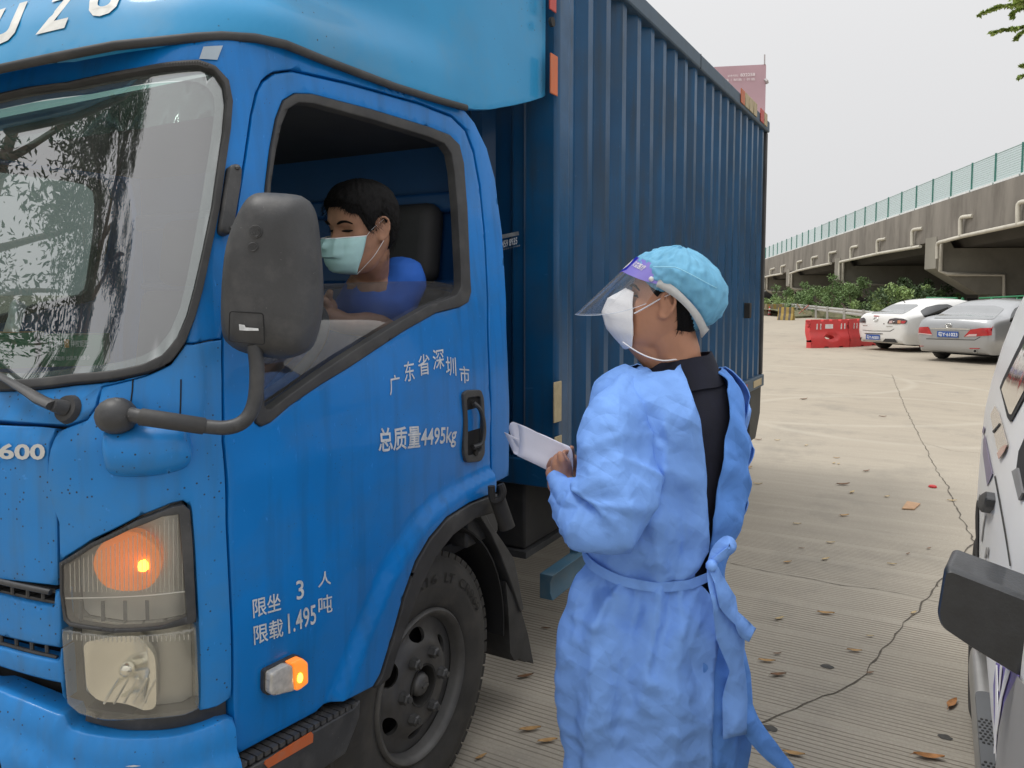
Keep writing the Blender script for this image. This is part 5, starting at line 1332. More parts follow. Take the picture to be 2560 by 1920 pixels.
def tree(name, label, base, h, crown, n_c, per, leaf_s, mats, seed, r0=0.2, lean=(0, 0), limbs=9, spread=1.0, low=0.3, elong=3.0, flat=0.8, clump=0.7):
    rng = random.Random(seed); base = Vector(base)
    t = thing(name, label, 'tree', tuple(base))
    top = base + Vector((lean[0], lean[1], h))
    tr = MB(); mids = [base + (top - base) * (k / 8) + Vector((rng.uniform(-.12, .12), rng.uniform(-.12, .12), 0)) * (k > 0) for k in range(9)]
    tr.tube(mids, [r0 * (1 - 0.85 * k / 8) for k in range(9)], 9)
    tr.build('trunk', M_BARK, t, 60)
    cs = []; lm = MB()
    for k in range(limbs):
        f_ = low + (1 - low) * k / limbs; s_ = base + (top - base) * f_
        a = k * 2.4 + rng.uniform(-0.5, 0.5); L_ = crown * (1.15 - 0.55 * f_) * rng.uniform(0.75, 1.1)
        e = s_ + Vector((math.cos(a) * L_ * spread, math.sin(a) * L_ * spread, L_ * rng.uniform(0.3, 0.8)))
        m_ = (s_ + e) / 2 + Vector((0, 0, L_ * 0.12))
        lm.tube(smooth_poly([s_, m_, e], False, 3), [r0 * 0.35 * (1 - 0.13 * j) for j in range(7)], 6)
        for j in range(n_c):
            u = rng.uniform(0.35, 1.08); p = s_ + (e - s_) * u
            cs.append((p + Vector((rng.gauss(0, .3), rng.gauss(0, .3), rng.gauss(0, .25))) * crown * 0.45, crown * rng.uniform(0.10, 0.24) * clump / 0.7))
    lm.build('limb', M_BARK, t, 60)
    for q, mm in enumerate(mats):
        v, f = leaf_cloud(cs[q::len(mats)], per, leaf_s, 0.4, rng, flat, elong)
        mk('crown', v, f, mm, t, None)
    return t
M_EUC = [pm('gum_leaf_%d' % i, c, 0.5, var=0.3, vs=1.0, spec=0.35) for i, c in enumerate(((0.050, 0.085, 0.040), (0.035, 0.060, 0.032), (0.085, 0.120, 0.055)))]
# gum trees ahead of the truck: seen mirrored in its windscreen
tree('gum_tree', 'tall dense gum tree mirrored dark in the middle of the windscreen', (-4.6, 8.9, 0), 9.4, 2.5, 11, 230, 0.125, M_EUC[:2], 5, 0.24, (0.2, 0.2), 17, 0.95, 0.10)
tree('gum_tree', 'sparse gum tree with bare leaning limbs mirrored left in the windscreen', (-4.2, 13.4, 0), 9.0, 3.0, 7, 150, 0.13, M_EUC, 6, 0.22, (1.6, -0.5), 12, 1.1, 0.30)
tree('gum_tree', 'light green young gum tree mirrored low left in the windscreen', (-2.6, 16.5, 0), 5.6, 2.4, 8, 160, 0.13, [M_LEAF[0], M_EUC[2]], 8, 0.18, (0, 0), 10, 1.0, 0.15)
tree('gum_tree', 'gum tree standing beyond the far side of the truck cab', (3.5, 18.0, 0), 9.0, 3.2, 7, 70, 0.26, M_EUC, 9, 0.22, (0, 0), 10, 1.0, 0.3)
# feathery branches that reach into the top right corner
tb = at_depth(3150, 760, 10.5); tb.z = 0
ct = thing('feathery_tree', 'feathery green tree reaching in from the top right corner', 'tree', tuple(tb))
MB().tube([tb, tb + Vector((0.1, 0.1, 2.5)), at_depth(3050, -200, 10.5), at_depth(2950, -700, 10.8)], [0.22, 0.18, 0.12, 0.06], 10).build('trunk', M_BARK, ct, 60)
def Jn(x, y): return (2400 + x * 0.13256, y * 0.13256)
rng = random.Random(3); lv = []; lf = []; lb = MB()
for pts, wd in (([(1900, -120), (1200, 60), (800, 120), (600, 180), (360, 285)], 22), ([(1900, 60), (1200, 160), (1000, 240), (985, 345)], 16), ([(2000, 300), (1500, 420), (1100, 530), (800, 570), (580, 640)], 24), ([(1700, 480), (1250, 570), (1100, 680), (1050, 750)], 14), ([(2000, 1000), (1500, 1150), (1230, 1220), (1150, 1255)], 14), ([(2000, 1250), (1500, 1350), (1220, 1420), (1100, 1475)], 14), ([(2400, -900), (1900, -500), (1400, -160), (1150, 20)], 40), ([(2600, -300), (2100, -200), (1500, -60), (1000, 10)], 40), ([(2600, 0), (2100, 50), (1400, 90), (900, 130)], 30)):
    dep = 10.3 + rng.uniform(-0.5, 0.5)
    P = smooth_poly([at_depth(*Jn(*p), dep) for p in pts], False, 8)
    root = at_depth(3000, -150, 10.6)
    lb.tube([root, (root + P[0]) / 2 + Vector((0, 0, 0.15)), P[0]] + P[1:], [0.05, 0.03, 0.02] + [0.012 * (1 - 0.8 * i / len(P)) + 0.003 for i in range(len(P) - 1)], 5)
    for i, p in enumerate(P):
        n_l = 16 if i < len(P) - 3 else 7
        for _ in range(n_l):
            q = p + Vector((rng.gauss(0, 1), rng.gauss(0, 1), rng.gauss(-0.1, 0.6))) * wd * 0.13256 / F_PX * dep * 0.85
            n1 = Vector((rng.gauss(0, 1), rng.gauss(0, 1), rng.gauss(0, 0.6))).normalized(); n2 = n1.cross(Vector((rng.gauss(0, .4), rng.gauss(0, .4), 1))).normalized()
            L_ = rng.uniform(0.045, 0.09); k = len(lv)
            lv += [q - n1 * L_ / 2, q + n2 * L_ * 0.24, q + n1 * L_ / 2, q - n2 * L_ * 0.24]; lf.append((k, k + 1, k + 2, k + 3))
lb.build('limb', M_BARK, ct, 60)
mk('crown', lv, lf, pm('feathery_leaf', (0.27, 0.36, 0.09), 0.6, var=0.4, vs=4), ct, None)

# ================================================================== guardrail, barriers, small things far back
M_GALV = pm('galvanised_steel', (0.45, 0.44, 0.41), 0.45, metal=0.4, var=0.12, vs=1.2)
gl = [on_z(*K(x, y), 0.80) for x, y in ((275, 540), (450, 543), (640, 556), (820, 573), (1000, 590), (1300, 617), (1650, 652), (1900, 680), (2300, 720))]
gr = thing('guardrail', 'galvanised steel guardrail with a curved rail in front of the shrubs', 'guardrail', (gl[3].x, gl[3].y, 0))
wprof = [(0.0, 0.0), (0.045, -0.045), (0.045, -0.10), (0.0, -0.155), (0.045, -0.21), (0.045, -0.265), (0.0, -0.31), (-0.01, -0.31), (-0.01, 0.0)]
gp = smooth_poly(gl, False, 4); rg = []
for i, p in enumerate(gp):
    d = (gp[min(i + 1, len(gp) - 1)] - gp[max(i - 1, 0)]); d.z = 0; d.normalize(); s_ = Vector((d.y, -d.x, 0))
    if s_.dot(CAM - p) < 0: s_ = -s_
    rg.append([p + s_ * a + Vector((0, 0, b_)) for a, b_ in wprof])
MB().rings(rg).build('rail', M_GALV, gr, 30, clean=True)
for i in range(2, len(gp), 3):
    p = gp[i]; MB().box((p.x - 0.06, p.y + 0.02, 0), (p.x + 0.06, p.y + 0.14, 0.84)).build('post', M_GALV, gr)
yp = on_z(*K(1042, 752), 0.0)
tag(MB().tube([yp, yp + Vector((0, 0, 0.62))], 0.14, 12).ball(yp + Vector((0, 0, 0.62)), (0.14, 0.14, 0.05), 12).build('bollard', pm('yellow_paint', (0.60, 0.36, 0.02), 0.5, var=0.15), None), 'short yellow bollard standing in front of the guardrail', 'bollard')
M_RED = pm('red_plastic', (0.62, 0.055, 0.055), 0.45, var=0.08, vs=2, dirt=(0.42, 0.10, 0.09), dirt_amt=0.4, dirt_s=3)
M_RWH = pm('reflective_white', (0.75, 0.72, 0.70), 0.4)
def water_barrier(p0, p1, label):
    """hollow red road barrier: p0, p1 the two bottom corners of its front."""
    p0, p1 = Vector((p0.x, p0.y, 0)), Vector((p1.x, p1.y, 0)); ux = (p1 - p0).normalized(); W_ = (p1 - p0).length; nn = Vector((ux.y, -ux.x, 0))
    if nn.dot(CAM - p0) < 0: nn = -nn
    H_ = 0.83
    t = thing('road_barrier', label, 'barrier', tuple((p0 + p1) / 2), 'red plastic road barriers')
    sh = Shell(lambda u, v: p0 + ux * u + Vector((0, 0, v)) - nn * (0.07 * sst(0.25, 0.5, v) + 0.02 * v), -0.2, W_ + 0.2, 8, -0.1, 1.0, 24, nn)
    out = [(0.0, 0.0)]
    for c in (0.40, 0.78):
        out += [(W_ * c - 0.09, 0.0), (W_ * c - 0.06, 0.04), (W_ * c + 0.06, 0.04), (W_ * c + 0.09, 0.0)]
    out += [(W_, 0.0), (W_ - 0.005, 0.5), (W_ - 0.02, H_ - 0.02), (W_ - 0.05, H_)]
    for c in (0.78, 0.54, 0.32):
        out += [(W_ * c + 0.06, H_), (W_ * c + 0.045, H_ - 0.05), (W_ * c - 0.045, H_ - 0.05), (W_ * c - 0.06, H_)]
    out += [(0.05, H_), (0.02, H_ - 0.02), (0.005, 0.5)]
    ell = [(W_ * 0.51 + 0.17 * math.cos(a), 0.32 + 0.075 * math.sin(a)) for a in [2 * math.pi * k / 24 for k in range(24)]]
    el2 = [(W_ * 0.55 + 0.26 * math.cos(a), 0.315 + 0.125 * math.sin(a)) for a in [2 * math.pi * k / 24 for k in range(24)]]
    ev = [Vector(p) for p in el2]; ev.append(ev[0])
    def dsp_(u, v):
        q = Vector((u, v))
        return -0.05 * sst(0.0, 0.03, poly_dist(q, ev)) if inside(q, ev[:-1]) else 0.0
    panel('body', sh, out, M_RED, t, px=False, thick=0.20, step=0.05, holes=[ell], disp=dsp_, back=True)
    panel('reflective_panel', sh, [(W_ * 0.40, H_ - 0.27), (W_ * 0.40 + 0.28, H_ - 0.27), (W_ * 0.40 + 0.28, H_ - 0.14), (W_ * 0.40, H_ - 0.14)], M_RWH, t, px=False, off=0.006, thick=0.004, step=0.06)
    for c in (0.17, 0.265, 0.80, 0.89):
        panel('reflective_strip', sh, round_poly([(W_ * c, H_ - 0.29), (W_ * c + 0.045, H_ - 0.29), (W_ * c + 0.05, H_ - 0.12), (W_ * c + 0.012, H_ - 0.12)], 0.015), M_RWH, t, px=False, off=0.006, thick=0.004, step=0.03)
    return t
b0 = on_z(*K(815, 1165)); b1 = on_z(*K(1348, 1150)); b2 = b1 + (b1 - b0) * 1.0
water_barrier(b0, b1, 'red plastic road barrier standing fully in view left of the white car')
gapv = (b1 - b0).normalized() * 0.03
water_barrier(b1 + gapv, b2 + gapv + FH * 0.5, 'red plastic road barrier half hidden behind the white car')
M_YB = pm('yellow_worn_paint', (0.40, 0.28, 0.07), 0.7, var=0.2, vs=3, dirt=(0.20, 0.17, 0.11), dirt_amt=0.7, dirt_s=4)
M_JC = pm('barrier_concrete', (0.30, 0.25, 0.17), 0.85, var=0.2, vs=3)
def jersey(px, py, wd, ht, ang, label, mats, holes=0):
    b = on_z(*K(px, py)); Mx = Matrix.Translation(b) @ Matrix.Rotation(ang, 4, 'Z')
    t = thing('concrete_barrier', label, 'barrier', tuple(b), 'yellow painted concrete barriers by the guardrail')
    prof = [(-0.30, 0), (0.30, 0), (0.28, 0.12), (0.14, 0.4), (0.10, ht), (-0.10, ht), (-0.14, 0.4), (-0.28, 0.12)]
    MB().rings([[Mx @ Vector((x, a, z)) for a, z in prof] for x in (-wd / 2, wd / 2)]).build('block', mats[0], t, 20, clean=True)
    n_s = 3
    for k in range(n_s):
        x = -wd / 2 + wd * (k + 0.15) / n_s; w_ = wd / n_s * 0.45
        MB().rings([[Mx @ Vector((xx, a * 1.02 + 0.0, z * 1.004 + 0.002)) for a, z in prof] for xx in (x, x + w_)]).build('stripe', mats[1], t, 20, clean=True)
    return t
M_BLK = pm('worn_black_paint', (0.12, 0.105, 0.085), 0.8, var=0.3)
aw = math.atan2(RGT.y, RGT.x)
jersey(70, 690, 1.3, 0.85, aw + 0.4, 'faded concrete barrier at the far left, partly behind the truck box', (M_JC, M_YB))
jersey(310, 705, 1.5, 0.82, aw + 0.25, 'faded yellow concrete barrier right behind the traffic cone', (M_JC, M_YB))
jersey(470, 775, 0.9, 0.78, aw - 0.6, 'bright yellow and black concrete barrier between the cone and the broom', (M_YB, M_BLK))
cb = on_z(*K(243, 712))
cone = thing('traffic_cone', 'red and white striped traffic cone on a black base', 'traffic cone', tuple(cb))
Mc = Matrix.Translation(cb) @ Matrix.Scale(0.58, 4)
MB().box((-0.33, -0.33, 0), (0.33, 0.33, 0.05), Mc).build('base', M_BLK, cone)
zs_ = [0.05, 0.28, 0.50, 0.72, 0.92, 1.15]
for i in range(5):
    r = lambda z: 0.24 - 0.17 * z / 1.15
    MB().lathe([(r(zs_[i]), zs_[i]), (r(zs_[i + 1]), zs_[i + 1])] + ([(0.0001, 1.15)] if i == 4 else []), 16, Mc).build('band', M_RED if i % 2 == 0 else M_RWH, cone, 60)
def rod(a, b_, r, mat, name, label, cat):
    o = MB().tube([a, b_], r, 6).build(name, mat, None, 60); return tag(o, label, cat)
dk = 50.0
M_ROD = pm('faded_red_rod', (0.55, 0.20, 0.16), 0.6, var=0.3, vs=8)
p_a, p_b = on_z(*K(590, 735)), at_depth(*K(785, 570), dk)
rod(p_a, at_depth(*K(785, 570), p_a.dot(FH)), 0.035, M_ROD, 'marker_pole', 'thin red pole leaning up to the right, crossed by the broom', 'pole')
p_c = on_z(*K(690, 735))
rod(at_depth(*K(570, 690), p_c.dot(FH)), p_c + Vector((0, 0, 0.03)), 0.035, M_ROD, 'marker_pole', 'thin red pole lying low beneath the crossed poles', 'pole')
bm_ = on_z(*K(760, 735)); dpb = bm_.dot(FH)
br_ = thing('broom', 'straw broom leaning with its head on the ground beside the guardrail', 'broom', tuple(bm_))
MB().tube([at_depth(*K(625, 555), dpb), at_depth(*K(720, 680), dpb)], 0.035, 6).build('handle', pm('broom_wood', (0.50, 0.36, 0.20), 0.7), br_)
MB().rings([[at_depth(*K(720 + a, 680 - a * 0.3), dpb + c) for a, c in ((-12, 0), (0, .08), (12, 0), (0, -.08))], [at_depth(*K(750 + a, 705 - a * 0.3), dpb + c) for a, c in ((-40, 0), (0, .12), (30, 0), (0, -.12))], [at_depth(*K(755 + a, 737 + abs(a) * 0.04), dpb + c) for a, c in ((-45, 0), (0, .15), (50, 0), (0, -.15))]]).build('bristles', pm('broom_straw', (0.42, 0.32, 0.19), 0.85, var=0.4, vs=20), br_, 30)
# low earth bank and kerb behind the barriers
bk = [on_z(*K(x, y)) for x, y in ((150, 700), (420, 715), (600, 752), (820, 742), (1100, 762), (1500, 790))]
v = []; f = []
for p in bk:
    back = FH * 9
    v += [p + Vector((0, 0, 0.0)), p + Vector((0, 0, 0.14)) + FH * 0.02, p + Vector((0, 0, 0.15)) + FH * 0.3, p + Vector((0, 0, 0.45)) + FH * 4, p + Vector((0, 0, 0.5)) + back * 4]
for i in range(len(bk) - 1):
    for j in range(4): f.append((i * 5 + j, (i + 1) * 5 + j, (i + 1) * 5 + j + 1, i * 5 + j + 1))
bank = mk('verge', v, f, pm('verge_soil', (0.14, 0.13, 0.07), 0.9, var=0.4, vs=1.2, dirt=(0.06, 0.10, 0.03), dirt_amt=0.8, dirt_s=0.8), None, 30)
tag(bank, kind='structure')
# green pipe railing under the overpass at the right
M_GRN = pm('green_rail', (0.03, 0.22, 0.10), 0.5, var=0.15)
rl = thing('green_railing', 'green pipe railing in front of the near pier column', 'railing', tuple(on_z(*E5(1400, 1230))))
dr_ = 27.0
for a, b_, c, d in ((1150, 1117, 1340, 1120), (1150, 1137, 1340, 1140), (1480, 1120, 1800, 1104), (1480, 1137, 1800, 1125)):
    MB().tube([at_depth(*E5(a, b_), dr_ + 2), at_depth(*E5(c, d), dr_)], 0.035, 6).build('rail', M_GRN, rl, 60)
for x in (1185, 1375, 1560, 1720):
    tp = at_depth(*E5(x, 1118), dr_ + (1 if x < 1300 else 0)); MB().tube([Vector((tp.x, tp.y, 0)), tp], 0.045, 6).build('post', M_GRN, rl, 60)
    MB().tube([tp, tp + Vector((0, 0, -0.5)) - RGT * 0.3], 0.03, 6).build('brace', M_GRN, rl, 60)

# ================================================================== billboard far behind
def Lb(x, y): return (1560 + x * 0.20496, y * 0.20496)
bd = 130.0
M_PINK = pm('billboard_pink', (0.50, 0.33, 0.375), 0.7, var=0.05, vs=0.2)
bbp = at_depth(*Lb(1300, 3000), bd); bbp.z = 0
bb = thing('billboard', 'faded pink billboard with white numbers behind the truck box', 'billboard', tuple(bbp))
c0, c1, c2, c3 = at_depth(*Lb(1730, 785), bd), at_depth(*Lb(1705, 1900), bd), at_depth(*Lb(500, 1980), bd + 6), at_depth(*Lb(480, 846), bd + 6)
nb_ = (c1 - c0).cross(c3 - c0).normalized()
if nb_.dot(CAM - c0) < 0: nb_ = -nb_
MB().add([c0, c1, c2, c3, c0 - nb_ * 1.2, c1 - nb_ * 1.2, c2 - nb_ * 1.2, c3 - nb_ * 1.2], [(0, 1, 2, 3), (4, 7, 6, 5), (0, 4, 5, 1), (1, 5, 6, 2), (2, 6, 7, 3), (3, 7, 4, 0)]).build('sign_board', M_PINK, bb, None, clean=True)
mid_ = (c1 + c2) / 2 - nb_ * 0.6
MB().tube([Vector((mid_.x, mid_.y, 0)), mid_ + Vector((0, 0, 1))], 1.1, 16).build('mast', pm('mast_grey', (0.45, 0.42, 0.43), 0.6), bb, 60)
MB().tube([at_depth(*Lb(1715, 785), bd), at_depth(*Lb(1716, 665), bd)], 0.12, 5).build('lightning_rod', pm('mast_grey', (0.45, 0.42, 0.43), 0.6), bb)
MB().tube([at_depth(*Lb(1722, 1000), bd), at_depth(*Lb(1745, 985), bd)], 0.5, 5).build('side_lamp', pm('mast_grey', (0.45, 0.42, 0.43), 0.6), bb)
bsh = plane_shell(c0, (c3 - c0), Vector((0, 0, 1)), 80, 80)
M_BWH = pm('billboard_white', (0.78, 0.70, 0.72), 0.7)
def btext(s, a, b_, c, bold): lettering('lettering', s, bsh, Lb(*a), Lb(*b_), Lb(*c), M_BWH, bb, off=0.15, bold=bold)
btext('832258', (1420, 938), (1600, 930), (1420, 898), 0.03)
btext('证券代码：', (1265, 944), (1400, 938), (1265, 916), 0.01)
btext('家装｜制造｜价值', (1180, 1000), (1598, 984), (1180, 966), 0.01)
# ================================================================== cars
def catmull1(xs, ys, x):
    n = len(xs)
    if x <= xs[0]: return ys[0]
    if x >= xs[-1]: return ys[-1]
    i = max(k for k in range(n - 1) if xs[k] <= x)
    t = (x - xs[i]) / (xs[i + 1] - xs[i])
    def m(k):
        if k == 0: return (ys[1] - ys[0]) / (xs[1] - xs[0])
        if k == n - 1: return (ys[-1] - ys[-2]) / (xs[-1] - xs[-2])
        a = (ys[k] - ys[k - 1]) / (xs[k] - xs[k - 1]); b = (ys[k + 1] - ys[k]) / (xs[k + 1] - xs[k])
        return 0.0 if a * b <= 0 else 2 * a * b / (a + b)
    h = xs[i + 1] - xs[i]; t2, t3 = t * t, t ** 3
    return (2 * t3 - 3 * t2 + 1) * ys[i] + (t3 - 2 * t2 + t) * h * m(i) + (-2 * t3 + 3 * t2) * ys[i + 1] + (t3 - t2) * h * m(i + 1)
class Car:
    """body lofted over stations; local x forward from the tail, y to the car's left, z up."""
    def __init__(s, st, loc, heading):
        s.xs = [r[0] for r in st]; s.cols = list(zip(*[r[1:] for r in st]))
        s.M = Matrix.Translation(loc) @ Matrix.Rotation(heading, 4, 'Z')
        s.L = s.xs[-1]
        s.sh = Shell(s.fn, 0.0, s.L, 150, 0.0, 2.0, 80, s.M.to_3x3() @ Vector((0, 0, 1)))
    def sec(s, x, t):
        # columns: z0 w0 | zm wm | zb wb | zr wr | zt
        z0, w0, zm, wm, zb, wb, zr, wr, zt = (catmull1(s.xs, c, x) for c in s.cols)
        k = [0.0, 0.22, 0.52, 0.80, 1.0]
        return catmull1(k, [w0, wm, wb, wr, 0.0], t), catmull1(k, [z0, zm, zb, zr, zt], t)
    def fn(s, u, v):
        sg = -1 if v <= 1 else 1                  # v 0..1 right side going up, 1..2 left side going down
        t = v if v <= 1 else 2 - v
        y, z = s.sec(u, t)
        return s.M @ Vector((u, sg * y, z))
    def body(s, mat, parent, name='body', nx=90, nt=44):
        V = []; F = []
        # denser stations near both ends
        us = []
        for i in range(nx + 1):
            q = i / nx; us.append(s.L * (q + 0.06 * math.sin(2 * math.pi * q) * -1))
        vs = [2.0 * j / nt for j in range(nt + 1)]
        for u in us:
            for v in vs: V.append(Vector(s.fn(u, v)))
        w = nt + 1
        for i in range(nx):
            for j in range(nt): F.append((i * w + j, (i + 1) * w + j, (i + 1) * w + j + 1, i * w + j + 1))
        F.append(tuple(range(w))[::-1]); F.append(tuple(nx * w + j for j in range(w)))
        for i in range(nx): F.append((i * w, i * w + nt, (i + 1) * w + nt, (i + 1) * w))
        return mk(name, V, F, mat, parent, 45, clean=True)
    def tail(s):
        bvh = BVHTree.FromPolygons(s.sh.V, s.sh.tri)
        cap = [Vector(s.fn(0.0, 2.0 * j / 60)) for j in range(61)]
        cb_ = BVHTree.FromPolygons(cap, [tuple(range(61))])
        fw = s.M.to_3x3() @ Vector((1, 0, 0))
        def fn(u, v):
            o = s.M @ Vector((-1.5, u, v)); best = None
            for b in (bvh, cb_):
                p, n, i, d = b.ray_cast(o, fw)
                if p is not None and (best is None or d < best): best = d
            if best is None:
                p = bvh.find_nearest(o + fw * 1.6)[0]; q = s.M.inverted() @ p
                best = 1.5 + q.x
            return o + fw * best
        s.ts = Shell(fn, -0.83, 0.83, 60, 0.26, 1.44, 60, -fw)
        return s.ts
    def pt(s, x, y, z): return s.M @ Vector((x, y, z))
M_CARGL = pm('car_dark_glass', (0.012, 0.014, 0.015), 0.06, spec=0.8, coat=0.4, var=0.0)
M_REARGL = pm('car_rear_glass', (0.22, 0.23, 0.235), 0.12, spec=0.8, coat=0.6, var=0.05)  # light grey base stands in for sky reflected in the glass
M_TAIL = pm('tail_lamp_red', (0.42, 0.012, 0.015), 0.15, coat=0.7, var=0.2, vs=6)
M_TAILW = pm('tail_lamp_clear', (0.62, 0.45, 0.44), 0.2, coat=0.7)
M_SMOKE = pm('tail_lamp_smoked', (0.05, 0.035, 0.035), 0.15, coat=0.7, var=0.3, vs=8)
M_PLATE = pm('plate_blue', (0.025, 0.085, 0.33), 0.4, var=0.05)
M_PLW = pm('plate_white', (0.70, 0.72, 0.75), 0.5)
M_CHR = pm('car_chrome', (0.62, 0.62, 0.60), 0.18, metal=0.9)
M_ALLOY = pm('alloy_wheel', (0.45, 0.44, 0.42), 0.3, metal=0.8, var=0.1)
M_BLKP = pm('black_bumper', (0.025, 0.024, 0.023), 0.6, var=0.2)
def car_wheel(car, x, y, r, wid, parent):
    sd_ = 1 if y > 0 else -1
    c = car.pt(x, y, r)
    w = bpy.data.objects.new('wheel', None); COL.objects.link(w); w.location = c; WLOC[w.name] = c.copy(); link_parent(w, parent)
    Mx = car.M @ Matrix.Translation((x, y, r)) @ Matrix(((1, 0, 0, 0), (0, 0, sd_, 0), (0, 1, 0, 0), (0, 0, 0, 1)))
    MB().lathe([(r * 0.66, -0.01), (r * 0.70, 0.004), (r * 0.84, 0.008), (r * 0.95, -0.006), (r, -0.035), (r, -wid + 0.03), (r * 0.9, -wid), (r * 0.6, -wid)], 40, Mx).build('tyre', M_TYRE, w, 50)
    MB().lathe([(r * 0.68, -0.005), (r * 0.66, 0.004), (r * 0.62, -0.02), (r * 0.60, -0.10), (0.001, -0.11)], 32, Mx).build('rim', M_CHAS, w, 50)
    for k in range(7):
        a = 2 * math.pi * k / 7; ca, sa = math.cos(a), math.sin(a)
        P = lambda rr, tt, h: Mx @ Vector((rr * ca - tt * sa, rr * sa + tt * ca, h))
        MB().add([P(0.02, -0.03, -0.015), P(r * 0.64, -0.022, -0.008), P(r * 0.64, 0.022, -0.008), P(0.02, 0.03, -0.015), P(0.02, -0.03, -0.05), P(r * 0.64, -0.022, -0.04), P(r * 0.64, 0.022, -0.04), P(0.02, 0.03, -0.05)], [(0, 1, 2, 3), (0, 4, 5, 1), (1, 5, 6, 2), (2, 6, 7, 3), (3, 7, 4, 0)]).build('spoke', M_ALLOY, w, None)
    MB().lathe([(0.05, -0.03), (0.048, -0.006), (0.001, -0.004)], 16, Mx).build('cap', M_ALLOY, w, 50)
    return w
def arch(car, x, r, parent, side):
    """dark wheel opening laid on the body side."""
    pts = []
    for k in range(17):
        a = math.pi * k / 16; pts.append((x + r * math.cos(a), None, 0.0 + r * math.sin(a) + 0.30))
    return pts
# columns:  x | z0 w0 | zm wm | zb wb | zr wr | zt
ST_SEDAN = [
    (0.00, 0.36, 0.62, 0.53, 0.72, 0.72, 0.74, 0.84, 0.60, 0.88),
    (0.04, 0.27, 0.74, 0.52, 0.83, 0.78, 0.82, 0.95, 0.66, 1.00),
    (0.14, 0.22, 0.80, 0.52, 0.88, 0.84, 0.86, 1.03, 0.70, 1.065),
    (0.40, 0.21, 0.82, 0.52, 0.905, 0.90, 0.89, 1.06, 0.73, 1.10),
    (0.72, 0.20, 0.83, 0.52, 0.91, 0.94, 0.90, 1.09, 0.74, 1.135),
    (1.05, 0.20, 0.83, 0.52, 0.91, 0.96, 0.90, 1.23, 0.68, 1.285),
    (1.40, 0.20, 0.83, 0.52, 0.91, 0.965, 0.90, 1.35, 0.635, 1.41),
    (1.80, 0.20, 0.83, 0.52, 0.91, 0.965, 0.90, 1.405, 0.62, 1.465),
    (2.40, 0.20, 0.83, 0.52, 0.91, 0.955, 0.90, 1.415, 0.62, 1.475),
    (2.90, 0.20, 0.83, 0.52, 0.91, 0.94, 0.895, 1.35, 0.63, 1.42),
    (3.30, 0.20, 0.83, 0.52, 0.91, 0.92, 0.89, 1.16, 0.68, 1.23),
    (3.70, 0.20, 0.82, 0.52, 0.91, 0.89, 0.87, 0.98, 0.70, 1.02),
    (4.30, 0.21, 0.80, 0.50, 0.89, 0.80, 0.82, 0.87, 0.62, 0.91),
    (4.70, 0.24, 0.72, 0.46, 0.80, 0.68, 0.72, 0.76, 0.52, 0.79),
    (4.82, 0.32, 0.58, 0.46, 0.64, 0.58, 0.58, 0.64, 0.40, 0.66)]
def yaw_of(psi):
    d = FH * math.cos(psi) + RGT * math.sin(psi); return math.atan2(d.y, d.x)
def H8(x, y): return (2120 + x * 0.19892, 740 + y * 0.19892)
# ------------------------------------------------------------------ silver saloon
M_SILV = pm('silver_paint', (0.40, 0.41, 0.42), 0.28, metal=0.55, coat=0.5, var=0.04, vs=2)
sp = on_z(*H8(1300, 838)); sp.z = 0
silver = thing('parked_car', 'silver saloon with a blue plate and red tail lamps, right of the white car', 'car', tuple(sp))
cs_ = Car(ST_SEDAN, sp, yaw_of(R(59)))
sb = cs_.body(M_SILV, silver)
SIDE = ('side_window', 'door_handle', 'rear_window')
def cp_(car, name, pts, mat, parent, off=0.006, thick=0.006, step=0.05, sm=0, **k):
    return panel(name, car.sh if name in SIDE else car.ts, [H8(*p) for p in pts], mat, parent, off=off, thick=thick, step=step, sm=sm, pxs=3, **k)
cs_.tail()
cp_(cs_, 'rear_window', round_poly([(1075, 282), (1345, 132), (1500, 122), (1850, 122), (1968, 160), (1830, 292), (1500, 298)], 22), M_REARGL, silver)
cp_(cs_, 'side_window', round_poly([(2028, 326), (2050, 230), (2090, 160), (2150, 128), (2400, 112), (2600, 125), (2600, 322)], 14), M_CARGL, silver)
tl1 = cp_(cs_, 'tail_lamp', round_poly([(878, 470), (874, 440), (905, 392), (1010, 385), (1030, 420), (1062, 492)], 8), M_TAIL, silver, off=0.012, step=0.03)
cp_(cs_, 'reverse_lens', [(884, 462), (1055, 480), (1062, 492), (882, 472)], M_TAILW, tl1, off=0.016, step=0.03)
tl2 = cp_(cs_, 'tail_lamp', round_poly([(1458, 512), (1540, 422), (1660, 404), (1862, 398), (1868, 430), (1845, 492), (1620, 508)], 8), M_TAIL, silver, off=0.012, step=0.03)
cp_(cs_, 'reverse_lens', [(1475, 508), (1530, 480), (1625, 478), (1615, 506)], M_TAILW, tl2, off=0.016, step=0.03)
cp_(cs_, 'trunk_trim', [(1040, 402), (1300, 398), (1540, 412), (1536, 428), (1290, 420), (1042, 416)], M_CHR, silver, off=0.014, step=0.04)
cp_(cs_, 'plate_recess', round_poly([(1010, 425), (1535, 435), (1450, 512), (1590, 548), (980, 532), (1062, 496)], 10), pm('silver_shadow', (0.33, 0.335, 0.335), 0.4, metal=0.4), silver, off=0.004, thick=0.002)
pl = cp_(cs_, 'number_plate', [(1126, 440), (1392, 448), (1390, 524), (1124, 512)], M_PLATE, silver, off=0.02, step=0.06)
lettering('plate_lettering', '粤Y·61023', cs_.ts, H8(1140, 506), H8(1382, 512), H8(1140, 450), M_PLW, pl, off=0.023, bold=0.02)
cp_(cs_, 'bumper_seam', [(985, 534), (1590, 550), (1660, 512), (1668, 516), (1594, 558), (980, 542)], M_BLKP, silver, off=0.003, thick=0.001, step=0.03)
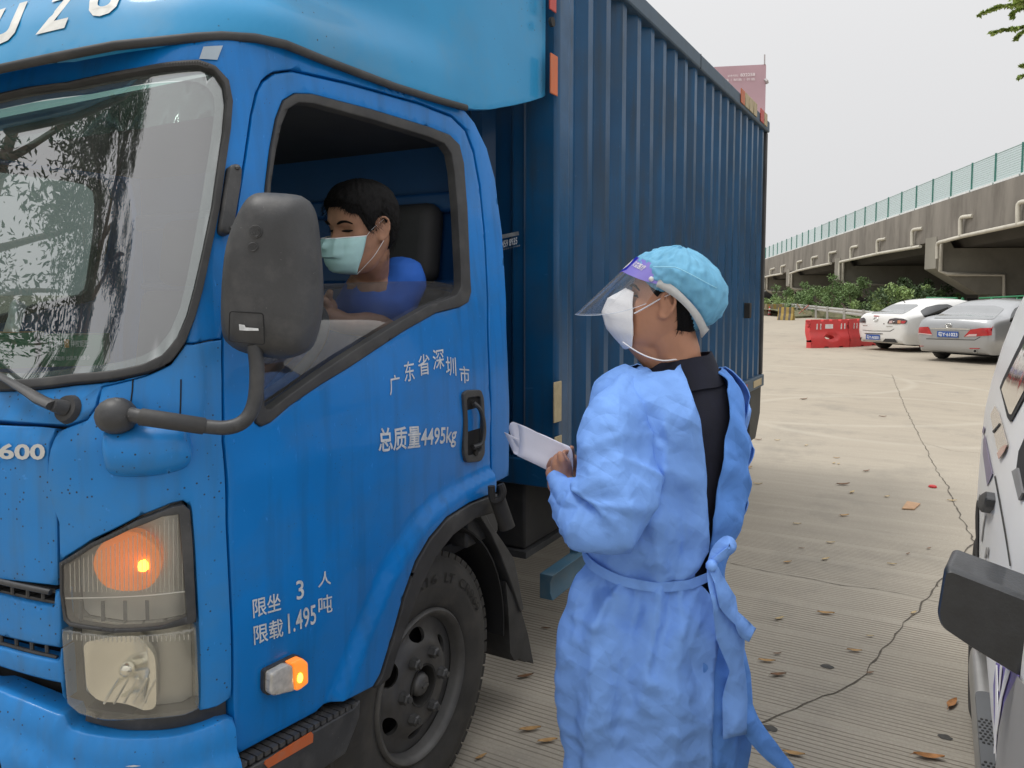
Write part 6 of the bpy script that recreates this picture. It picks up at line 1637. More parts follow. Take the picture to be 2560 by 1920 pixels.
for q in ([(876, 624), (962, 626), (964, 634), (878, 632)], [(1528, 654), (1664, 656), (1666, 666), (1530, 664)]):
    cp_(cs_, 'bumper_reflector', q, M_TAIL, silver, off=0.008, step=0.03)
MB().tube([cs_.ts.at(*H8(1265 + 38 * math.cos(a), 372 + 24 * math.sin(a)), 0.012) for a in [2 * math.pi * k / 24 for k in range(25)]], 0.009, 6).tube([cs_.ts.at(*H8(1265 + 14 * math.cos(a), 374 + 20 * math.sin(a)), 0.013) for a in [2 * math.pi * k / 20 for k in range(21)]], 0.007, 6).tube([cs_.ts.at(*H8(1265 + 34 * math.cos(a), 362 + 9 * math.sin(a)), 0.013) for a in [2 * math.pi * k / 20 for k in range(21)]], 0.007, 6).build('emblem', M_CHR, silver, 60)
MB().tube([cs_.pt(-0.01, -0.52, 0.30), cs_.pt(0.25, -0.52, 0.30)], 0.045, 12).build('exhaust_tip', M_CHR, silver, 60)
MB().tube([cs_.pt(-0.015, -0.52, 0.30), cs_.pt(0.2, -0.52, 0.30)], 0.034, 12).build('exhaust_bore', M_DARK, silver, 60)
cp_(cs_, 'door_handle', round_poly([(2085, 385), (2150, 392), (2152, 412), (2090, 402)], 6), M_CHR, silver, off=0.03, thick=0.02, step=0.03)
for x in (1.02, 3.82):
    for y in (0.905, -0.905): car_wheel(cs_, x, y, 0.33, 0.21, silver)
# wheel openings
def opening(car, x, r, parent, zc=0.34):
    for v0, v1 in ((0.0, 0.5), (1.5, 2.0)):
        pts = []
        for k in range(21):
            a = math.pi * k / 20 ; X, Z = x + r * math.cos(a), zc + r * math.sin(a) * 1.02
            # find v on that side with height Z
            lo, hi = (0.0, 0.6)
            for _ in range(30):
                m_ = (lo + hi) / 2
                if car.sec(X, m_)[1] < Z: lo = m_
                else: hi = m_
            pts.append(Vector((X, lo if v0 == 0.0 else 2 - lo)))
        b = [Vector((x - r, 0.0 if v0 == 0.0 else 2.0)), Vector((x + r, 0.0 if v0 == 0.0 else 2.0))]
        panel('wheel_opening', car.sh, pts + b, M_DARK, parent, px=False, off=0.004, thick=0.0, step=0.05)
opening(cs_, 1.02, 0.385, silver); opening(cs_, 3.82, 0.385, silver)
MB().box((0.5, -0.75, 0.16), (4.4, 0.75, 0.30), cs_.M).build('underbody', M_DARK, silver)
# ------------------------------------------------------------------ white saloon
M_WHT = pm('white_paint', (0.74, 0.74, 0.72), 0.3, coat=0.5, var=0.03, vs=2)
wpz = on_z(*H8(395, 690)); wpz.z = 0
white = thing('parked_car', 'white saloon with smoked tail lamps beside the red barriers', 'car', tuple(wpz))
ST_W = [tuple([r[0] * 0.925] + [r[1] * 1.0, r[2] * 0.965, r[3] * 1.06, r[4] * 0.965, r[5] * 1.03, r[6] * 0.965, r[7], r[8] * 0.94, r[9] * 0.995]) for r in ST_SEDAN]
cw = Car(ST_W, wpz, yaw_of(R(70)))
cw.body(M_WHT, white); cw.tail()
cp_(cw, 'rear_window', round_poly([(290, 222), (470, 116), (640, 104), (870, 106), (885, 122), (690, 230), (480, 222)], 14), M_REARGL, white)
cp_(cw, 'side_window', round_poly([(905, 190), (985, 140), (1130, 108), (1250, 104), (1320, 130), (1200, 260), (960, 268)], 16), M_CARGL, white)
cp_(cw, 'tail_lamp', round_poly([(146, 330), (158, 282), (205, 270), (222, 290), (226, 336)], 8), M_SMOKE, white, off=0.014, step=0.03)
wt = cp_(cw, 'tail_lamp', round_poly([(495, 345), (522, 292), (600, 278), (700, 288), (752, 310), (728, 348), (610, 352)], 12), M_SMOKE, white, off=0.014, step=0.03)
cp_(cw, 'lamp_lens', [(630, 308), (668, 308), (664, 346), (626, 344)], pm('lamp_amber_glass', (0.55, 0.20, 0.08), 0.2, coat=0.6), wt, off=0.019, step=0.03)
cp_(cw, 'lamp_lens', [(676, 312), (730, 316), (710, 346), (672, 346)], M_TAIL, wt, off=0.019, step=0.03)
cp_(cw, 'lamp_lens', [(528, 312), (566, 310), (562, 342), (520, 342)], M_TAILW, wt, off=0.019, step=0.03)
cp_(cw, 'brake_lamp', [(328, 246), (395, 250), (395, 258), (328, 256)], M_TAIL, white, off=0.01, step=0.03)
wl = cp_(cw, 'number_plate', [(232, 482), (405, 488), (402, 552), (230, 544)], M_PLATE, white, off=0.02, step=0.06)
lettering('plate_lettering', '粤Y·AK831', cw.ts, H8(242, 538), H8(396, 545), H8(242, 492), M_PLW, wl, off=0.023, bold=0.02)
cp_(cw, 'plate_lamp_bar', [(205, 466), (438, 470), (438, 478), (232, 476)], M_BLKP, white, off=0.012, step=0.05)
cp_(cw, 'rear_diffuser', [(112, 516), (178, 520), (210, 556), (440, 572), (470, 536), (590, 540), (640, 612), (420, 616), (190, 604), (140, 580)], M_BLKP, white, off=0.012, step=0.05)
cp_(cw, 'trunk_seam', [(185, 425), (300, 436), (530, 438), (580, 410), (584, 414), (534, 446), (300, 442), (184, 430)], M_BLKP, white, off=0.003, thick=0.001, step=0.03)
MB().tube([cw.ts.at(*H8(352 + 26 * math.cos(a), 292 + 20 * math.sin(a)), 0.012) for a in [2 * math.pi * k / 24 for k in range(25)]], 0.008, 6).build('emblem', M_CHR, white, 60)
cp_(cw, 'lock', [(446, 343), (458, 343), (458, 354), (446, 354)], M_BLKP, white, off=0.006, step=0.02)
for q in ([(188, 364), (246, 366), (246, 373), (188, 371)], [(484, 376), (558, 378), (558, 386), (484, 384)]): cp_(cw, 'badge', q, M_CHR, white, off=0.008, step=0.03)
an = cw.sh.at(*H8(718, 82), 0.0)
MB().tube([an, at_depth(*H8(697, 62), an.dot(FH))], 0.012, 5).build('antenna', M_BLKP, white)
for x in (0.95, 3.55):
    for y in (0.865, -0.865): car_wheel(cw, x, y, 0.32, 0.20, white)
opening(cw, 0.95, 0.375, white); opening(cw, 3.55, 0.375, white)
MB().box((0.5, -0.72, 0.17), (4.1, 0.72, 0.32), cw.M).build('underbody', M_DARK, white)

# ================================================================== white off-roader at the right edge
def J1(x, y): return (2320 + x * 0.34985, 820 + y * 0.34985)
def J2(x, y): return (2320 + x * 0.33755, 1360 + y * 0.33755)
ST_SUV = [
    (0.00, 0.55, 0.66, 0.70, 0.74, 0.98, 0.74, 1.60, 0.52, 1.66),
    (0.05, 0.45, 0.78, 0.70, 0.835, 1.02, 0.825, 1.70, 0.60, 1.77),
    (0.18, 0.42, 0.84, 0.70, 0.885, 1.05, 0.875, 1.75, 0.635, 1.82),
    (0.60, 0.40, 0.86, 0.70, 0.90, 1.06, 0.89, 1.77, 0.65, 1.85),
    (1.60, 0.40, 0.86, 0.70, 0.905, 1.06, 0.895, 1.78, 0.655, 1.86),
    (2.50, 0.40, 0.86, 0.70, 0.905, 1.05, 0.895, 1.74, 0.66, 1.83),
    (2.95, 0.40, 0.86, 0.70, 0.905, 1.04, 0.89, 1.45, 0.70, 1.53),
    (3.30, 0.40, 0.86, 0.70, 0.905, 1.02, 0.87, 1.08, 0.76, 1.13),
    (4.20, 0.42, 0.84, 0.68, 0.88, 0.93, 0.82, 1.00, 0.66, 1.03),
    (4.55, 0.46, 0.74, 0.64, 0.78, 0.82, 0.72, 0.92, 0.55, 0.95)]
SUV_Y = -0.145
suvp = Vector((4.02, SUV_Y - 0.905, 0))
suv = thing('off_road_vehicle', 'white off-road vehicle with purple decals and black mirror at the right edge', 'car', tuple(suvp))
cv = Car(ST_SUV, suvp, math.pi + R(-0.6))
M_SUVW = pm('suv_white_paint', (0.90, 0.89, 0.87), 0.35, spec=0.2, coat=0.1, var=0.04, vs=2)
cv.body(M_SUVW, suv)
def sv(name, pts, mat, parent=suv, off=0.002, thick=0.001, step=0.03, f=J1, **k):
    return panel(name, cv.sh, [f(*p) for p in pts], mat, parent, off=off, thick=thick, step=step, pxs=3, **k)
M_PURP = pm('purple_decal', (0.23, 0.19, 0.32), 0.4, var=0.1)
M_PURP2 = pm('purple_decal_deep', (0.17, 0.13, 0.42), 0.4, var=0.1)
M_SGREY = pm('grey_decal', (0.30, 0.295, 0.29), 0.35, var=0.08)
M_SUVGL = pm('suv_window', (0.16, 0.155, 0.15), 0.05, spec=0.9, coat=0.8, var=0.3, vs=5)
wr = sv('rear_side_window', round_poly([(520, 425), (545, 360), (690, 60), (760, -80), (760, 380), (600, 676), (575, 640)], 10), M_BLKP, off=0.003)
sv('pane', round_poly([(535, 440), (560, 380), (690, 130), (760, 0), (760, 330), (608, 622), (590, 615)], 8), M_SUVGL, parent=wr, off=0.004)
sv('front_window', [(618, 1020), (640, 1000), (655, 880), (760, 640), (760, 1180), (670, 1235)], M_BLKP, off=0.002)
sv('window_sill', [(620, 1028), (662, 1000), (700, 1180), (672, 1235)], pm('sill_grey', (0.22, 0.22, 0.225), 0.4), off=0.006, thick=0.004)
tlm = sv('tail_lamp', round_poly([(455, 620), (488, 555), (520, 610), (582, 830), (560, 880), (525, 935), (500, 840)], 8), pm('lamp_milky', (0.50, 0.44, 0.38), 0.25, coat=0.5, var=0.15, vs=20), off=0.004)
sv('red_lens', [(512, 895), (540, 855), (575, 835), (582, 842), (560, 890), (524, 938)], pm('lamp_rosy', (0.52, 0.16, 0.13), 0.3, coat=0.5), parent=tlm, off=0.006)
sv('lamp_joint', [(476, 738), (512, 700), (526, 680), (534, 690), (516, 712), (484, 752)], M_BLKP, parent=tlm, off=0.006, step=0.015)
sv('stripe', [(392, 740), (404, 700), (414, 712), (402, 762)], M_PURP, off=0.003)
sv('stripe', [(400, 800), (412, 762), (470, 1040), (430, 1130), (412, 1000), (398, 900)], M_PURP, off=0.003)
hd2 = sv('door_handle', round_poly([(408, 1250), (430, 1195), (475, 1172), (484, 1230), (470, 1290), (440, 1328), (412, 1300)], 10), M_PLA, off=0.022, thick=0.022, step=0.012, bevel=0.006)
sv('fuel_flap', round_poly([(386, 1225), (398, 1190), (406, 1200), (396, 1245)], 4), pm('sill_grey', (0.22, 0.22, 0.225), 0.4), off=0.012)
sv('door_seam', [(478, 1060), (486, 1050), (520, 1230), (560, 1460), (596, 1700), (588, 1700), (552, 1470), (512, 1240)], M_BLKP, off=0.0015, thick=0.001, step=0.02)
sv('emblem_strip', [(385, 1520), (400, 1400), (415, 1340), (418, 1345), (404, 1420), (392, 1530)], M_SGREY, off=0.003)
sv('letter_mark', [(410, 1640), (424, 1568), (430, 1568), (432, 1600), (438, 1568), (442, 1570), (434, 1650), (428, 1610), (416, 1648)], M_SGREY, off=0.003, step=0.015)
# lower door decals
sv('flame_decal', [(520, 880), (700, 980), (660, 1050), (560, 1330), (525, 1560), (505, 1300), (500, 1050)], M_PURP2, off=0.004, f=J2)
for q in ([(530, 900), (540, 905), (548, 1180), (530, 1560), (518, 1560), (528, 1250)], [(566, 905), (580, 915), (560, 1100), (552, 1090)], [(610, 930), (640, 950), (580, 1150), (540, 1420), (530, 1420), (556, 1180)]):
    sv('flame_highlight', q, M_SUVW, off=0.007, f=J2, step=0.02)
sv('grey_wave_decal', [(690, 985), (780, 1100), (780, 1700), (520, 1700), (545, 1380), (590, 1180)], M_SGREY, off=0.005, f=J2)
# rear wheel, running board
car_wheel(cv, 0.78, -0.90, 0.36, 0.24, suv); car_wheel(cv, 0.78, 0.90, 0.36, 0.24, suv); car_wheel(cv, 3.55, -0.90, 0.36, 0.24, suv); car_wheel(cv, 3.55, 0.90, 0.36, 0.24, suv)
opening(cv, 0.78, 0.43, suv, 0.38); opening(cv, 3.55, 0.43, suv, 0.38)
MB().box((0.4, -0.75, 0.30), (4.2, 0.75, 0.48), cv.M).build('underbody', M_DARK, suv)
M_ALU = pm('brushed_metal', (0.42, 0.41, 0.39), 0.35, metal=0.7, var=0.15, vs=4)
M_TREAD = pm('step_plastic', (0.115, 0.12, 0.125), 0.6, var=0.1, bump=0.1, bs=200)
b_in, b_out, bz = SUV_Y - 0.05, SUV_Y + 0.030, 0.40
e0 = on_z(*J2(400, 1010), bz)
xe = 3.02; xs_ = 0.95
board = MB()
rgs = []
for k, (x, q) in enumerate(((xe, 0.25), (xe - 0.02, 0.6), (xe - 0.06, 0.85), (xe - 0.14, 1.0), (xs_, 1.0))):
    hw_, hh = (b_out - b_in) / 2 * q, 0.045 * (0.6 + 0.4 * q); cy = b_in + (b_out - b_in) / 2
    rgs.append([Vector((x, cy + hw_ * abs(math.cos(a)) ** 0.6 * (1 if math.cos(a) > 0 else -1), bz - 0.045 + hh * abs(math.sin(a)) ** 0.7 * (1 if math.sin(a) > 0 else -1))) for a in [2 * math.pi * j / 20 for j in range(20)]])
board.rings(rgs).build('running_board', M_ALU, suv, 40)
tp_ = round_poly([(2.60, b_in + 0.005), (2.60, b_out - 0.008), (xs_ + 0.02, b_out - 0.008), (xs_ + 0.02, b_in + 0.005)], 0.03)
tread_ = MB().prism([(p[0], p[1]) for p in tp_], bz - 0.004, bz + 0.008).build('step_tread', M_TREAD, suv, 30, clean=True)
k = 0
for i in range(50):
    for j in range(5):
        x = 2.42 - i * 0.016; y = b_in + 0.016 + j * 0.0115 + (0.0057 if i % 2 else 0)
        if x < 1.3 or 8 < i % 16 < 14: continue
        if k == 0: d0_ = MB().lathe([(0.0038, 0.0), (0.003, 0.003), (0.0001, 0.004)], 8, Matrix.Translation((x, y, bz + 0.008))).build('grip_stud', M_BLKP, tread_, 60); x00, y00 = x, y
        else:
            c_ = dup(d0_, tread_, (x - x00, y - y00, 0))
        k += 1
# mirror
M_MIR = pm('mirror_black', (0.018, 0.020, 0.023), 0.38, coat=0.3, var=0.25, vs=30, bump=0.15, bs=160, spots=(0.4, 0.4, 0.4), spot_s=60, spot_t=0.05)
smir = bpy.data.objects.new('wing_mirror', None); COL.objects.link(smir)
mo_p = [J2(64, 490), J2(110, 170), J2(200, 90), J2(260, 110), J2(720, 260), J2(900, 320), J2(900, 1130), J2(710, 990), J2(330, 760), J2(110, 610), J2(70, 560)]
mcn = at_depth(2460, 1540, 1.20)
smir.location = mcn; WLOC[smir.name] = mcn.copy(); link_parent(smir, suv); tag(smir, 'large black wing mirror seen from its rounded back')
msn = (Vector((-0.95, 0.12, 0)) ).normalized()
msx = Vector((0, 0, 1)).cross(msn)
# rounded slab: back face, top face leaning away
msh2 = plane_shell(mcn, msx, (0, 0, 1), 1.0, 1.0)
face = round_poly([J2(66, 500) + (14,), J2(118, 178) + (10,), J2(160, 165) + (6,), J2(720, 380) + (4,), J2(960, 470) + (4,), J2(960, 1160) + (10,), J2(710, 990) + (4,), J2(330, 760) + (4,), J2(100, 605) + (22,)], 6)
fq = [msh2.uv(p[0], p[1]) for p in face]; fq.append(fq[0])
cq = sum(fq, Vector((0, 0))) / len(fq)
rings = []
for (sc, dpt) in ((0.93, 0.012), (0.985, 0.006), (1.0, -0.006), (1.0, -0.03)):
    rings.append([msh2.P(*(cq + (q - cq) * sc), dpt) for q in fq[:-1]])
back = Vector((0.14, 0, 0.055)); R2 = [p + Vector((0.058, -0.008, 0.004)) for p in rings[-1]]
rings.append([rings[-1][i] + (R2[i] - rings[-1][i]) * 0.8 for i in range(len(R2))]); rings.append(R2)
MB().rings(rings).build('mirror_head', M_MIR, smir, 45, clean=True)
mr_in = [p + Vector((0.003, 0, 0)) for p in R2]
cmid = sum(mr_in, Vector()) / len(mr_in)
MB().add([cmid + (p - cmid) * 0.93 for p in mr_in], [tuple(range(len(mr_in)))]).build('mirror_glass', MATS['mirror_silver'], smir, None)
MB().tube([cmid + Vector((-0.05, -0.08, -0.06)), Vector((cmid.x + 0.05, SUV_Y - 0.06, cmid.z - 0.05))], 0.04, 10).build('mirror_foot', M_MIR, smir, 60)
# ================================================================== people
def union_mesh(mb, voxel, it=3, fac=0.5):
    me = bpy.data.meshes.new('u'); me.from_pydata(mb.v, [], mb.f)
    bm = bmesh.new(); bm.from_mesh(me); bmesh.ops.recalc_face_normals(bm, faces=bm.faces); bm.to_mesh(me); bm.free()
    o = bpy.data.objects.new('u', me); COL.objects.link(o)
    r = o.modifiers.new('r', 'REMESH'); r.mode = 'VOXEL'; r.voxel_size = voxel
    if it:
        s_ = o.modifiers.new('s', 'SMOOTH'); s_.factor = fac; s_.iterations = it
    dg = bpy.context.evaluated_depsgraph_get(); dg.update()
    m2 = bpy.data.meshes.new_from_object(o.evaluated_get(dg))
    v = [p.co.copy() for p in m2.vertices]; f = [tuple(p.vertices) for p in m2.polygons]
    bpy.data.objects.remove(o); bpy.data.meshes.remove(me); bpy.data.meshes.remove(m2)
    return v, f
def chain(mb, pts, rs, n=14):
    """tapered limb with round joints."""
    pts = [Vector(p) for p in pts]
    for i in range(len(pts) - 1):
        a, b = pts[i], pts[i + 1]; k = 6
        mb.tube([a + (b - a) * (j / k) for j in range(k + 1)], [rs[i] + (rs[i + 1] - rs[i]) * j / k for j in range(k + 1)], n)
    for p, r in zip(pts, rs): mb.ball(p, r, n)
    return mb
HT = [(-.124, .055, .005, .020), (-.118, .070, -.012, .034), (-.105, .082, -.030, .047), (-.085, .086, -.050, .058), (-.06, .087, -.072, .067), (-.03, .087, -.090, .0735), (.0, .086, -.099, .0765), (.03, .091, -.103, .0775), (.06, .086, -.100, .074), (.085, .072, -.088, .064), (.105, .048, -.064, .047), (.116, .020, -.034, .022), (.119, -.004, -.010, .004)]
_hh = [r[0] for r in HT]
def head_local(th, h):
    xf, xb, w = (catmull1(_hh, [r[k] for r in HT], h) for k in (1, 2, 3))
    c, s_ = math.cos(th), math.sin(th); e = 0.90
    cx = (xf + xb) / 2; ax = (xf - xb) / 2
    x = cx + ax * (abs(c) ** e) * (1 if c >= 0 else -1); y = w * (abs(s_) ** e) * (1 if s_ >= 0 else -1)
    if c > 0:
        nose = math.exp(-(y / 0.013) ** 2) * (0.026 * sst(0.022, -0.030, h) * sst(-0.052, -0.038, h))
        brow = 0.004 * math.exp(-((h - 0.022) / 0.010) ** 2) * math.exp(-((abs(y) - 0.028) / 0.022) ** 2)
        eye = -0.010 * math.exp(-((h - 0.002) / 0.013) ** 2) * math.exp(-((abs(y) - 0.031) / 0.016) ** 2)
        cheek = 0.004 * math.exp(-((h + 0.030) / 0.02) ** 2) * math.exp(-((abs(y) - 0.045) / 0.02) ** 2)
        lip = 0.006 * math.exp(-((h + 0.072) / 0.012) ** 2) * math.exp(-(y / 0.022) ** 2)
        chin = 0.006 * math.exp(-((h + 0.105) / 0.014) ** 2) * math.exp(-(y / 0.02) ** 2)
        x += nose + brow + eye + cheek + lip + chin
    return Vector((x, y, h))
class Head:
    def __init__(s, c, fwd, up, sc=1.0):
        f = Vector(fwd).normalized(); u = Vector(up); u = (u - f * u.dot(f)).normalized(); l_ = u.cross(f)
        s.M = Matrix.Translation(c) @ Matrix(((f.x, l_.x, u.x, 0), (f.y, l_.y, u.y, 0), (f.z, l_.z, u.z, 0), (0, 0, 0, 1))) @ Matrix.Scale(sc, 4)
        s.f, s.u, s.l = f, u, l_
        s.sh = Shell(lambda t, h: s.M @ head_local(t / 0.08, h), -math.pi * 0.08, math.pi * 0.08, 90, -0.123, 0.118, 60, f)
    def p(s, x, y, z): return s.M @ Vector((x, y, z))
    def on(s, th, h, off=0.0):
        q = head_local(th, h); e = 0.02
        a = head_local(th + e, h) - head_local(th - e, h); b = head_local(th, min(h + 0.004, 0.1185)) - head_local(th, max(h - 0.004, -0.1235))
        n = a.cross(b)
        n = n.normalized() if n.length > 1e-9 else Vector((0, 0, 1))
        c = Vector((-0.006, 0, 0))
        if n.dot(q - c) < 0: n = -n
        return s.M @ (q + n * off)
    def mesh(s, mb, ears=True):
        NT, NH = 64, 46; V = []; F = []
        for j in range(NH + 1):
            h = -0.1239 + (0.1189 + 0.1239) * j / NH
            for i in range(NT): V.append(s.M @ head_local(2 * math.pi * i / NT, h))
        for j in range(NH):
            for i in range(NT):
                i2 = (i + 1) % NT; F.append((j * NT + i, j * NT + i2, (j + 1) * NT + i2, (j + 1) * NT + i))
        F.append(tuple(range(NT))[::-1]); F.append(tuple(NH * NT + i for i in range(NT)))
        mb.add(V, F)
        if ears:
            for sg in (1, -1):
                hx = [(.004, .078, -.004), (.010, .083, .014), (.004, .088, .027), (-.008, .092, .031), (-.020, .094, .025), (-.026, .094, .010), (-.024, .091, -.008), (-.017, .086, -.024), (-.008, .081, -.033), (.001, .078, -.030), (.004, .077, -.018)]
                pts = smooth_poly([s.p(a, b * sg, c) for a, b, c in hx], False, 3)
                mb.tube(pts, [0.0048] * len(pts), 8)
                ah = [(-.002, .081, .014), (-.010, .086, .012), (-.015, .086, .0), (-.011, .083, -.014)]
                mb.tube(smooth_poly([s.p(a, b * sg, c) for a, b, c in ah], False, 3), [0.0035] * 10, 7)
                Mx = Matrix.Translation(s.p(-.010, .078 * sg, -.002)) @ (s.M.to_3x3().normalized().to_4x4()) @ Matrix.Rotation(R(18) * sg, 4, 'Z')
                mb.ball((0, 0, 0), (0.018, 0.007, 0.030), 12, Mx)
                mb.ball(s.p(-.002, .079 * sg, -.029), 0.0085, 8)
        return mb
    def cloth(s, line, off, name, mat, parent, noise_a=0.0, noise_s=30, nt=96, nh=28, top=0.1187, smooth=180, edge=0.0):
        """a cap of hair or fabric: from the line (theta -> height) up over the crown."""
        V = []; F = []
        for j in range(nh + 1):
            for i in range(nt):
                th = 2 * math.pi * i / nt; h0 = line(th); t = (j / nh); h = h0 + (top - h0) * (t ** 0.85)
                o = off(th, h, t)
                o += 0.35 * noise_a * noise.noise(Vector((th * 30, h * 60, 3.0))) + noise_a * noise.noise(Vector((math.cos(th) * 2, math.sin(th) * 2, h * 12)) * noise_s * 0.06) * (0.3 + 0.7 * min(1, t * 4))
                if j == 0: o = max(0.0005, o * edge)
                V.append(s.on(th, h, o))
        for j in range(nh):
            for i in range(nt):
                i2 = (i + 1) % nt; F.append((j * nt + i, j * nt + i2, (j + 1) * nt + i2, (j + 1) * nt + i))
        F.append(tuple(nh * nt + i for i in range(nt)))
        return mk(name, V, F, mat, parent, smooth)
M_SKIN = pm('skin', (0.45, 0.225, 0.14), 0.5, var=0.10, vs=14, sub=0.12, bump=0.05, bs=220, spec=0.35)
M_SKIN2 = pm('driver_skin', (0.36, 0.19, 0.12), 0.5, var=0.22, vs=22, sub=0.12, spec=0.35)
M_HAIR = pm('black_hair', (0.006, 0.0055, 0.0055), 0.65, spec=0.15, var=0.3, vs=40, bump=0.6, bs=260, stretch=(1, 1, 0.3))
M_NAVY = pm('navy_polo', (0.0075, 0.0085, 0.020), 0.85, var=0.25, vs=20, bump=0.15, bs=300)
def crease_mat(name, col, amp=1.0, seed=0.0):
    """thin non-woven cloth: straight sharp creases between flat facets, fine fibre grain."""
    m = pm(name, col, 0.80, var=0.05, vs=6, spec=0.2); n = m.node_tree.nodes; l = m.node_tree.links; b = n['Principled BSDF']
    geo = n.new('ShaderNodeNewGeometry'); tot = None
    def mth(op, a, c):
        x = n.new('ShaderNodeMath'); x.operation = op
        for i, v in enumerate((a, c)):
            if isinstance(v, (int, float)): x.inputs[i].default_value = v
            else: l.new(v, x.inputs[i])
        return x.outputs[0]
    for i, (rx, ry, rz, wl, am, ds) in enumerate(((0.5, 0.2, 0.4, 0.19, 0.010, 1.6), (0.9, 0.7, 0.1, 0.13, 0.008, 2.0), (-0.6, 0.5, 0.9, 0.16, 0.009, 1.8), (1.3, -0.4, 0.3, 0.085, 0.0050, 2.4), (-1.0, 0.9, -0.5, 0.060, 0.0034, 2.6), (0.2, -1.1, 0.8, 0.045, 0.0022, 3.0))):
        mp = n.new('ShaderNodeMapping'); mp.inputs['Rotation'].default_value = (rx, ry, rz); mp.inputs['Location'].default_value = (seed + i * 0.7, seed, 0)
        l.new(geo.outputs['Position'], mp.inputs['Vector'])
        w = n.new('ShaderNodeTexWave'); w.wave_type = 'BANDS'; w.bands_direction = 'X'; w.wave_profile = 'TRI'
        w.inputs['Scale'].default_value = 0.314 / wl; w.inputs['Distortion'].default_value = ds; w.inputs['Detail'].default_value = 1.0; w.inputs['Detail Scale'].default_value = 0.7
        l.new(mp.outputs[0], w.inputs['Vector'])
        k = n.new('ShaderNodeTexNoise'); k.inputs['Scale'].default_value = 0.8 / wl; k.inputs['Detail'].default_value = 1.0; l.new(mp.outputs[0], k.inputs['Vector'])
        kr = n.new('ShaderNodeMapRange'); kr.inputs[1].default_value = 0.42; kr.inputs[2].default_value = 0.60; l.new(k.outputs[0], kr.inputs[0])
        h = mth('MULTIPLY', mth('MULTIPLY', w.outputs['Fac'], kr.outputs[0]), am * amp * 100)
        tot = h if tot is None else mth('ADD', tot, h)
    bp = n.new('ShaderNodeBump'); bp.inputs['Strength'].default_value = 1.0; bp.inputs['Distance'].default_value = 0.01
    l.new(tot, bp.inputs['Height'])
    x = n.new('ShaderNodeTexNoise'); x.inputs['Scale'].default_value = 420; l.new(geo.outputs['Position'], x.inputs['Vector'])
    b2 = n.new('ShaderNodeBump'); b2.inputs['Strength'].default_value = 0.6; b2.inputs['Distance'].default_value = 0.0006
    l.new(x.outputs[0], b2.inputs['Height']); l.new(bp.outputs[0], b2.inputs['Normal']); l.new(b2.outputs[0], b.inputs['Normal'])
    return m
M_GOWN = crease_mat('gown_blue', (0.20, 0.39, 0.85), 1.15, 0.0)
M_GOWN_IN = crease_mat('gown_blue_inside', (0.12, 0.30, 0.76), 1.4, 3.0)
M_CAP = pm('cap_blue', (0.17, 0.46, 0.68), 0.75, var=0.10, vs=30, bump=0.35, bs=60, alpha=0.86)
M_MASKW = pm('mask_white', (0.82, 0.82, 0.84), 0.75, var=0.03, vs=30, bump=0.15, bs=120)
def M_(x, y): return (1400 + x * 0.21694, 600 + y * 0.217)
DP = 1.96
base_w = at_depth(1640, 1900, DP); base_w.z = 0
worker = thing('person', 'person in blue gown, cap, mask and face shield holding papers by the truck door', 'person', tuple(base_w))
rows = [(792, 1405, 1530), (805, 1372, 1552), (820, 1335, 1574), (845, 1305, 1590), (880, 1288, 1597), (930, 1280, 1604), (1000, 1282, 1607), (1060, 1286, 1604), (1120, 1288, 1590), (1180, 1282, 1566), (1235, 1272, 1548), (1280, 1252, 1558), (1330, 1236, 1574), (1400, 1224, 1594), (1480, 1222, 1604), (1560, 1232, 1604), (1640, 1246, 1596), (1740, 1262, 1590), (1800, 1268, 1588)]
rz = []; rc = []; ra_ = []
for y, xl, xr in rows:
    a, b = at_depth(*G(xl, y), DP), at_depth(*G(xr, y), DP); rz.append((a.z + b.z) / 2); rc.append((a + b) / 2); ra_.append((b - a).length / 2)
ZS = [-z for z in rz]
def tor_fn(u, z):
    ph = u / 0.2
    cx, cy, a = (catmull1(ZS, s_, -z) for s_ in ([c.x for c in rc], [c.y for c in rc], ra_))
    b = a * (0.66 - 0.10 * sst(1.25, 1.36, z)) + 0.012
    c, s_ = math.cos(ph), math.sin(ph); e = 0.92
    return Vector((cx, cy, z)) + RGT * (a * (abs(c) ** e) * (1 if c >= 0 else -1)) - FH * (b * (abs(s_) ** e) * (1 if s_ >= 0 else -1))
ZT, ZB = rz[0], rz[-1]
tor = Shell(tor_fn, -math.pi * 0.2, math.pi * 1.001 * 0.2, 140, ZB, ZT, 120, RGT)
torf = Shell(tor_fn, 0.0, math.pi * 0.2, 90, ZB, ZT, 120, -FH)           # camera side only
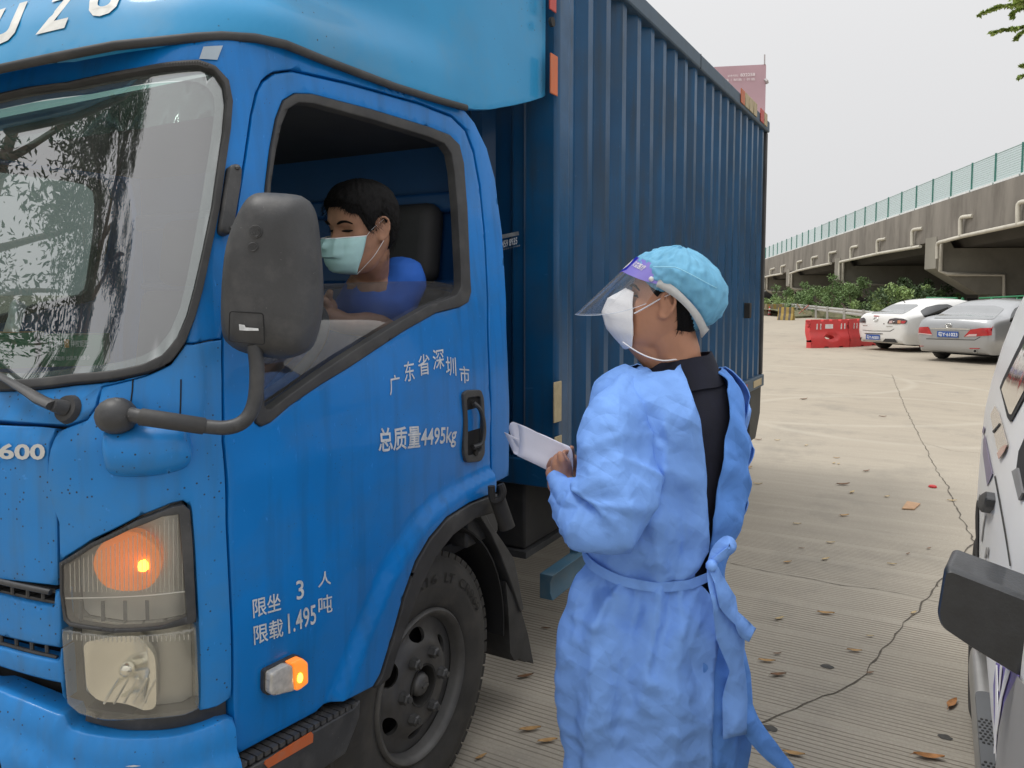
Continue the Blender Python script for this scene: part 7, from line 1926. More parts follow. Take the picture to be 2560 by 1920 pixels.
# fold lines of the cloth: photo points, height (m), half width (m)
def foldset(sh, spec):
    out = []
    for pts, amp, w in spec:
        out.append(([sh.uv(*p) for p in smooth_poly([Vector(q) for q in pts], False, 4)], amp, w))
    return out
gown_folds = foldset(torf, [
    ([G(1395, 1000), G(1405, 1060), G(1415, 1150), G(1420, 1240)], 0.018, 0.018),
    ([G(1330, 905), G(1370, 960), G(1400, 1040), G(1402, 1110)], 0.014, 0.02),
    ([G(1430, 870), G(1440, 960), G(1430, 1060), G(1432, 1240)], 0.012, 0.015),
    ([G(1360, 880), G(1390, 930), G(1420, 960)], 0.010, 0.012),
    ([G(1440, 820), G(1480, 900), G(1490, 1000)], 0.008, 0.02),
    ([G(1470, 1060), G(1480, 1120), G(1478, 1190)], -0.012, 0.018),
    ([G(1500, 1180), G(1480, 1230), G(1460, 1240)], 0.012, 0.014),
    ([G(1420, 1265), G(1412, 1330), G(1400, 1400), G(1385, 1500)], 0.020, 0.016),
    ([G(1450, 1262), G(1440, 1320), G(1420, 1390), G(1415, 1440)], -0.016, 0.014),
    ([G(1465, 1265), G(1460, 1330), G(1455, 1450), G(1448, 1640)], 0.013, 0.010),
    ([G(1500, 1262), G(1475, 1320), G(1440, 1400), G(1400, 1470)], 0.016, 0.018),
    ([G(1345, 1258), G(1320, 1310), G(1300, 1370), G(1290, 1500), G(1275, 1650)], 0.014, 0.014),
    ([G(1380, 1268), G(1375, 1330), G(1350, 1420), G(1340, 1560)], -0.012, 0.02),
    ([G(1290, 1255), G(1265, 1310), G(1255, 1380)], 0.012, 0.012),
    ([G(1310, 1262), G(1330, 1290), G(1318, 1330)], -0.012, 0.010),
    ([G(1250, 1330), G(1285, 1345), G(1320, 1350)], 0.008, 0.008),
    ([G(1430, 1440), G(1470, 1400), G(1500, 1330)], 0.008, 0.012),
    ([G(1290, 1560), G(1360, 1530), G(1430, 1520)], 0.006, 0.02),
    ([G(1380, 1620), G(1450, 1570), G(1525, 1560)], 0.007, 0.02)])
def fold_disp(fs, u, v):
    q = Vector((u, v)); d = 0.0
    for pl, amp, w in fs:
        if min(abs(p.x - u) for p in pl) > 4 * w: continue
        k = poly_dist(q, pl)
        if k < 3.5 * w: d += amp * (math.exp(-k / w) if amp > 0 else math.exp(-(k / w) ** 2))
    return d
def crumple(p, a1=0.007, a2=0.003):
    n1 = noise.noise(p * Vector((1, 1, 0.45)).length * 0 + Vector((p.x * 11, p.y * 11, p.z * 5)))
    n2 = 1 - abs(noise.noise(Vector((p.x * 9 + 5, p.y * 9, p.z * 6)))) * 2
    n3 = 1 - abs(noise.noise(Vector((p.x * 22, p.y * 22 + 3, p.z * 15)))) * 2
    return a1 * (n1 * 0.45 + n2 * 1.0) + a2 * n3
def tri(x): return 4 * abs((x - math.floor(x)) - 0.5) - 1
WAVES = [(18, 0.17, 0.0085), (72, 0.14, 0.0080), (118, 0.105, 0.0062), (158, 0.21, 0.0090), (42, 0.075, 0.0034), (100, 0.060, 0.0026)]
def paperfold(u, v, k=1.0, seed=0.0):
    """stiff cloth: flat facets meeting in straight creases."""
    uu = u + 0.030 * noise.noise(Vector((u * 5 + seed, v * 4, 1.0))); vv = v + 0.030 * noise.noise(Vector((u * 5, v * 4 + seed, 7.0)))
    d = 0.0
    for i, (an, wl, am) in enumerate(WAVES):
        a = R(an); x = (uu * math.cos(a) + vv * math.sin(a)) / wl + i * 0.37 + seed
        w = max(0.0, 0.35 + 1.5 * noise.noise(Vector((u * 3.2 + i * 3.1, v * 2.6 + seed, i * 1.7))))
        d += am * min(1.3, w) * tri(x)
    return d * k
def gown_disp(u, v):
    p = Vector(tor_fn(u, v))
    sk = 1.0 + 0.8 * sst(0.9, 0.5, v)
    ph = u / 0.2
    flute = 0.010 * sst(1.0, 0.6, v) * math.sin(ph * 9 + 2.5 * noise.noise(Vector((0, 0, v * 2))))
    cinch = -0.016 * math.exp(-((v - BELT_Z) / 0.035) ** 2)
    return 0.022 + crumple(p, 0.003, 0.001) * sk + paperfold(u, v, 1.0 - 0.5 * math.exp(-((v - BELT_Z) / 0.05) ** 2)) + flute + cinch + fold_disp(gown_folds, u, v)
BELT_Z = torf.uv(*G(1420, 1250)).y
El = [torf.uv(*G(*p)) for p in ((1468, 796), (1478, 830), (1488, 865), (1501, 910), (1512, 980), (1518, 1060), (1521, 1130), (1519, 1180), (1500, 1216), (1492, 1230), (1496, 1246), (1512, 1265), (1527, 1292), (1532, 1330), (1533, 1400), (1531, 1500), (1529, 1580), (1527, 1659))]
El.append(Vector((El[-1].x, ZB)))
back_u = math.pi * 0.2
top_l = [Vector((back_u * 2 * 0.98, ZT - 0.022)), Vector((back_u * 0.9, ZT - 0.022)), Vector((back_u * 0.55, ZT - 0.022))]
gown_poly = El + [Vector((back_u * 2 * 0.98, ZB))] + top_l
gown = panel('gown', tor, gown_poly, M_GOWN, worker, px=False, thick=0.003, step=0.0095, disp=gown_disp, smooth=180)
Er = [torf.uv(*G(*p)) for p in ((1548, 806), (1566, 845), (1570, 880), (1566, 940), (1556, 1000), (1546, 1060), (1537, 1120), (1529, 1180), (1527, 1212), (1528, 1240), (1540, 1292), (1556, 1332), (1563, 1360), (1557, 1388), (1540, 1405), (1510, 1415))]
Er.append(Vector((Er[-1].x + 0.01, ZB)))
right_poly = [Vector((-back_u * 0.35, ZT - 0.022))] + [p for p in Er] + [Vector((-back_u * 0.35, ZB))]
tr_sh = Shell(tor_fn, -math.pi * 0.2, math.pi * 0.2, 140, ZB, ZT, 120, RGT)
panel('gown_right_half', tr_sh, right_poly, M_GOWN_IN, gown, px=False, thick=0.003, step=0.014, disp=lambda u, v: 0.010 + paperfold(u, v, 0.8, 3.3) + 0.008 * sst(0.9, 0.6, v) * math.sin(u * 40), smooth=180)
panel('polo_shirt', tr_sh, [Vector((-0.15, ZT - 0.001)), Vector((0.62, ZT - 0.001)), Vector((0.62, rz[13])), Vector((-0.15, rz[13]))], M_NAVY, worker, px=False, off=-0.018, thick=0.0, step=0.03, disp=lambda u, v: crumple(Vector(tor_fn(u, v)), 0.004, 0.001), smooth=180)
# belt, bow and tails
belt = panel('belt', torf, [G(1262, 1178), G(1300, 1212), G(1350, 1238), G(1420, 1250), G(1480, 1242), G(1530, 1218), G(1536, 1232), G(1485, 1262), G(1420, 1271), G(1345, 1258), G(1295, 1232), G(1258, 1196)], M_GOWN, gown, off=0.026, thick=0.002, step=0.012)
def ribbon(pts, name, mat, parent, tw=0.0, th=0.002):
    """flat band: points (px, py, depth, half-width m, tilt)."""
    P = [at_depth(*G(p[0], p[1]), p[2]) for p in pts]; C_ = smooth_poly(P, False, 5)
    W_ = []; T_ = []
    for i in range(len(pts) - 1):
        for k in range(5): W_.append(pts[i][3] + (pts[i + 1][3] - pts[i][3]) * k / 5); T_.append(pts[i][4] + (pts[i + 1][4] - pts[i][4]) * k / 5)
    W_.append(pts[-1][3]); T_.append(pts[-1][4])
    v = []; f = []
    for i, p in enumerate(C_):
        d = (C_[min(i + 1, len(C_) - 1)] - C_[max(i - 1, 0)]).normalized(); s_ = d.cross(-FH).normalized(); n = s_.cross(d)
        s2 = s_ * math.cos(T_[i]) + n * math.sin(T_[i])
        bow = n * W_[i] * (0.12 * math.sin(i * 0.9))
        v += [p - s2 * W_[i], p + bow, p + s2 * W_[i]]
    for i in range(len(C_) - 1):
        for k in range(2): f.append((3 * i + k, 3 * i + k + 1, 3 * i + k + 4, 3 * i + k + 3))
    o = mk(name, v, f, mat, parent, 180)
    m_ = o.modifiers.new('t', 'SOLIDIFY'); m_.thickness = th
    return o
ribbon([(1536, 1222, 1.78, 0.010, 0.2), (1552, 1190, 1.775, 0.016, 0.6), (1574, 1172, 1.77, 0.020, 1.0), (1582, 1184, 1.765, 0.014, 0.5), (1562, 1200, 1.762, 0.010, 0.2), (1540, 1216, 1.77, 0.008, 0.0)], 'bow_loop', M_GOWN, gown)
ribbon([(1538, 1222, 1.77, 0.010, 0.3), (1552, 1250, 1.765, 0.020, 0.9), (1572, 1300, 1.765, 0.024, 0.3), (1592, 1335, 1.77, 0.020, 1.0), (1612, 1362, 1.78, 0.020, 0.2), (1626, 1372, 1.78, 0.018, 0.2)], 'belt_tail', M_GOWN, gown)
ribbon([(1538, 1224, 1.78, 0.012, 0.2), (1556, 1290, 1.77, 0.034, 0.8), (1578, 1370, 1.78, 0.036, 0.1), (1592, 1440, 1.79, 0.028, 0.7), (1588, 1510, 1.79, 0.030, 0.0), (1588, 1592, 1.79, 0.032, 0.3)], 'belt_tail', M_GOWN, gown)
ribbon([(1560, 1420, 1.84, 0.030, 0.5), (1590, 1500, 1.84, 0.034, 0.3), (1625, 1570, 1.84, 0.030, 0.6), (1668, 1625, 1.84, 0.024, 0.4), (1712, 1668, 1.84, 0.012, 0.4)], 'gown_corner', M_GOWN_IN, gown)
MB().ball(at_depth(*G(1537, 1222), 1.768), (0.016, 0.014, 0.016), 10).build('knot', M_GOWN, gown, 180)
# near sleeve
SL = [(1400, 838, 48, 1.95), (1358, 872, 66, 1.905), (1336, 930, 86, 1.86), (1330, 1000, 93, 1.825), (1328, 1060, 99, 1.80), (1312, 1108, 88, 1.79), (1280, 1118, 74, 1.80), (1248, 1098, 58, 1.845), (1224, 1068, 44, 1.89), (1208, 1042, 31, 1.92), (1200, 1026, 25, 1.935)]
slc = smooth_poly([at_depth(*G(x, y), d) for x, y, r, d in SL], False, 10)
slr = [v.x for v in smooth_poly([Vector((r * 1.15732 / F_PX * d, 0)) for x, y, r, d in SL], False, 10)]
NS = 100; sv_ = []; sf_ = []
up_ = None
sl_folds = [(0.34, 1.9, 0.012, 0.05, 0.6), (0.45, 1.2, 0.014, 0.05, -0.5), (0.52, 2.2, 0.016, 0.04, 0.4), (0.60, 1.0, 0.014, 0.045, 0.5), (0.66, 2.0, 0.012, 0.03, -0.5), (0.75, 1.4, 0.010, 0.035, 0.3), (0.84, 2.1, 0.010, 0.03, 0.4), (0.24, 1.3, 0.010, 0.05, -0.7)]
for i, p in enumerate(slc):
    d = (slc[min(i + 1, len(slc) - 1)] - slc[max(i - 1, 0)]).normalized()
    if up_ is None: up_ = FH.copy()
    sx = d.cross(up_).normalized(); up_ = sx.cross(d).normalized(); t = i / (len(slc) - 1)
    for k in range(NS):
        a = 2 * math.pi * k / NS; dr = sx * math.cos(a) + up_ * math.sin(a) * 0.86
        q = p + dr * slr[i]
        o = (crumple(q * 1.3, 0.004, 0.0015) + paperfold(a * 0.085, t * 0.62, 1.25, 5.1)) * min(1, (1 - t) * 6)
        for (tc, ac, amp, wd, sl_) in sl_folds:
            da = (a - math.pi * 1.5 - (ac - 1.57) + math.pi) % (2 * math.pi) - math.pi
            k_ = abs((t - tc) - sl_ * 0.06 * da); o += amp * math.exp(-k_ / (wd * 0.35)) * math.exp(-(da / 1.1) ** 2)
        sv_.append(q + dr * o)
for i in range(len(slc) - 1):
    for k in range(NS): k2 = (k + 1) % NS; sf_.append((i * NS + k, i * NS + k2, (i + 1) * NS + k2, (i + 1) * NS + k))
mk('sleeve', sv_, sf_, M_GOWN, gown, 180)
# far sleeve (right arm), mostly hidden
shR = at_depth(*G(1560, 870), 2.05); elR = at_depth(*G(1520, 1110), 2.16); wrR = at_depth(*G(1300, 1020), 2.16)
fs_ = MB().tube(smooth_poly([shR, shR + (elR - shR) * 0.5, elR], False, 6), [0.085 - 0.0015 * k for k in range(13)], 20).tube(smooth_poly([elR, (elR + wrR) / 2 + Vector((0, 0, -0.01)), wrR], False, 6), [0.070 - 0.0035 * k for k in range(13)], 20).ball(elR, 0.072, 14)
v, f = union_mesh(fs_, 0.012, 4)
mk('sleeve', [p + Vector((1, 1, 0.3)) * crumple(p, 0.004, 0.002) for p in v], f, M_GOWN, gown, 180)
# head
HC = at_depth(*M_(1215, 735), 1.95)
hf = (-RGT * math.cos(R(14)) + FH * math.sin(R(14))) * math.cos(R(14)) + Vector((0, 0, math.sin(R(14))))
hw = Head(HC, hf, Vector((0, 0, 1)), 1.0)
bmh = MB(); hw.mesh(bmh)
nk = at_depth(*G(1462, 800), 1.97); nk2 = hw.p(-0.035, 0, -0.075)
chain(bmh, [nk + Vector((0, 0, -0.10)), nk + Vector((0, 0, 0.0)), (nk + nk2) / 2 + RGT * 0.004, nk2], [0.075, 0.066, 0.062, 0.060], 20)
chain(bmh, [nk + Vector((0, 0, 0.01)) - RGT * 0.02, hw.p(0.035, 0, -0.105)], [0.052, 0.040], 16)
# trunk, arms, legs (under the clothes)
chest = (rc[5] + Vector((0, 0, 0))); pelv = (rc[11] + Vector((0, 0, -0.02)))
chain(bmh, [nk + Vector((0, 0, -0.09)), chest, (chest + pelv) / 2, pelv], [0.07, 0.115, 0.11, 0.115], 18)
shL = at_depth(*G(1395, 880), 1.93)
elL = at_depth(*G(1318, 1105), 1.80); wrL = at_depth(*G(1206, 1046), 1.93)
chain(bmh, [chest + Vector((0, 0, 0.06)), shL, elL, wrL], [0.07, 0.055, 0.042, 0.029], 14)
chain(bmh, [chest + Vector((0, 0, 0.06)), shR, elR, wrR], [0.07, 0.055, 0.042, 0.029], 14)
for sgn in (-1, 1):
    hip = pelv + RGT * 0.085 * sgn + Vector((0, 0, -0.03)); ft = Vector((base_w.x, base_w.y, 0)) + RGT * 0.10 * sgn
    chain(bmh, [hip, (hip + ft) / 2 - RGT * 0.02 + Vector((0, 0, 0.06)), ft + Vector((0, 0, 0.09))], [0.085, 0.058, 0.040], 14)
    chain(bmh, [ft + Vector((0, 0, 0.05)), ft + Vector((0, 0, 0.035)) + hf.xy.to_3d().normalized() * 0.14], [0.040, 0.030], 12)
# hands
def Jh(x, y): return (1250 + x * 0.14468, 1020 + y * 0.14466)
def jd(x, y, d): return at_depth(*Jh(x, y), d)
palm = jd(1050, 1010, 1.935)
chain(bmh, [wrL, jd(1080, 1120, 1.93), jd(1060, 1000, 1.93), jd(1040, 930, 1.945)], [0.028, 0.027, 0.027, 0.024], 14)
chain(bmh, [jd(940, 1170, 1.94), jd(900, 1120, 1.955)], [0.022, 0.018], 12)
chain(bmh, [jd(1110, 1010, 1.915), jd(1075, 905, 1.905), jd(1040, 800, 1.910)], [0.0150, 0.0118, 0.0098], 12)              # thumb
for (x0, y0, x1, y1, x2, y2, dd) in ((1000, 960, 900, 900, 860, 960, 0.0), (980, 1020, 870, 960, 840, 1010, 0.008), (960, 1080, 860, 1040, 850, 1090, 0.016), (950, 1140, 870, 1110, 880, 1160, 0.022)):
    chain(bmh, [jd(x0, y0, 1.955 + dd), jd(x1, y1, 1.985 + dd), jd(x2, y2, 1.995 + dd)], [0.0095, 0.0088, 0.0078], 10)
# right hand behind the sheets, one finger tip showing
chain(bmh, [wrR, at_depth(*G(1260, 1020), 2.08), jd(1200, 900, 2.03)], [0.028, 0.026, 0.022], 12)
for q, (a, b, c) in enumerate((((1230, 860), (1245, 770), (1238, 690)), ((1190, 880), (1150, 800), (1120, 760)), ((1180, 930), (1110, 880), (1060, 850)), ((1170, 980), (1090, 950), (1040, 930)))):
    chain(bmh, [jd(*a, 2.01), jd(*b, 1.99), jd(*c, 1.965)], [0.0095, 0.0088, 0.0078], 10)
chain(bmh, [jd(1220, 960, 2.02), jd(1160, 1010, 1.99), jd(1120, 1030, 1.97)], [0.012, 0.010, 0.009], 10)
v, f = union_mesh(bmh, 0.0042, 4, 0.5)
wb = mk('body', v, f, M_SKIN, worker, 180)
# trousers and shoes
tro = MB()
for sgn in (-1, 1):
    hip = pelv + RGT * 0.085 * sgn + Vector((0, 0, -0.03)); ft = Vector((base_w.x, base_w.y, 0)) + RGT * 0.10 * sgn
    chain(tro, [hip, (hip + ft) / 2 - RGT * 0.02 + Vector((0, 0, 0.06)), ft + Vector((0, 0, 0.10))], [0.105, 0.078, 0.062], 16)
v, f = union_mesh(tro, 0.012, 3); mk('trousers', v, f, M_NAVY, worker, 180)
for sgn in (-1, 1):
    ft = Vector((base_w.x, base_w.y, 0)) + RGT * 0.10 * sgn; d = hf.xy.to_3d().normalized()
    sh_ = MB(); chain(sh_, [ft + Vector((0, 0, 0.05)) - d * 0.03, ft + d * 0.08 + Vector((0, 0, 0.045)), ft + d * 0.17 + Vector((0, 0, 0.035))], [0.05, 0.046, 0.034], 12)
    v, f = union_mesh(sh_, 0.01, 3); mk('shoe', [Vector((p.x, p.y, max(p.z, 0.0))) for p in v], f, M_BLKP, worker, 60)
# collar of the polo
cl = MB(); rgs = []
for (dz, r, of) in ((-0.035, 0.108, 0.004), (-0.008, 0.096, 0.0), (0.032, 0.080, -0.002), (0.042, 0.075, -0.003), (0.041, 0.071, -0.003), (0.0, 0.076, 0.0)):
    ring_ = []
    for k in range(48):
        a = 2 * math.pi * k / 48
        ring_.append(nk + Vector((0, 0, dz - 0.006 + 0.012 * math.cos(a))) + RGT * (r * math.cos(a) * 1.05 + 0.008) - FH * r * math.sin(a) * 0.98 + Vector((0, 0, 1)) * 0.004 * noise.noise(Vector((a * 2, dz * 30, 0))))
    rgs.append(ring_)
cl.rings(rgs, cap=False).build('polo_collar', M_NAVY, worker, 50)
# hair at the nape, cap
nape = lambda th: (lambda a: 0.050 - 0.045 * sst(0.75, 1.5, a) + 0.020 * math.exp(-((a - 1.62) / 0.20) ** 2) - 0.118 * max(0.0, min(1.0, (a - 1.72) / 1.15)) ** 0.8)(abs((th + math.pi) % (2 * math.pi) - math.pi))
hw.cloth(nape, lambda th, h, t: 0.006 * min(1, t * 6), 'hair', M_HAIR, worker, 0.001, 60, edge=0.2)
def capline(th):
    a = abs((th + math.pi) % (2 * math.pi) - math.pi)
    return 0.048 - 0.020 * sst(0.6, 1.4, a) - 0.070 * sst(1.5, 2.9, a)
def capoff(th, h, t):
    a = abs((th + math.pi) % (2 * math.pi) - math.pi)
    puff = 0.012 + 0.020 * math.sin(math.pi * min(1, t * 1.15)) * (0.6 + 0.8 * sst(0.8, 2.6, a)) + 0.012 * sst(0.6, 1.0, t)
    ruff = 0.0035 * math.sin(th * 46) * math.exp(-t * 9) + 0.0035 * (1 - abs(noise.noise(Vector((math.cos(th) * 3, math.sin(th) * 3, t * 5)))) * 2) + 0.0025 * (1 - abs(noise.noise(Vector((math.cos(th) * 9, math.sin(th) * 9, t * 4 + 7)))) * 2)
    return puff * min(1, 0.35 + t * 5) + ruff
capo = hw.cloth(capline, capoff, 'surgical_cap', M_CAP, worker, 0.004, 60, nt=180, nh=40, edge=0.55)
sm_pts = [hw.on(th, 0.075 - 0.02 * abs(math.cos(th)), 0.043) for th in [1.15 + 0.1 * k for k in range(14)]]
MB().tube(sm_pts, 0.0012, 5).build('cap_seam', pm('cap_seam', (0.30, 0.62, 0.78), 0.7), capo, 60)
def strands(hd, line, off, n, name, parent, seed, only=None, length=(0.010, 0.022)):
    rg_ = random.Random(seed); V = []; F = []
    while len(F) < n:
        th = rg_.uniform(0, 2 * math.pi); a = abs((th + math.pi) % (2 * math.pi) - math.pi)
        if only and not only(a): continue
        h0 = line(th); h = h0 + (0.117 - h0) * rg_.random() ** 1.3
        p = hd.on(th, h, off * 0.8); q = hd.on(th, h, off * 0.8 + 0.004); up = (q - p).normalized()
        d = (hd.on(th + rg_.uniform(-0.15, 0.15), max(h - 0.02, -0.12), off) - p).normalized() * 0.8 + up * rg_.uniform(0.15, 0.6)
        L_ = rg_.uniform(*length); s_ = d.cross(up).normalized() * 0.0007; k = len(V)
        V += [p - s_, p + s_, p + d.normalized() * L_ + up * 0.001]; F.append((k, k + 1, k + 2))
    o = mk(name, V, F, M_HAIR, parent, None); o['kind'] = 'stuff'
    return o
strands(hw, nape, 0.006, 1500, 'hair_strands', worker, 11, lambda a: a > 1.5, (0.008, 0.016))
for sg in (1, -1):
    br3 = [hw.on(sg * a_, h_, 0.0015) for a_, h_ in ((0.20, 0.022), (0.36, 0.027), (0.55, 0.026), (0.74, 0.018))]
    MB().tube(smooth_poly(br3, False, 3), [0.0024, 0.0036, 0.0042, 0.0044, 0.0044, 0.0042, 0.0038, 0.0032, 0.0026, 0.0016], 6, flat=(1.3, 0.6)).build('eyebrow', M_HAIR, worker, 60)
    MB().tube(smooth_poly([hw.on(sg * a_, h_, 0.001) for a_, h_ in ((0.22, 0.001), (0.36, 0.003), (0.50, 0.002), (0.66, 0.0))], False, 3), [0.0014, 0.002, 0.003, 0.0034, 0.0034, 0.003, 0.0026, 0.002, 0.0016, 0.001], 6).build('eye', M_HAIR, worker, 60)
# mask
mc = [(.106, 0, .014), (.146, 0, -.022), (.152, 0, -.060), (.128, 0, -.098), (.074, 0, -.136)]
ml = [(.080, .043, .010), (.074, .058, -.022), (.064, .066, -.055), (.054, .064, -.090), (.050, .046, -.124)]
mi_ = [(.098, .022, .013), (.112, .032, -.020), (.112, .035, -.058), (.096, .034, -.096), (.064, .024, -.134)]
def msk(sg):
    cols = [mc, mi_, ml]; V = []
    fine = []
    for col in cols: fine.append(resample([hw.p(a, b * sg, c) for a, b, c in col], 0.0099, False)); n_m = 16
    fine = [[(lambda k: hw.M @ (Vector((col[k[0]][0], col[k[0]][1] * sg, col[k[0]][2])).lerp(Vector((col[min(k[0] + 1, 4)][0], col[min(k[0] + 1, 4)][1] * sg, col[min(k[0] + 1, 4)][2])), k[1])))((min(int(q * 4 / n_m), 4), (q * 4 / n_m) % 1.0)) for q in range(n_m + 1)] for col in cols]
    nr = len(fine[0]); rowsV = []
    for i in range(nr):
        rowsV.append(smooth_poly([fine[0][i], fine[1][i], fine[2][i]], False, 5))
    return rowsV
mv = []; mf = []
for sg in (1, -1):
    rv = msk(sg); k0_ = len(mv); nc = len(rv[0])
    for i, rw in enumerate(rv):
        for j, p in enumerate(rw): mv.append(p + hf * 0.0022 * noise.noise(p * 45))
    for i in range(len(rv) - 1):
        for j in range(nc - 1): mf.append((k0_ + i * nc + j, k0_ + i * nc + j + 1, k0_ + (i + 1) * nc + j + 1, k0_ + (i + 1) * nc + j))
mo_ = mk('face_mask', mv, mf, M_MASKW, worker, 28); m_ = mo_.modifiers.new('t', 'SOLIDIFY'); m_.thickness = 0.0015
def strap(pts, w, name, parent, mat=M_MASKW):
    P = smooth_poly(pts, False, 5); return MB().tube(P, w, 6, flat=(1.0, 0.45)).build(name, mat, parent, 60)
strap([hw.p(.064, .067, -.040), hw.p(.040, .076, -.018), hw.p(.012, .082, .010), hw.p(-.012, .084, .030)], 0.0038, 'mask_strap', mo_)
strap([at_depth(*M_(720, 1175), 1.895), at_depth(*M_(860, 1270), 1.89), at_depth(*M_(1010, 1345), 1.89), at_depth(*M_(1180, 1388), 1.895), at_depth(*M_(1330, 1375), 1.90), at_depth(*M_(1470, 1350), 1.93), at_depth(*M_(1545, 1308), 1.98)], 0.0042, 'mask_strap', mo_)
# face shield: printed band, clear sheet, grey elastic
def band_pt(ph, t, off=0.0):
    """arc round the forehead; ph sideways angle, t along the sheet."""
    r = 0.098 + off
    x, y = r * math.cos(ph) * 1.05 + 0.004, r * math.sin(ph) * 0.95
    top = Vector((x - 0.012, y, 0.098 - 0.020 * (1 - math.cos(ph))))
    D_ = Vector((math.cos(ph) * 0.30 + 0.26, math.sin(ph) * 0.05, -0.86)).normalized()
    return hw.M @ (top + D_ * t)
def sheet(name, ph0, ph1, t0, t1, mat, parent, off=0.0, n=40, m_=14, thick=0.0006):
    V = []; F = []
    for i in range(n + 1):
        ph = ph0 + (ph1 - ph0) * i / n
        a, b = t0(ph) if callable(t0) else t0, t1(ph) if callable(t1) else t1
        for j in range(m_ + 1): V.append(band_pt(ph, a + (b - a) * j / m_, off))
    for i in range(n):
        for j in range(m_): k = i * (m_ + 1) + j; F.append((k, k + 1, k + m_ + 2, k + m_ + 1))
    o = mk(name, V, F, mat, parent, 180)
    return o
M_CLEAR = glass_mat('shield_film', (0.97, 0.97, 0.97), 0.045, 0.035, (0.8, 0.8, 0.85))
PH = 1.42
sheet_end = lambda ph: 0.215 - 0.12 * (abs(ph) / PH) ** 2.2
shd = sheet('face_shield', -PH, PH, 0.0, sheet_end, M_CLEAR, worker, 0.004)
edge_pts = [band_pt(-PH + 2 * PH * k / 60, sheet_end(-PH + 2 * PH * k / 60), 0.004) for k in range(61)]
MB().tube(edge_pts, 0.0007, 5).build('shield_edge', pm('film_edge', (0.55, 0.60, 0.68), 0.3), shd, 60)
M_VIO = pm('shield_print_violet', (0.22, 0.18, 0.58), 0.35, coat=0.4, var=0.03)
M_DBL = pm('shield_print_blue', (0.012, 0.012, 0.42), 0.35, coat=0.4, var=0.03)
sheet('printed_band', 0.30, PH, 0.0, lambda ph: 0.052 - 0.012 * abs(ph / PH) ** 4, M_VIO, shd, 0.0050)
sheet('printed_band', -PH, -0.30, 0.0, lambda ph: 0.052 - 0.012 * abs(ph / PH) ** 4, M_VIO, shd, 0.0050)
sheet('printed_blue', -0.42, 0.42, 0.0, lambda ph: 0.060 - 0.10 * ph * ph, M_DBL, shd, 0.0056)
sheet('printed_badge', -0.30, 0.30, lambda ph: 0.028 - math.sqrt(max(0, 0.09 - ph * ph)) * 0.075, lambda ph: 0.028 + math.sqrt(max(0, 0.09 - ph * ph)) * 0.075, M_RWH, shd, 0.0062)
bshl = Shell(lambda u, t: band_pt(u / 0.1, t, 0.0), -0.142, 0.142, 40, -0.02, 0.2, 20, hf)
def blet(s, u0, u1, t0, t1, bold=0.015, mat=M_RWH):
    v, f = text_mesh(s, bold); V = [bshl.P(u0 + (u1 - u0) * p.x, t1 + (t0 - t1) * p.y, 0.0) for p in v]
    n_ = bshl.normal((u0 + u1) / 2, (t0 + t1) / 2)
    if n_.dot(bshl.P((u0 + u1) / 2, t0) - hw.p(0, 0, t0 * 0)) < 0: n_ = -n_
    V = [p + n_ * 0.0064 for p in V]
    mk('printed_lettering', V, f, mat, shd, None)
blet('贝普医疗', 0.048, 0.094, 0.014, 0.030)
blet('PD', -0.012, 0.016, 0.020, 0.036, 0.02, M_BLKP)
pin = band_pt(1.22, 0.036, 0.0065)
MB().ball(pin, 0.0065, 10).build('rivet', M_RWH, shd)
M_ELA = pm('elastic_grey', (0.50, 0.50, 0.49), 0.7, var=0.06, vs=60, bump=0.2, bs=300)
ev_ = []; ef_ = []
nE = 60
for i in range(nE + 1):
    th = 1.30 + (2 * math.pi - 2.60) * i / nE; a = abs((th + math.pi) % (2 * math.pi) - math.pi)
    hc_ = 0.046 - 0.080 * sst(1.2, 3.0, a)
    for dh in (-0.0095, 0.0095): ev_.append(hw.on(th, hc_ + dh, 0.0235 + 0.006 * sst(1.2, 2.2, a)))
for i in range(nE): ef_.append((2 * i, 2 * i + 1, 2 * i + 3, 2 * i + 2))
eo_ = mk('elastic_strap', ev_, ef_, M_ELA, shd, 180); m_ = eo_.modifiers.new('t', 'SOLIDIFY'); m_.thickness = 0.0015
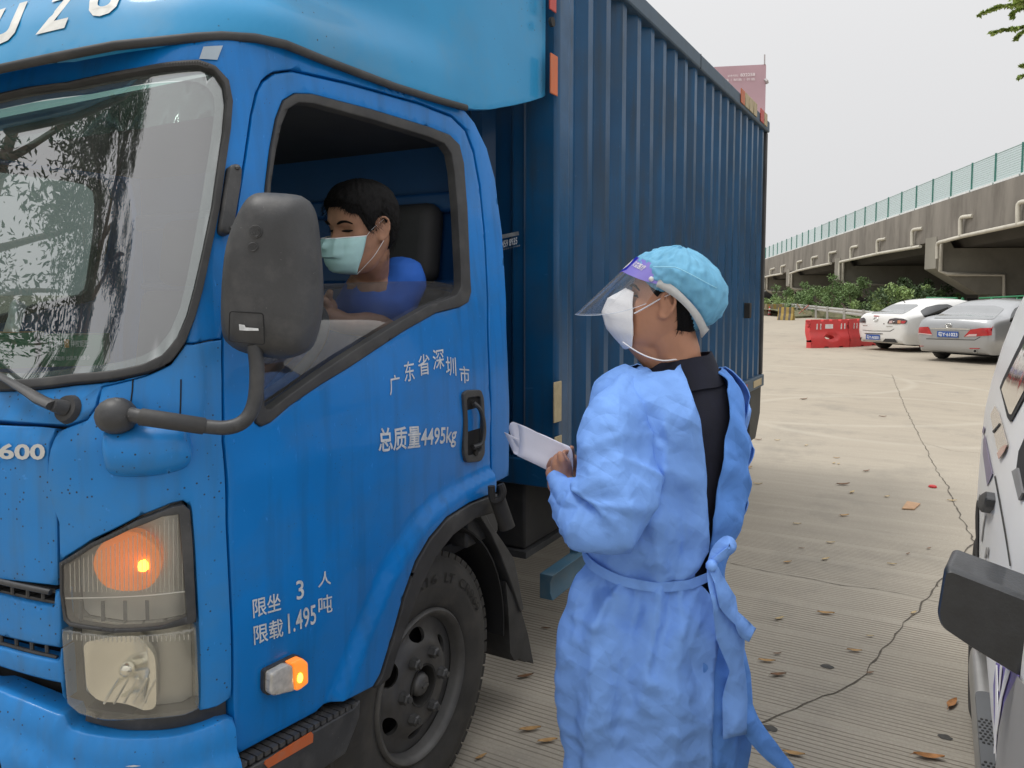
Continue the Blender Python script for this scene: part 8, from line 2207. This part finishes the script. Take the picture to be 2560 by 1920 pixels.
# ------------------------------------------------------------------ folded sheets of paper
M_PAP = pm('paper_white', (0.82, 0.81, 0.90), 0.7, var=0.03, vs=20)
pap = thing('paper_sheets', 'folded white form sheets with a printed table held in gloved hands', 'paper', tuple(jd(700, 700, 1.95)))
loop = [(148, 462), (215, 610), (285, 765), (322, 835), (362, 845), (398, 800), (414, 640), (404, 430), (372, 325), (305, 282), (252, 308), (232, 395), (268, 520), (330, 630), (368, 700)]
dl, dr2 = 2.06, 1.965
lde = [0.035, 0.035, 0.030, 0.018, 0.008, 0.0, 0.0, 0.0, 0.002, 0.012, 0.02, 0.025, 0.022, 0.018, 0.014]
PL = smooth_poly([jd(x, y, dl + e_) for (x, y), e_ in zip(loop, lde)], False, 4)
ofs = jd(1215 - 0, 700, dr2) - jd(372, 325, dl)
for lay in range(4):
    V = []; F = []; sh_v = Vector((0, 0, 0)) + RGT * (-0.0025 * lay) + Vector((0, 0, 0.0018 * lay)) - FH * 0.0004 * lay
    nA = 10
    for i, p in enumerate(PL):
        for j in range(nA + 1):
            t = j / nA + (0.02 * lay if j == nA else -0.012 * lay if j == 0 else 0)
            V.append(p + ofs * t + sh_v * 1.0 + Vector((0, 0, 0.002)) * noise.noise(p * 20 + Vector((t * 3, 0, lay))))
    for i in range(len(PL) - 1):
        for j in range(nA): k = i * (nA + 1) + j; F.append((k, k + 1, k + nA + 2, k + nA + 1))
    o = mk('sheet', V, F, M_PAP, pap, 180); m_ = o.modifiers.new('t', 'SOLIDIFY'); m_.thickness = 0.0006
M_INK = pm('printed_grey', (0.28, 0.28, 0.42), 0.7)
pr = MB()
def ppt(s_, t):                                    # s along the front of the loop 0..1, t along the axis
    k = 15 + s_ * 17; i = int(k); fr_ = k - i
    p = PL[i] + (PL[i + 1] - PL[i]) * fr_
    return p + ofs * t - FH * 0.0028 - RGT * 0.0006
for t in (0.10, 0.22, 0.34, 0.48, 0.60, 0.72, 0.86):
    pr.add([ppt(0.12 + k * 0.075, t) for k in range(11)] + [ppt(0.12 + k * 0.075, t + 0.004) for k in range(11)], [(k, k + 1, k + 12, k + 11) for k in range(10)])
for s_ in (0.12, 0.22, 0.32, 0.45, 0.58, 0.70, 0.80):
    pr.add([ppt(s_, 0.08 + k * 0.09) for k in range(11)] + [ppt(s_ + 0.006, 0.08 + k * 0.09) for k in range(11)], [(k, k + 1, k + 12, k + 11) for k in range(10)])
pr.build('printed_table', M_INK, pap, None)

# ================================================================== driver
def H4(x, y): return (780 + x * 0.25316, 440 + y * 0.25316)
DC = at_depth(*H4(480, 520), 2.24)
df = (-RGT * math.cos(R(50)) - FH * math.sin(R(50))) * math.cos(R(9)) + Vector((0, 0, -math.sin(R(9))))
hd_ = Head(DC, df, Vector((0, 0, 1)) + RGT * 0.06, 1.02)
drv = thing('person', 'driver in a blue T-shirt and pale green mask looking down at the wheel', 'person', (1.85, 1.6, 0.74))
bd_ = MB(); hd_.mesh(bd_)
nb0 = at_depth(*H4(570, 1000), 2.37)
chain(bd_, [nb0 + Vector((0, 0, -0.06)), nb0 + Vector((0, 0, 0.0)), hd_.p(-0.03, 0, -0.07)], [0.070, 0.058, 0.054], 18)
cst = Vector((1.97, 1.73, 1.30)); plv = Vector((1.95, 1.68, 1.06))
chain(bd_, [nb0 + Vector((0, 0, -0.05)), cst, plv], [0.08, 0.125, 0.13], 18)
sL = at_depth(*H4(880, 1050), 2.42); sR = cst + Vector((-0.12, 0.24, 0.13))
eL = at_depth(*H4(740, 1480), 2.36); wL = at_depth(*H4(330, 1460), 2.24); hL = at_depth(*H4(180, 1400), 2.22)
chain(bd_, [cst + Vector((0, 0, 0.08)), sL, eL, wL, hL], [0.08, 0.060, 0.046, 0.031, 0.034], 14)
eR = Vector((1.72, 2.02, 1.22)); wR_ = at_depth(*H4(150, 1300), 2.25)
chain(bd_, [cst + Vector((0, 0, 0.08)), sR, eR, wR_], [0.08, 0.060, 0.046, 0.031], 14)
for q in range(4):
    b0_ = hL + Vector((-0.03, 0.0, 0.02 - q * 0.018)); chain(bd_, [b0_, b0_ + Vector((-0.035, 0.02, 0.012)), b0_ + Vector((-0.02, 0.045, -0.004))], [0.011, 0.010, 0.009], 10)
    c0_ = wR_ + Vector((-0.03, 0.0, 0.025 - q * 0.018)); chain(bd_, [c0_, c0_ + Vector((-0.04, -0.02, 0.01)), c0_ + Vector((-0.05, -0.05, -0.004))], [0.011, 0.010, 0.009], 10)
chain(bd_, [hL + Vector((0, 0, 0.02)), hL + Vector((-0.03, -0.01, 0.05)), hL + Vector((-0.05, 0.01, 0.06))], [0.014, 0.012, 0.010], 10)
chain(bd_, [wR_ + Vector((0, 0, 0.02)), wR_ + Vector((-0.02, -0.03, 0.045))], [0.014, 0.011], 10)
for sgn in (-1, 1):
    kn = Vector((1.52, 1.66 + 0.13 * sgn, 1.10)); chain(bd_, [plv + Vector((0, 0.09 * sgn, 0)), kn, kn + Vector((-0.10, 0, -0.28))], [0.085, 0.062, 0.045], 14)
v, f = union_mesh(bd_, 0.0046, 4)
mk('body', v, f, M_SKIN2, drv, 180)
ts = MB(); chain(ts, [nb0 + Vector((0.01, 0.01, -0.075)), cst, plv], [0.092, 0.150, 0.155], 18)
chain(ts, [cst + Vector((0, 0, 0.08)), sL, sL + (eL - sL) * 0.62], [0.10, 0.078, 0.070], 14); chain(ts, [cst + Vector((0, 0, 0.08)), sR, sR + (eR - sR) * 0.62], [0.10, 0.078, 0.070], 14)
v, f = union_mesh(ts, 0.008, 8)
M_TEE = pm('tshirt_blue', (0.015, 0.115, 0.50), 0.8, var=0.12, vs=8, bump=0.15, bs=200)
mk('t_shirt', [p + (p - cst).normalized() * crumple(p, 0.008, 0.003) for p in v], f, M_TEE, drv, 180)
trd = MB()
for sgn in (-1, 1):
    kn = Vector((1.52, 1.66 + 0.13 * sgn, 1.10)); chain(trd, [plv + Vector((0, 0.09 * sgn, 0)), kn, kn + Vector((-0.10, 0, -0.28))], [0.10, 0.076, 0.062], 14)
v, f = union_mesh(trd, 0.012, 3); mk('trousers', v, f, M_NAVY, drv, 180)
hl_ = lambda th: (lambda a: 0.066 - 0.020 * sst(0.25, 0.75, a) - 0.052 * sst(0.85, 1.25, a) + 0.030 * math.exp(-((a - 1.66) / 0.20) ** 2) - 0.075 * sst(1.7, 2.6, a))(abs((th + math.pi) % (2 * math.pi) - math.pi))
hd_.cloth(lambda th: hl_(th) + 0.005 * noise.noise(Vector((th * 14, 0, 5))), lambda th, h, t: 0.014 * min(1, t * 4) + 0.006 * t, 'hair', M_HAIR, drv, 0.004, 90, edge=0.15)
strands(hd_, hl_, 0.016, 3200, 'hair_strands', drv, 12, None, (0.012, 0.024))
for sg in (1, -1):
    br2 = [hd_.on(sg * a_, h_, 0.0015) for a_, h_ in ((0.20, 0.021), (0.36, 0.026), (0.55, 0.026), (0.72, 0.019))]
    MB().tube(smooth_poly(br2, False, 3), [0.003, 0.0044, 0.005, 0.0054, 0.0054, 0.005, 0.0046, 0.004, 0.003, 0.002], 6, flat=(1.3, 0.6)).build('eyebrow', M_HAIR, drv, 60)
    ey = [hd_.on(sg * a_, h_, 0.001) for a_, h_ in ((0.20, 0.0010), (0.34, 0.0000), (0.48, -0.0005), (0.64, 0.0010))]
    MB().tube(smooth_poly(ey, False, 3), [0.0016, 0.0026, 0.0036, 0.0042, 0.0044, 0.0042, 0.0038, 0.0030, 0.0022, 0.001], 6).build('eye', M_HAIR, drv, 60)
# pleated mask
M_MSK = pm('mask_mint', (0.42, 0.66, 0.66), 0.75, var=0.06, vs=30)
pv = []; pf = []; NA, NB = 26, 16
for i in range(NB + 1):
    t = i / NB; hh = -0.016 - 0.104 * t
    for j in range(NA + 1):
        s_ = -1 + 2 * j / NA; th = s_ * 1.12
        q = head_local(th * (1 - 0.15 * t * abs(s_)), max(hh, -0.118))
        bulge = (1 - abs(s_) ** 2.2)
        outw = 0.006 + 0.026 * bulge * math.sin(math.pi * (0.12 + 0.76 * t)) + 0.0028 * (((t * 4) % 1.0) - 0.5) * bulge
        if t < 0.25: outw += 0.010 * math.exp(-(s_ / 0.22) ** 2) * 0.0
        # hold the sheet clear of nose and chin
        base = Vector((q.x, q.y, hh))
        if abs(s_) < 0.35 and t < 0.5: base.x = max(base.x, 0.100)
        dirn = Vector((math.cos(th), math.sin(th), -0.15 * t)).normalized()
        if t > 0.85: base.x -= 0.03 * (t - 0.85) / 0.15 * bulge
        pv.append(hd_.M @ (base + dirn * outw))
for i in range(NB):
    for j in range(NA): k = i * (NA + 1) + j; pf.append((k, k + 1, k + NA + 2, k + NA + 1))
pmk = mk('face_mask', pv, pf, M_MSK, drv, 60); m_ = pmk.modifiers.new('t', 'SOLIDIFY'); m_.thickness = 0.0012
c0_, c1_ = pv[NA], pv[NB * (NA + 1) + NA]
MB().tube([pv[k] + df * 0.001 for k in range(NA + 1)], 0.0018, 5).build('mask_edge', M_MASKW, pmk, 60)
strap([pv[NA], hd_.p(.02, .080, .004), hd_.p(-.012, .088, .024)], 0.0016, 'ear_loop', pmk)
strap([c1_, hd_.p(.03, .074, -.078), hd_.p(.006, .080, -.052), hd_.p(-.008, .084, -.034)], 0.0016, 'ear_loop', pmk)

# ================================================================== things on the dashboard
M_GRNB = pm('box_green', (0.02, 0.19, 0.075), 0.45, var=0.25, vs=9)
M_ORB = pm('box_orange', (0.62, 0.30, 0.05), 0.5)
def on_dash(px, py, zz): return on_z(px, py, zz)
def tissue_box(px0, px1, zb, dep, hgt, name, label, top_mat, ang=0.0):
    a = on_z(*px0, zb); b = on_z(*px1, zb); ux = Vector((b.x - a.x, b.y - a.y, 0)); W_ = ux.length; ux.normalize(); n = Vector((ux.y, -ux.x, 0))
    if n.dot(a - CAM) < 0: n = -n
    t = thing(name, label, 'tissue box', tuple(a + ux * W_ / 2))
    P = lambda u, d, z: a + ux * u + n * d + Vector((0, 0, z))
    MB().add([P(0, 0, 0), P(W_, 0, 0), P(W_, dep, 0), P(0, dep, 0), P(0, 0, hgt), P(W_, 0, hgt), P(W_, dep, hgt), P(0, dep, hgt)], [(0, 3, 2, 1), (4, 5, 6, 7), (0, 1, 5, 4), (1, 2, 6, 5), (2, 3, 7, 6), (3, 0, 4, 7)]).build('carton', M_GRNB, t, None, bevel=0.002, clean=True)
    MB().quad(P(0.01, 0.012, hgt + 0.0012), P(W_ - 0.01, 0.012, hgt + 0.0012), P(W_ - 0.01, dep - 0.012, hgt + 0.0012), P(0.01, dep - 0.012, hgt + 0.0012)).build('top_print', top_mat, t, None)
    return t, P, W_, ux, n
def R8(x, y): return (x * 0.54237, 100 + y * 0.54249)
t1, P1, W1, ux1, n1 = tissue_box(R8(188, 1508), R8(480, 1500), 1.37, 0.12, 0.090, 'tissue_box', 'green tissue box with white writing on the dashboard, right of the open one', pm('box_green_light', (0.10, 0.36, 0.18), 0.5))
ts1 = plane_shell(P1(0, -0.0005, 0), ux1, (0, 0, 1), 0.5, 0.5)
MB().quad(P1(W1 * 0.3, 0.02, 0.0925), P1(W1 * 0.75, 0.02, 0.0925), P1(W1 * 0.8, 0.06, 0.0925), P1(W1 * 0.4, 0.06, 0.0925)).build('tissue_slot', M_RWH, t1, None)
def tl_(s, u0, u1, z0, z1, mat=M_RWH, bold=0.01):
    v, f = text_mesh(s, bold); mk('printed_lettering', [P1(u0 + (u1 - u0) * p.x, -0.0012, z0 + (z1 - z0) * p.y) for p in v], f, mat, t1, None)
tl_('会员支付', W1 * 0.06, W1 * 0.36, 0.058, 0.078, bold=0.02); tl_('特权钜惠', W1 * 0.48, W1 * 0.76, 0.056, 0.076, bold=0.02)
MB().quad(P1(W1 * 0.385, -0.0012, 0.055), P1(W1 * 0.455, -0.0012, 0.055), P1(W1 * 0.46, -0.0012, 0.079), P1(W1 * 0.38, -0.0012, 0.079)).build('printed_badge', M_ORB, t1, None)
tl_('关注我们', W1 * 0.12, W1 * 0.30, 0.036, 0.047); tl_('享服务 优品质 利多多', W1 * 0.20, W1 * 0.78, 0.018, 0.031)
t2, P2, W2, ux2, n2 = tissue_box(R8(-120, 1520), R8(165, 1512), 1.37, 0.12, 0.100, 'tissue_box', 'open green and orange tissue box with a white tissue pulled up', M_ORB)
tv = []; tf = []
for i in range(9):
    for j in range(9):
        s_, t = i / 8, j / 8
        p = P2(W2 * (0.40 + 0.30 * s_ + 0.10 * t), 0.05 + 0.020 * math.sin(s_ * 5 + t * 2), 0.100 + 0.095 * t * (0.75 + 0.25 * math.sin(s_ * 3)))
        tv.append(p + n2 * 0.012 * noise.noise(Vector((s_ * 4, t * 4, 1))))
for i in range(8):
    for j in range(8): k = i * 9 + j; tf.append((k, k + 1, k + 10, k + 9))
mk('tissue', tv, tf, M_MASKW, t2, 180)
